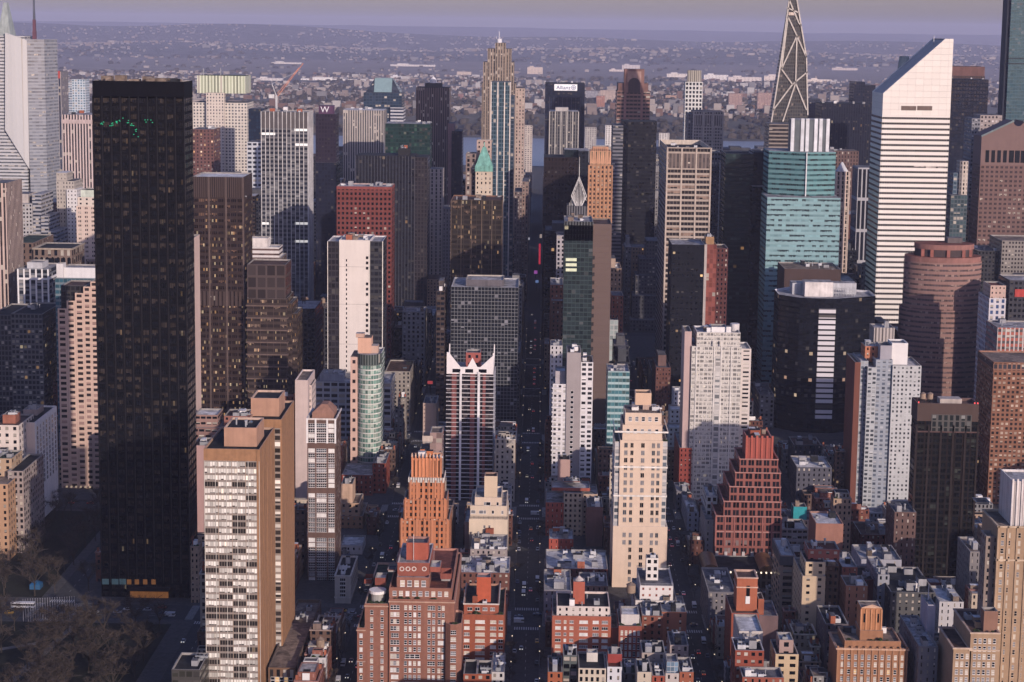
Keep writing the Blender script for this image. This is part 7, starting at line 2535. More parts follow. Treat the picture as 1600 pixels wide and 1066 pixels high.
low(AB, 'dark grey low house with purple-framed roof terrace', 'the purple-terraced house', 1000, 762, 1290, 1326, 975, 26, (.13, .11, .12), 'dark', 5, ww=.3)
low(AB, 'grey stepped block with long pale party wall right of orange turret', 'the pale party-wall block', 1066, 716, 1436, 1466, 1010, 40, (.20, .19, .20), 'silver', 5, ww=.2)
r, b = low('chimney_block', 'slim lavender-grey blank stair tower with a spiked top', 'the lavender stair tower', 1066, 735, 1450, 1462, 945, 14, (.36, .35, .42), 'silver', 0, ww=0)
mast(r, (b[0][0] + b[0][1]) / 2, 742, b[0][5], b[0][5] + 7, .6, plain((.5, .5, .55)))
low(AB, 'white metal shed roof block between stair tower and buff deco tower', 'the white shed block', 985, 800, 1468, 1506, 940, 24, (.46, .45, .46), 'white', 5, ww=.2)
low(AB, 'grey side-lit slab rising behind white shed block', 'the grey side-lit slab', 900, 842, 1516, 1540, 862, 26, (.20, .185, .18), 'tan', 3, ww=.2)
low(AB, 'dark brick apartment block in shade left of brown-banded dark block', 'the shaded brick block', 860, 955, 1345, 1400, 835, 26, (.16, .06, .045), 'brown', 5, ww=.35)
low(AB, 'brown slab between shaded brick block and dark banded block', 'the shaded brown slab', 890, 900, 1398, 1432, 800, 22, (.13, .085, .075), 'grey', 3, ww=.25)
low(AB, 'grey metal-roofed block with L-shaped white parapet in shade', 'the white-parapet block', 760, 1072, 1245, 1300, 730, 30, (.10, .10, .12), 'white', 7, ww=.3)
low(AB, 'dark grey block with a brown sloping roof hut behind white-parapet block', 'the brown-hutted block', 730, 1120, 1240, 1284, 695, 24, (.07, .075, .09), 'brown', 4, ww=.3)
low(AB, 'white tiered town house stack left of red terraces', 'the white tiered house', 880, 948, 1102, 1121, 812, 30, (.40, .36, .36), 'silver', 2, ww=.2,
    parts=[('upper_block', 1104, 1121, 775, 14, 24, fac((.62, .61, .61), DARKG, .6, .55, bf=0), 3.4, 4, dict(z0='p', roof='white'))])
low(AB, 'lavender-white terrace row strung along the right street', 'the lavender terrace row', 830, 1010, 1074, 1092, 800, 42, (.50, .49, .54), 'white', 8, ww=.3)
low(AB, 'grey slate-roofed block in front of arcade beside the right street', 'the slate-roofed block', 960, 836, 1107, 1150, 925, 40, (.18, .17, .18), 'grey', 5, ww=.3)
# deep down the central street
tower(OT, 'slim tan block lining left side of central street in the distance', 'office block', 'the slim tan street block', 430, 1860, [
    ('wall', 804, 816, 300, 0, 50, fac((.17, .13, .12), (.05, .045, .045), .5, .6, bf=.3), 3, 3.8), ('wing', 816, 826, 284, 8, 50, fac((.26, .19, .16), (.05, .045, .045), .4, .6, bf=.3), 3, 3.8)])
tower(OT, 'red-brown block with a tan front lining the right side of central street', 'office block', 'the red-brown street block', 560, 1330, [
    ('wall', 862, 882, 470, 6, 40, fac((.24, .12, .085), DARKG, .3, .5, bf=.2), 3, 3.6, dict(roof='silver')),
    ('wing', 860, 880, 445, 20, 40, fac((.28, .12, .08), DARKG, .3, .5, bf=.2), 3, 3.6, dict(roof='silver'))], top=3)
tower(OT, 'small white block low beside the green-and-brown slab', 'office block', 'the small white side block', 570, 1240, [
    ('wall', 860, 879, 540, 0, 24, fac((.50, .48, .48), DARKG, .35, .5, bf=.2), 3, 3.4, dict(roof='silver'))], top=3)
tower(OT, 'narrow white-windowed slab peeking left of green-and-brown slab', 'office block', 'the white-windowed sliver', 430, 1500, [
    ('wall', 870, 883, 368, 0, 30, fac((.40, .38, .4), DARKG, .5, .6, bf=.2), 3, 3.8)])
tower(OT, 'small white and teal billboarded block right of brown blank wall', 'office block', 'the billboarded block', 530, 1330, [
    ('wall', 953, 966, 500, 0, 26, fac((.42, .44, .44), (.3, .36, .36), .8, .8, bf=0), 3, 4),
    ('wing', 956, 974, 462, 14, 24, fac((.24, .10, .075), DARKG, .3, .5), 3, 3.6)])
# ------------------------------------------------------------------ the rest of the city, building by building
ri = random.Random(99)
POOL = {
    'red brick': ((.25, .105, .078), .36, .52), 'dark brick': ((.14, .068, .054), .36, .5), 'brown': ((.16, .105, .085), .45, .5), 'tan': ((.38, .27, .19), .38, .5),
    'cream': ((.50, .42, .33), .4, .5), 'grey': ((.24, .235, .235), .45, .55), 'white': ((.56, .54, .53), .45, .5), 'limestone': ((.38, .34, .29), .38, .55),
    'charcoal': ((.06, .06, .068), .7, .6), 'dark glass': ((.03, .034, .042), .85, .7), 'bronze': ((.07, .052, .045), .8, .55)}
NEARP = ['red brick', 'red brick', 'dark brick', 'dark brick', 'brown', 'tan', 'cream', 'tan', 'white', 'limestone', 'red brick', 'brown', 'grey']
MIDP = ['dark brick', 'brown', 'grey', 'limestone', 'charcoal', 'dark glass', 'bronze', 'tan', 'charcoal', 'dark glass', 'grey', 'dark brick']
RFN = ['silver', 'silver', 'white', 'grey', 'dark', 'dark', 'tan', 'brown']
_ff = {}


def pool_fac(nm, v):
    if (nm, v) not in _ff:
        w, ww, wh = POOL[nm]
        k = .85 + .15 * v
        _ff[(nm, v)] = fac(tuple(c * k for c in w), (.014, .016, .022), ww, wh, bf=.3 if nm not in ('dark glass', 'charcoal', 'bronze') else .12, blind=tuple(min(.55, c * 1.1 + .05) for c in w), lf=.006, ls=.4)
    return _ff[(nm, v)]


INF = []


def blocked(x0, x1, y0, y1):
    return any(x0 < b - .3 and x1 > a + .3 and y0 < d - .3 and y1 > c + .3 for a, b, c, d in FOOT)


def clip_h(x0, x1, y0, y1, h, cap):
    """lower the roof until nothing the photograph shows behind it is hidden"""
    while h > 6:
        pa, pya = proj(x0, y1, h)
        pb, pyb = proj(x1, y1, h)
        pc, _ = proj(x0, y0, h)
        pd, _ = proj(x1, y0, h)
        l, r_ = min(pa, pc), max(pb, pd)
        yt = min(pya, pyb)
        bad = yt < cap(0.5 * (l + r_))
        if not bad:
            for xl, xr, y_t, yb, d, ref in HEROES:
                if d >= y0 - 2 and l < xr - 1 and r_ > xl + 1 and yt < yb - 3:
                    bad = True
                    break
        if not bad:
            return h
        h *= .93
    return 0


def add_lot(x0, x1, y0, y1, h, nm, rf, n):
    fh = ri.choice((3.1, 3.3, 3.5)) if h < 60 else 3.8
    v = ri.choice((-1, 0, 1))
    m = MB()
    m.box(x0, x1, y0, y1, 0, h, 0, 1, ri.choice((2.4, 2.9, 3.4)), fh, .9 if y0 < 1600 else 0)
    kind = 'town_house' if h < 19 else ('apartment_block' if h < 62 else 'office_block')
    t = thing(kind, None, {'town_house': 'house', 'apartment_block': 'apartment block', 'office_block': 'office block'}[kind], ((x0 + x1) / 2, (y0 + y1) / 2, 0))
    w = POOL[nm][0]
    jag = y0 < 1250 and h < 60
    if jag and (x1 - x0) > 14 and ri.random() < .6:
        m = MB()
        cut = ri.uniform(.5, .72)
        h2 = h - ri.choice((3.2, 3.2, 6.4, 9.6)) if h > 16 else h - 3
        east = abs(x0 - X0) > 2
        xa, xb = (x0, x0 + (x1 - x0) * cut) if not east else (x1 - (x1 - x0) * cut, x1)
        m.box(xa, xb, y0, y1, 0, h, 0, 1, 2.6, fh, .9)
        m2 = MB()
        ya, yb = (y0, y1) if ri.random() < .4 else (y0 + (y1 - y0) * ri.uniform(0, .3), y1 - .1)
        if not east:
            m2.box(xb, x1, ya, yb, 0, h2, 0, 1, 2.6, fh, .7)
        else:
            m2.box(x0, xa, ya, yb, 0, h2, 0, 1, 2.6, fh, .7)
        n2 = ri.choice(NEARP)
        m2.build('rear_wing', [pool_fac(nm if ri.random() < .6 else n2, 0), ROOF[ri.choice(RFN)], plain(tuple(c * .8 + .06 for c in w))], t)
        FOOT_ = (x0, x1)
        x0, x1 = xa, xb
    wl = m.build('wall', [pool_fac(nm, v), ROOF[rf], plain(tuple(c * .8 + .06 for c in w))], t)
    if n:
        clutter(t, x0 + .6, x1 - .6, y0 + .6, y1 - .6, h - (.9 if y0 < 1600 else 0), n, ri, plain(tuple(c * .9 + .05 for c in w)) if ri.random() < .6 else WHITE, 'bbhhpps', .22)
    if jag and ri.random() < .5 and x1 - x0 > 6 and y1 - y0 > 5:
        m = MB()
        m.box(x0 + (x1 - x0) * ri.uniform(.05, .3), x1 - (x1 - x0) * ri.uniform(.05, .35), y0 + ri.uniform(1.4, 3), y1 - .5, h - .8, h + ri.uniform(2.6, 3.4), 0, 1, 2.2, 3.2, .3)
        n2 = ri.choice(('white', 'cream', 'grey', 'red brick', 'limestone', nm, nm))
        m.build('roof_room', [pool_fac(n2, 1), ROOF[ri.choice(RFN)], plain(tuple(c * .8 + .06 for c in POOL[n2][0]))], t)
    if jag:
        for _ in range(ri.randint(0, 3)):
            inst('chimney', bulk('dark', BRICK), t, (ri.choice((x0 + .8, x1 - .8)), ri.uniform(y0 + .8, y1 - .8), h - .5), (1.0, ri.uniform(.8, 1.6), ri.uniform(1.6, 3.2)))
        if ri.random() < .4:
            planters(t, x0 + .6, x1 - .6, y0 + 1.2, h - .9, ri.randint(2, 5), ri)
    if y0 < 1100 and ri.random() < .5:
        bands(t, (x0, x1, y0, y1), [h - .5], .55, .3, plain(tuple(min(.6, c * 1.1 + .08) for c in w)))
    if h > 45 and ri.random() < .6:
        hb = ri.uniform(4, 9)
        m = MB()
        m.box(x0 + (x1 - x0) * .2, x0 + (x1 - x0) * .75, y0 + (y1 - y0) * .25, y0 + (y1 - y0) * .8, h - 1, h + hb)
        m.build('penthouse', [plain(tuple(c * .8 + .04 for c in w)), ROOF['grey']], t)
    INF.append([t, x0, x1, y0, y1, h, nm, rf])


def no_go(x0, x1, y0, y1):
    if x1 < -160 and y0 < 864:
        return True
    if x1 < -226 and y0 < 1050:
        return True
    return x1 < -340 and y0 < 1050


kk = sorted(STREETS)
for a_, b_ in zip(kk, kk[1:]):
    X0, X1 = STREETS[a_] + HALF, STREETS[b_] - HALF
    ye = 690
    for ai, av in enumerate(AVES):
        Y0, Y1 = ye, av - AHALF
        ye = av + AHALF
        if Y0 > 3300:
            continue
        near = Y1 < 1250
        rows_ = ((X0, X0 + (X1 - X0) * .46), (X0 + (X1 - X0) * .54, X1)) if near else ((X0, X0 + (X1 - X0) * .49), (X0 + (X1 - X0) * .51, X1))
        for ra, rb in rows_:
            y = Y0
            while y < Y1 - 5:
                if near:
                    w = ri.choice((5.5, 6, 6.5, 7, 8, 10, 14))
                else:
                    w = ri.uniform(22, 46) if Y0 < 1900 else ri.uniform(35, 90)
                y2 = min(Y1, y + w)
                if Y1 - y2 < 5:
                    y2 = Y1
                x0, x1 = ra, rb
                if near:
                    if ri.random() < .35:
                        x0, x1 = (ra, rb - ri.uniform(3, 9)) if ra == X0 else (ra + ri.uniform(3, 9), rb)
                if near:
                    edge = y == Y0 or y2 == Y1
                    h = ri.uniform(13, 22) if ri.random() < .72 else ri.uniform(22, 48)
                    if edge:
                        h = ri.uniform(18, 52)
                    if y < 760:
                        h = ri.uniform(11, 17)
                elif Y0 < 1560:
                    h = ri.uniform(35, 120)
                else:
                    h = ri.uniform(40, 150)
                pcx, _ = proj((x0 + x1) / 2, y, h)
                w_ = x1 - x0
                for fa, fb in ((0, 1), (0, .62), (.38, 1), (0, .36), (.64, 1), (.3, .7), (0, .2), (.8, 1)):
                    xa_, xb_ = x0 + fa * w_, x0 + fb * w_
                    if not blocked(xa_, xb_, y, y2):
                        x0, x1 = xa_, xb_
                        break
                if -190 < pcx < 1800 and not blocked(x0, x1, y, y2) and not no_go(x0, x1, y, y2):
                    cap = (lambda p: 0) if near else ((lambda p: 268 if 690 < p < 870 else 232) if Y0 > 1500 else (lambda p: 300))
                    h = clip_h(x0, x1, y, y2, h + 3.4, cap) - 3.4 if near else clip_h(x0, x1, y, y2, h, cap)
                    if h > 6:
                        nm = ri.choice(NEARP if near else MIDP)
                        add_lot(x0, x1, y, y2, h, nm, ri.choice(RFN if near else ['grey', 'dark', 'silver', 'brown', 'tan']), (ri.randint(5, 11) if y < 1070 else ri.randint(2, 5)) if near else (ri.randint(1, 4) if Y0 < 1600 else 0))
                y = y2 + (.15 if near else ri.choice((.2, .2, 6)))

# unseen riverside blocks below the frame, added to shade the first rows
for x0, x1, y0, y1, h, nm, lb in ((-72, -22, 596, 640, 40, 'dark brick', 'unseen dark brick riverside block added for shade below the bottom edge, left of central street'), (6, 64, 600, 645, 42, 'limestone', 'unseen limestone riverside block added for shade below the bottom edge, right of central street'),
                              (92, 146, 600, 640, 44, 'red brick', 'unseen red brick riverside block added for shade below the bottom edge, right of right street'), (172, 186, 596, 640, 44, 'tan', 'unseen tan riverside block added for shade below the bottom edge at far right'),
                              (-160, -104, 560, 610, 38, 'grey', 'unseen grey riverside block added for shade below the bottom edge at left')):
    m = MB()
    m.box(x0, x1, y0, y1, 0, h, 0, 1, 3, 3.3, .9)
    t = thing('apartment_block', lb, 'apartment block', ((x0 + x1) / 2, (y0 + y1) / 2, 0))
    m.build('wall', [pool_fac(nm, 0), ROOF['grey'], plain((.3, .28, .26))], t)

# drop what no view near the photograph's can see
from mathutils.bvhtree import BVHTree
bv, bp_l, own_ = [], [], []
for ob in C.objects:
    if ob.type != 'MESH' or ob.scale.x != 1 or ob.rotation_euler.z != 0:
        continue
    rt2 = ob
    off = Vector(ob.location)
    while rt2.parent is not None:
        rt2 = rt2.parent
        off = off + rt2.location
    n0 = len(bv)
    if len(ob.data.polygons) > 3000 or ob.name.startswith(('distant', 'ground', 'pavement', 'road')):
        continue
    bv.extend([v.co + off for v in ob.data.vertices])
    for p in ob.data.polygons:
        bp_l.append([n0 + i for i in p.vertices])
        own_.append(rt2.name)
bvh = BVHTree.FromPolygons(bv, bp_l)
hits = {}
owner = {it[0].name: it for it in INF}
for ox, oz in ((0, 0), (-45, 0), (45, 4)):
    o_ = Vector((ox, 0, CH + oz))
    for iy in range(200, 1066, 3 if ox == 0 else 6):
        for ix in range(0, 1600, 3 if ox == 0 else 6):
            dv = ROT @ Vector(((ix - 800) / FL, (YC - iy) / FL, -1))
            loc, nor, idx, dist = bvh.ray_cast(o_, dv.normalized())
            if idx is not None and own_[idx] in owner:
                H_ = hits.setdefault(own_[idx], [0, 0, 0, 0])
                if ox == 0:
                    H_[0] += 1
                    H_[1] += ix
                    H_[2] += iy
                H_[3] += 1
keep = []
for it in INF:
    n_ = it[0].name
    if n_ in hits and (hits[n_][0] >= 3 or hits[n_][3] - hits[n_][0] >= 5):
        keep.append((it, hits[n_]))
    else:
        for ch in list(it[0].children_recursive):
            bpy.data.objects.remove(ch)
        bpy.data.objects.remove(it[0])
# a label for each that singles it out
ORD = ['nearest', 'second', 'third', 'fourth', 'fifth', 'sixth', 'seventh', 'eighth', 'ninth', 'tenth', 'eleventh', 'twelfth']
cand = {}
for it, H_ in keep:
    t, x0, x1, y0, y1, h, nm, rf = it
    cx, cyy = (H_[1] / H_[0], H_[2] / H_[0]) if H_[0] else proj((x0 + x1) / 2, y0, h)
    best = []
    for xl, xr, y_t, yb, d, ref in HEROES:
        dx = max(xl - cx, 0, cx - xr)
        dy = max(y_t - cyy, 0, cyy - yb)
        best.append((math.hypot(dx, dy) + abs(d - y0) * .03, xl, xr, d, ref))
    best.sort()
    _, xl, xr, d, ref = best[0]
    rel = 'left of' if cx < xl else ('right of' if cx > xr else ('in front of' if y0 < d else 'behind'))
    ref = ref.replace('the ', '')
    sz = 'low' if h < 19 else ('mid-height' if h < 50 else 'tall')
    base = f"{sz} {nm} {'house' if h < 19 else 'block'} with {rf} roof {rel} {ref}"
    ref2 = best[1][4].replace('the ', '')
    cand.setdefault(base, []).append((y0, it, H_, f"{nm} {rf}-roofed {'house' if h < 19 else 'block'} {rel} {ref}, towards {ref2}"))
for base, L_ in cand.items():
    if len(L_) == 1:
        tag(L_[0][1][0], base)
        continue
    alt = [x[3] for x in L_]
    L_.sort(key=lambda q: q[0])
    for j, x in enumerate(L_):
        if alt.count(x[3]) == 1 and x[3] not in LABELS and len(x[3].split()) <= 16:
            tag(x[1][0], x[3])
        else:
            tag(x[1][0], ('nearest ' if j == 0 else ('farthest ' if j == len(L_) - 1 else ORD[j] + ' nearest ')) + base)
print('INFILL', len(INF), len(keep))
INFC = keep

# ------------------------------------------------------------------ trees without leaves
def bare_tree(rr, big=1.0):
    tk = MB()
    h = 4.2 * big
    tk.prism([(.28 * math.cos(k * 1.0472), .28 * math.sin(k * 1.0472)) for k in range(6)], 0, h, 0, 0, tops=[(.17 * math.cos(k * 1.0472), .17 * math.sin(k * 1.0472)) for k in range(6)])
    cr = MB()
    tips = []
    for i in range(8):
        an = i * .785 + rr.uniform(-.4, .4)
        r0 = rr.uniform(1.6, 3.4) * big
        q = Vector((r0 * math.cos(an), r0 * math.sin(an), h + rr.uniform(1.6, 4.6) * big))
        tk.beam((0, 0, h * rr.uniform(.7, 1)), q, .2, 0, .07)
        for j in range(4):
            e = q + Vector((rr.gauss(0, 1.1), rr.gauss(0, 1.1), rr.uniform(.3, 1.9))) * big
            cr.beam(q * .75 + Vector((0, 0, h)) * .25, e, .07, 0, .03)
            tips.append((q, e))
    for q, e in tips:
        for j in range(15):
            t = rr.random()
            s_ = q.lerp(e, t)
            f_ = s_ + Vector((rr.gauss(0, .8), rr.gauss(0, .8), rr.uniform(0, 1.1))) * big
            w = Vector((rr.gauss(0, 1), rr.gauss(0, 1), rr.gauss(0, 1))).normalized() * .085
            cr.face([s_ - w, s_ + w, f_ + w * .3, f_ - w * .3], 1)
    return (tk.mesh('trunk', [plain((.055, .045, .038), .95, .3, .8)]),
            cr.mesh('crown', [plain((.05, .041, .036), .95, .3, .8), plain((.065, .052, .044), .95, .3, .8)]))


TREES = [bare_tree(random.Random(40 + i), 1.0 + .12 * i) for i in range(4)]
rtn = random.Random(5)


def tree(x, y, label, group, s_=1.0):
    t = thing('bare_tree', label, 'tree', (x, y, .15), group)
    a, b2 = rtn.choice(TREES)
    k = s_ * rtn.uniform(.8, 1.25)
    rz = rtn.uniform(0, 6.28)
    inst('trunk', a, t, (x, y, .15), (k, k, k), rz)
    inst('crown', b2, t, (x, y, .15), (k, k, k), rz)


def scatter(n, x0, x1, y0, y1, label, group, s_=1.0, sep=5.0):
    pts = []
    tries = 0
    while len(pts) < n and tries < 4000:
        tries += 1
        x, y = rtn.uniform(x0, x1), rtn.uniform(y0, y1)
        if blocked(x - 2, x + 2, y - 2, y + 2) or any(math.hypot(x - a, y - b2) < sep for a, b2 in pts):
            continue
        if any(abs(x - sx) < 7 for sx in STREETS.values()) or any(abs(y - av) < 12 for av in AVES):
            continue
        pts.append((x, y))
        tree(x, y, label, group, s_)


scatter(88, -285, -181, 694, 830, 'bare brown tree in the dark park at lower left', 'bare trees in the lower left park', 1.3, 5.2)
scatter(64, -338, -230, 868, 1034, 'bare tree in the shaded plaza left of the tall black tower', 'bare trees in plaza beside black tower', 1.15, 6.5)
for k, nm in ((-1, 'left street'), (0, 'central street'), (1, 'right street')):
    for sgn in (-1, 1):
        y = 720
        while y < 1230:
            if all(abs(y - av) > 24 for av in AVES) and rtn.random() < .5:
                tree(STREETS[k] + sgn * 7.2, y, f'small bare street tree on the pavement of the {nm}', f'bare street trees along the {nm}', .62)
            y += 13

# ------------------------------------------------------------------ cars, buses, lamps, flags
def car_mesh(paint, van=False):
    m = MB()
    if van:
        m.prism([(-1.0, -2.6), (1.0, -2.6), (1.0, 2.6), (-1.0, 2.6)], .35, 2.3, 0, 0)
        m.prism([(-1.02, -2.63), (1.02, -2.63), (1.02, -1.2), (-1.02, -1.2)], 1.2, 1.9, 1, 1)
    else:
        m.prism([(-.88, -2.2), (.88, -2.2), (.92, -1.6), (.92, 1.7), (.85, 2.2), (-.85, 2.2), (-.92, 1.7), (-.92, -1.6)], .32, .86, 0, 0,
                tops=[(-.82, -2.1), (.82, -2.1), (.88, -1.6), (.88, 1.7), (.8, 2.1), (-.8, 2.1), (-.88, 1.7), (-.88, -1.6)])
        m.prism([(-.82, -1.1), (.82, -1.1), (.82, 1.5), (-.82, 1.5)], .86, 1.38, 1, 0, tops=[(-.66, -.45), (.66, -.45), (.66, 1.0), (-.66, 1.0)])
    for sx in (-.9, .72):
        for sy in (-1.4, 1.35):
            for i in range(10):
                t0, t1 = 6.2832 * i / 10, 6.2832 * (i + 1) / 10
                A = [(sx + dx, sy + .33 * math.cos(t), .33 + .33 * math.sin(t)) for t in (t0, t1) for dx in (0, .18)]
                m.face([A[0], A[1], A[3], A[2]], 2)
            for dx in (0, .18):
                m.face([(sx + dx, sy + .33 * math.cos(6.2832 * i / 10), .33 + .33 * math.sin(6.2832 * i / 10)) for i in range(10)], 2)
    return m.mesh('car', [paint, PANES['dark'], BLACK])


PAINT = {'white': (.6, .6, .6), 'black': (.012, .012, .014), 'silver': (.32, .33, .35), 'yellow': (.62, .36, .03), 'red': (.35, .03, .03), 'dark blue': (.03, .05, .12)}
CARS = {k: car_mesh(plain(c, .3, .05, 1, .0, .5)) for k, c in PAINT.items()}
VAN = car_mesh(plain((.62, .62, .62), .4, .05), True)


def light_mesh(nm, col, st):
    m = MB()
    m.cyl(0, 0, .17, -.12, .12, 8, 0, 0)
    m.face([(.17 * math.cos(t * .785), .17 * math.sin(t * .785), -.12) for t in range(8)][::-1])
    return m.mesh(nm, [plain((.5, .5, .5), .4, 0, 1, 0, .3, col, st)])


HEAD, TAIL = light_mesh('headlight', (1, .93, .8), 1.3), light_mesh('tail_light', (1, .08, .05), .8)
rc = random.Random(77)


def car(x, y, rz, where, lit=True, tail=False, z=.0):
    if blocked(x - 1, x + 1, y - 2, y + 2):
        return
    van = rc.random() < .14
    cn = 'white' if van else rc.choice(['white', 'black', 'black', 'silver', 'yellow', 'dark blue', 'silver', 'red'])
    nm = 'parked_car' if not lit else 'car'
    if van:
        nm = 'delivery_van'
    o = inst(nm, VAN if van else CARS[cn], None, (x, y, z), (1, 1, 1), rz)
    word = 'van' if van else 'car'
    if lit:
        st_ = 'with red tail lights' if tail else 'with lit headlights'
    else:
        st_ = 'parked at the kerb'
    tag(o, f'{cn} {word} {st_} {"on the " if not where.startswith("second") else "on "}{where}', word, f'{cn} {word}s {st_} on the {where}')
    if lit:
        for sx in (-.6, .6):
            l = inst('tail_light' if tail else 'headlight', TAIL if tail else HEAD, None, (0, 0, 0))
            l.parent = o
            l.location = (sx, (-2.24 if not van else -2.66), .72)
            l.rotation_euler.x = math.pi / 2


for k, nm in ((-1, 'left street'), (0, 'central street'), (1, 'right street')):
    for lane, park in ((-5.4, True), (-2.0, False), (1.6, False), (5.4, True)):
        y = 690 + rc.uniform(0, 12)
        while y < (1320 if park else 1800):
            if all(abs(y - av) > 19 for av in AVES):
                if park:
                    if rc.random() < .36 and y < 1100:
                        car(STREETS[k] + lane, y, 0, nm, False)
                elif rc.random() < .48:
                    car(STREETS[k] + lane + rc.uniform(-.3, .3), y, 0, nm, True, lane > 0)
            y += rc.uniform(7, 15) if park else rc.uniform(12, 38)
for av, nm in ((850, 'avenue beside the dark park'), (1045, 'second avenue across')):
    for off in (-6, -2.2, 2.2, 6):
        x = -330 + rc.uniform(0, 20)
        while x < 330:
            if rc.random() < .5:
                car(x, av + off, math.pi / 2 if off < 0 else -math.pi / 2, nm, False)
            x += rc.uniform(10, 30)
for x, y in ((-168, 700), (-172.5, 742), (-166, 776), (-170, 808)):
    car(x, y, 0, 'road left of white-fronted slab', True)


def bus(x, y, rz, label):
    t = thing('bus', label, 'bus', (x, y, 0))
    m = MB()
    m.prism([(-1.25, -6), (1.25, -6), (1.25, 6), (-1.25, 6)], .4, 3.1, 0, 1)
    b0 = m.build('body', [plain((.62, .62, .64), .4, .05), plain((.7, .7, .7), .5, .05)], t)
    m = MB()
    m.box(-1.28, 1.28, -6.03, 5.6, 1.5, 2.5, 0, 0)
    b1 = m.build('window_band', PANES['dark'], t)
    m = MB()
    for sx in (-1.27, 1.0):
        for sy in (-4, 3.6):
            for dx in (0, .27):
                m.face([(sx + dx, sy + .5 * math.cos(6.2832 * i / 12), .5 + .5 * math.sin(6.2832 * i / 12)) for i in range(12)])
    b2 = m.build('wheel', BLACK, t)
    for o in (b0, b1, b2):
        for v in o.data.vertices:
            v.co += Vector((x, y, 0))
    t.rotation_euler.z = rz


bus(-166.5, 712, 0, 'white city bus on the road left of the white-fronted tan slab')
bus(-176, 700, .0, 'white city bus at the bottom edge beside the dark park')
bus(-262, 853, math.pi / 2, 'white bus crossing the avenue beside the dark park')

lampm = MB()
lampm.cyl(0, 0, .11, 0, 8.4, 8, 0, 0, .07)
lampm.beam((0, 0, 8.3), (0, -1.6, 8.8), .1, 0, .07)
LP_ = lampm.mesh('pole', [plain((.12, .12, .13), .6)])
lh = MB()
lh.solid(-.22, .22, -2.2, -1.4, 8.62, 8.86, 0)
LH_ = lh.mesh('lamp_head', [plain((.5, .45, .4), .5, 0, 1, 0, .3, (1.0, .78, .5), .9)])
for k, nm in ((-1, 'left street'), (0, 'central street'), (1, 'right street')):
    for sgn in (-1, 1):
        y = 700 + (14 if sgn > 0 else 0)
        while y < 1700:
            if all(abs(y - av) > 16 for av in AVES):
                x = STREETS[k] + sgn * 6.6
                t = thing('street_lamp', f'lit street lamp on a grey pole along the {nm}', 'street lamp', (x, y, .15), f'street lamps along the {nm}')
                inst('pole', LP_, t, (x, y, .15))
                inst('lamp_head', LH_, t, (x, y, .15))
            y += 34
fp = MB()
fp.cyl(0, 0, .16, 0, 11.5, 8, 0, 0, .08)
fp.cyl(0, 0, .2, 11.5, 11.8, 8, 0, 0)
FP_ = fp.mesh('flagpole', [plain((.28, .28, .31), .5)])
for i in range(22):
    x, _ = at(37 + i * 3.6, 985, 832)
    o = inst('flagpole', FP_, None, (x, 832 + .25 * i, .15), (1, 1, 1.0))
    tag(o, 'white flagpole in the row along the dark park', 'flagpole', 'flagpoles along the dark park')
# blue awning stall and lawn in the lower left
x, _ = at(53, 908, 880)
t = thing('market_tent', 'small bright blue tent at the dark avenue corner', 'tent', (x, 884, 0))
m = MB()
m.prism([(x - 3, 881), (x + 3, 881), (x + 3, 887), (x - 3, 887)], 2.6, 4.4, 0, 0, tops=[(x - .3, 883.5), (x + .3, 883.5), (x + .3, 884.5), (x - .3, 884.5)])
m.build('canopy', plain((.02, .10, .22), .7, .1), t)
m = MB()
m.box(x - 2.8, x + 2.8, 881.2, 886.8, 0, 2.6, 0, 0)
m.build('side_panel', plain((.03, .10, .2), .7, .1), t)
lw = MB()
lw.face([(-300, 690, .17), (-181, 690, .17), (-181, 832, .17), (-300, 832, .17)])
lw.face([(-322, 869, .17), (-257, 869, .17), (-257, 1030, .17), (-322, 1030, .17)])  # plaza patch: dark sheet added in place of shade, no lawn there
tag(lw.build('lawn_and_shade_sheet', plain((.022, .024, .016), .95, .5, .08)), kind='structure')  # the park's shade is put into the very dark grass colour
lw = MB()
lw.face([(-246, 700, .19), (-242, 700, .19), (-226, 832, .19), (-230, 832, .19)])
lw.face([(-292, 770, .19), (-240, 800, .19), (-240, 804, .19), (-292, 774, .19)])
tag(lw.build('path', plain((.17, .16, .15), .9, .3, .3)), kind='structure')
# lit signs deep in the central canyon
def lit_sign(x, y, z0, w, h, col, st, label):
    t = thing('lit_sign', label, 'sign', (x, y, 0))
    m = MB()
    m.solid(x - w / 2, x + w / 2, y - .4, y + .4, z0, z0 + h)
    m.build('panel', plain((.3, .1, .1), .5, .5, .3, 0, .3, col, st), t)
    m = MB()
    m.solid(x - .4, x + .4, y + .4, y + 1.2, 0, z0 + h)
    m.build('post', BLACK, t)


X_, Z_ = at(843, 413, 2080)
lit_sign(X_, 2080, Z_, 2.4, at(843, 381, 2080)[1] - Z_, (1.0, .05, .10), .4, 'tall narrow red lit sign deep in the central street canyon')
for px_, py_, d_, w, h, col, lb in ((837, 428, 2050, 4, 4, (.8, .2, .9), 'purple lit sign below the tall red one in the canyon'), (826, 375, 2200, 3, 3, (.9, .9, 1), 'small white lit sign left of the tall red one'),
                                    (839, 442, 1950, 3.5, 3, (.3, .5, 1), 'blue lit sign in the central canyon'), (845, 372, 2300, 3, 5, (1, .8, .7), 'pale lit sign just above the tall red one'),
                                    (672, 600, 1160, 3.5, 2, (1, .1, .08), 'red lit sign low in the left street')):
    X_, Z_ = at(px_, py_, d_)
    lit_sign(X_, d_, max(3, Z_), w, h, col, .3, lb)

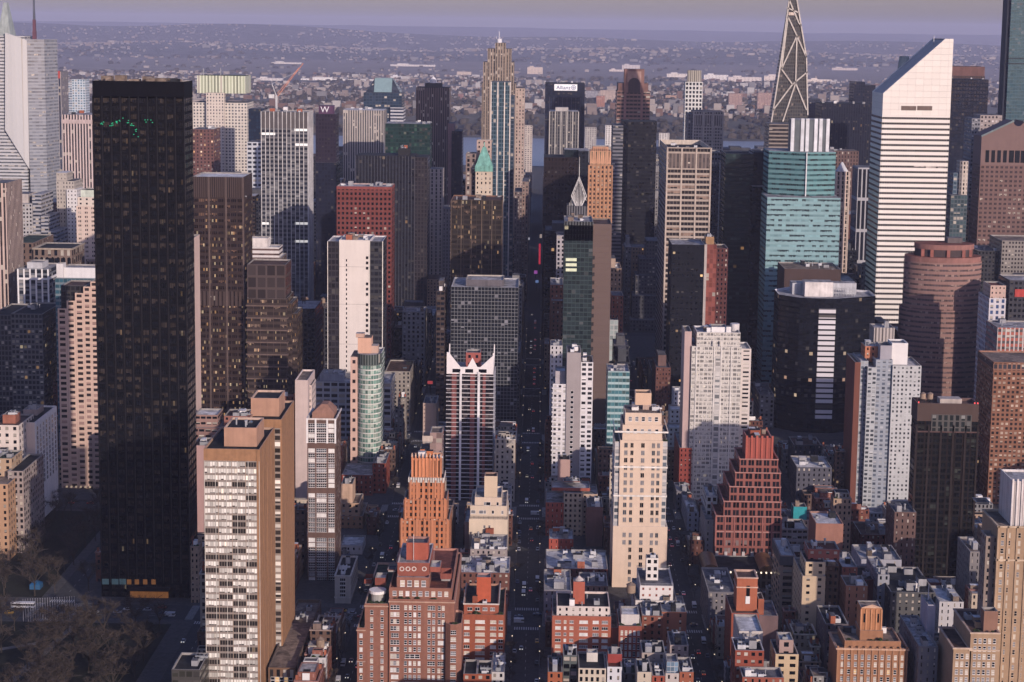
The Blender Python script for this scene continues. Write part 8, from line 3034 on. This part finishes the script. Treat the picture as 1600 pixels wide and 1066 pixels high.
# tower crane far off
t = thing('tower_crane', 'red and white luffing tower crane rising behind the green-crowned tower', 'crane', (at(432, 160, 2300)[0], 2300, 0))
bx_, bz_ = at(432, 150, 2300)
m = MB()
m.beam((bx_, 2300, 0), (bx_, 2300, bz_), 2.6)
m.build('mast', plain((.55, .55, .56)), t)
tx_, tz_ = at(474, 99, 2300)
m = MB()
for o in (-1.1, 1.1):
    m.beam((bx_ + 2, 2300 + o, bz_), (tx_, 2300 + o * .3, tz_), .7)
m.beam((bx_ + 1, 2300, bz_ + 3), (tx_ - 6, 2300, tz_ - 6), .6)
for i in range(14):
    f_ = i / 14
    p = Vector((bx_ + 2, 2300, bz_)).lerp(Vector((tx_, 2300, tz_)), f_)
    m.beam((p.x, 2299, p.z), (p.x + 1.4, 2301, p.z + 3), .4)
m.build('boom', plain((.60, .26, .17), .7), t)
m = MB()
m.beam((bx_, 2300, bz_), (bx_ - 6, 2300, bz_ + 16), .8)
m.beam((bx_ - 6, 2300, bz_ + 16), (tx_ - 10, 2300, tz_ - 12), .3)
m.solid(bx_ - 10, bx_ - 3, 2298, 2302, bz_ - 3, bz_ + 2)
m.build('counterweight', plain((.6, .6, .6)), t)

# apartment towers and sheds one can tell apart across the river
FARB = [(1139, 1160, 146, 5600, (.38, .26, .23), 'pair-left pink apartment tower across the river beside checkered tower', 24), (1184, 1206, 145, 5600, (.38, .26, .23), 'pink apartment tower across the river left of pointed tower', 24),
        (938, 963, 141, 6200, (.48, .38, .32), 'tan apartment slab across the river left of arch-topped tower', 24), (932, 945, 150, 5700, (.40, .20, .15), 'red-brown apartment block across the river beside navy signed tower', 20),
        (1040, 1057, 149, 6600, (.46, .30, .22), 'orange-tan apartment block across the river right of arch-topped tower', 24), (915, 934, 142, 6500, (.30, .30, .33), 'grey office block across the river right of navy signed tower', 24),
        (818, 834, 170, 5300, (.5, .42, .36), 'cream waterfront block across river right of limestone skyscraper', 24), (1002, 1018, 200, 3560, (.6, .56, .52), 'white riverside block behind black chamfered tower', 30),
        (946, 958, 196, 3560, (.62, .6, .57), 'white riverside block left of arch-topped tower', 30), (914, 932, 199, 3540, (.40, .38, .36), 'striped riverside block right of grey ribbed tower', 30),
        (820, 832, 196, 3560, (.5, .44, .38), 'cream riverside block right of limestone skyscraper', 30), (1030, 1046, 208, 3540, (.55, .53, .5), 'pale riverside block right of black chamfered tower', 30),
        (714, 736, 112, 10500, (.6, .5, .42), 'cream shed on the marsh left of the limestone skyscraper', 60), (716, 724, 147, 6300, (.3, .17, .16), 'dark red block across river left of limestone skyscraper', 20)]
for xl, xr, yt, d, col, lb, dep in FARB:
    tower('apartment_tower', lb, 'apartment block', lb, 200, d, [('wall', xl, xr, yt, 0, dep, fac(col, (.08, .07, .07), .5, .5, bf=.2), 5, 4, dict(roof='tan', par=0))])
SHED = [(824, 848, 99, 116, (.56, .46, .38)), (972, 1000, 97, 110, (.55, .5, .47)), (1042, 1084, 112, 121, (.66, .6, .54)), (1100, 1138, 112, 126, (.7, .66, .62)), (1138, 1190, 116, 128, (.62, .55, .5)), (1194, 1240, 113, 128, (.64, .56, .5)),
        (1262, 1300, 121, 130, (.66, .58, .5)), (1300, 1340, 104, 110, (.55, .48, .44)), (952, 975, 107, 112, (.6, .52, .46)), (424, 470, 96, 100, (.62, .58, .52)), (470, 590, 121, 126, (.7, .68, .64)), (610, 636, 117, 123, (.66, .64, .62)), (610, 680, 99, 104, (.6, .56, .52)), (400, 440, 120, 126, (.62, .58, .55))]
SN = ['right of limestone skyscraper', 'behind arch-topped tower', 'left of checkered tower', 'with bright front right of checkered tower', 'long and tan right of checkered tower', 'left of pointed tower', 'just right of pointed tower', 'farther back right of pointed tower', 'left of arch-topped tower', 'far behind the crane', 'long and bright above sloped-roof blue tower', 'right of long bright shed', 'farthest behind brown ribbed tower', 'beside the crane boom']
for (xl, xr, yt, yb, col), sn in zip(SHED, SN):
    d = gd((xl + xr) / 2, yb)
    t, bb = tower('warehouse', 'pale shed on the marsh ' + sn, 'warehouse', 'x', 0, d, [('wall', xl, xr, yt + (yb - yt) * .35, 0, 60, fac(col, (.2, .18, .17), .3, .3, bf=0), 20, 9, dict(roof='white', par=0))])
    m = MB()
    a, c, y0, y1, z0, z1 = bb[0]
    m.solid(a + (c - a) * .15, a + (c - a) * .4, y0 + 5, y1 - 5, z1 - .3, z1 + 7)
    m.build('loading_hall', plain(col), t)
flush_windows()
# air
hz = MB()
hz.solid(-16000, 16000, -2600, 44000, -4, 470, 0)
hm, N_, L_ = nodes('haze')
N_.remove(N_['Principled BSDF'])
pvn = N_.new('ShaderNodeVolumePrincipled')
pvn.inputs['Color'].default_value = (.71, .73, 1.0, 1)
pvn.inputs['Density'].default_value = HAZE if 'HAZE' in globals() else 3.6e-5
pvn.inputs['Anisotropy'].default_value = 0.0
L_.new(pvn.outputs[0], N_['Material Output'].inputs['Volume'])
ho = hz.build('haze', hm)
tag(ho, kind='stuff')
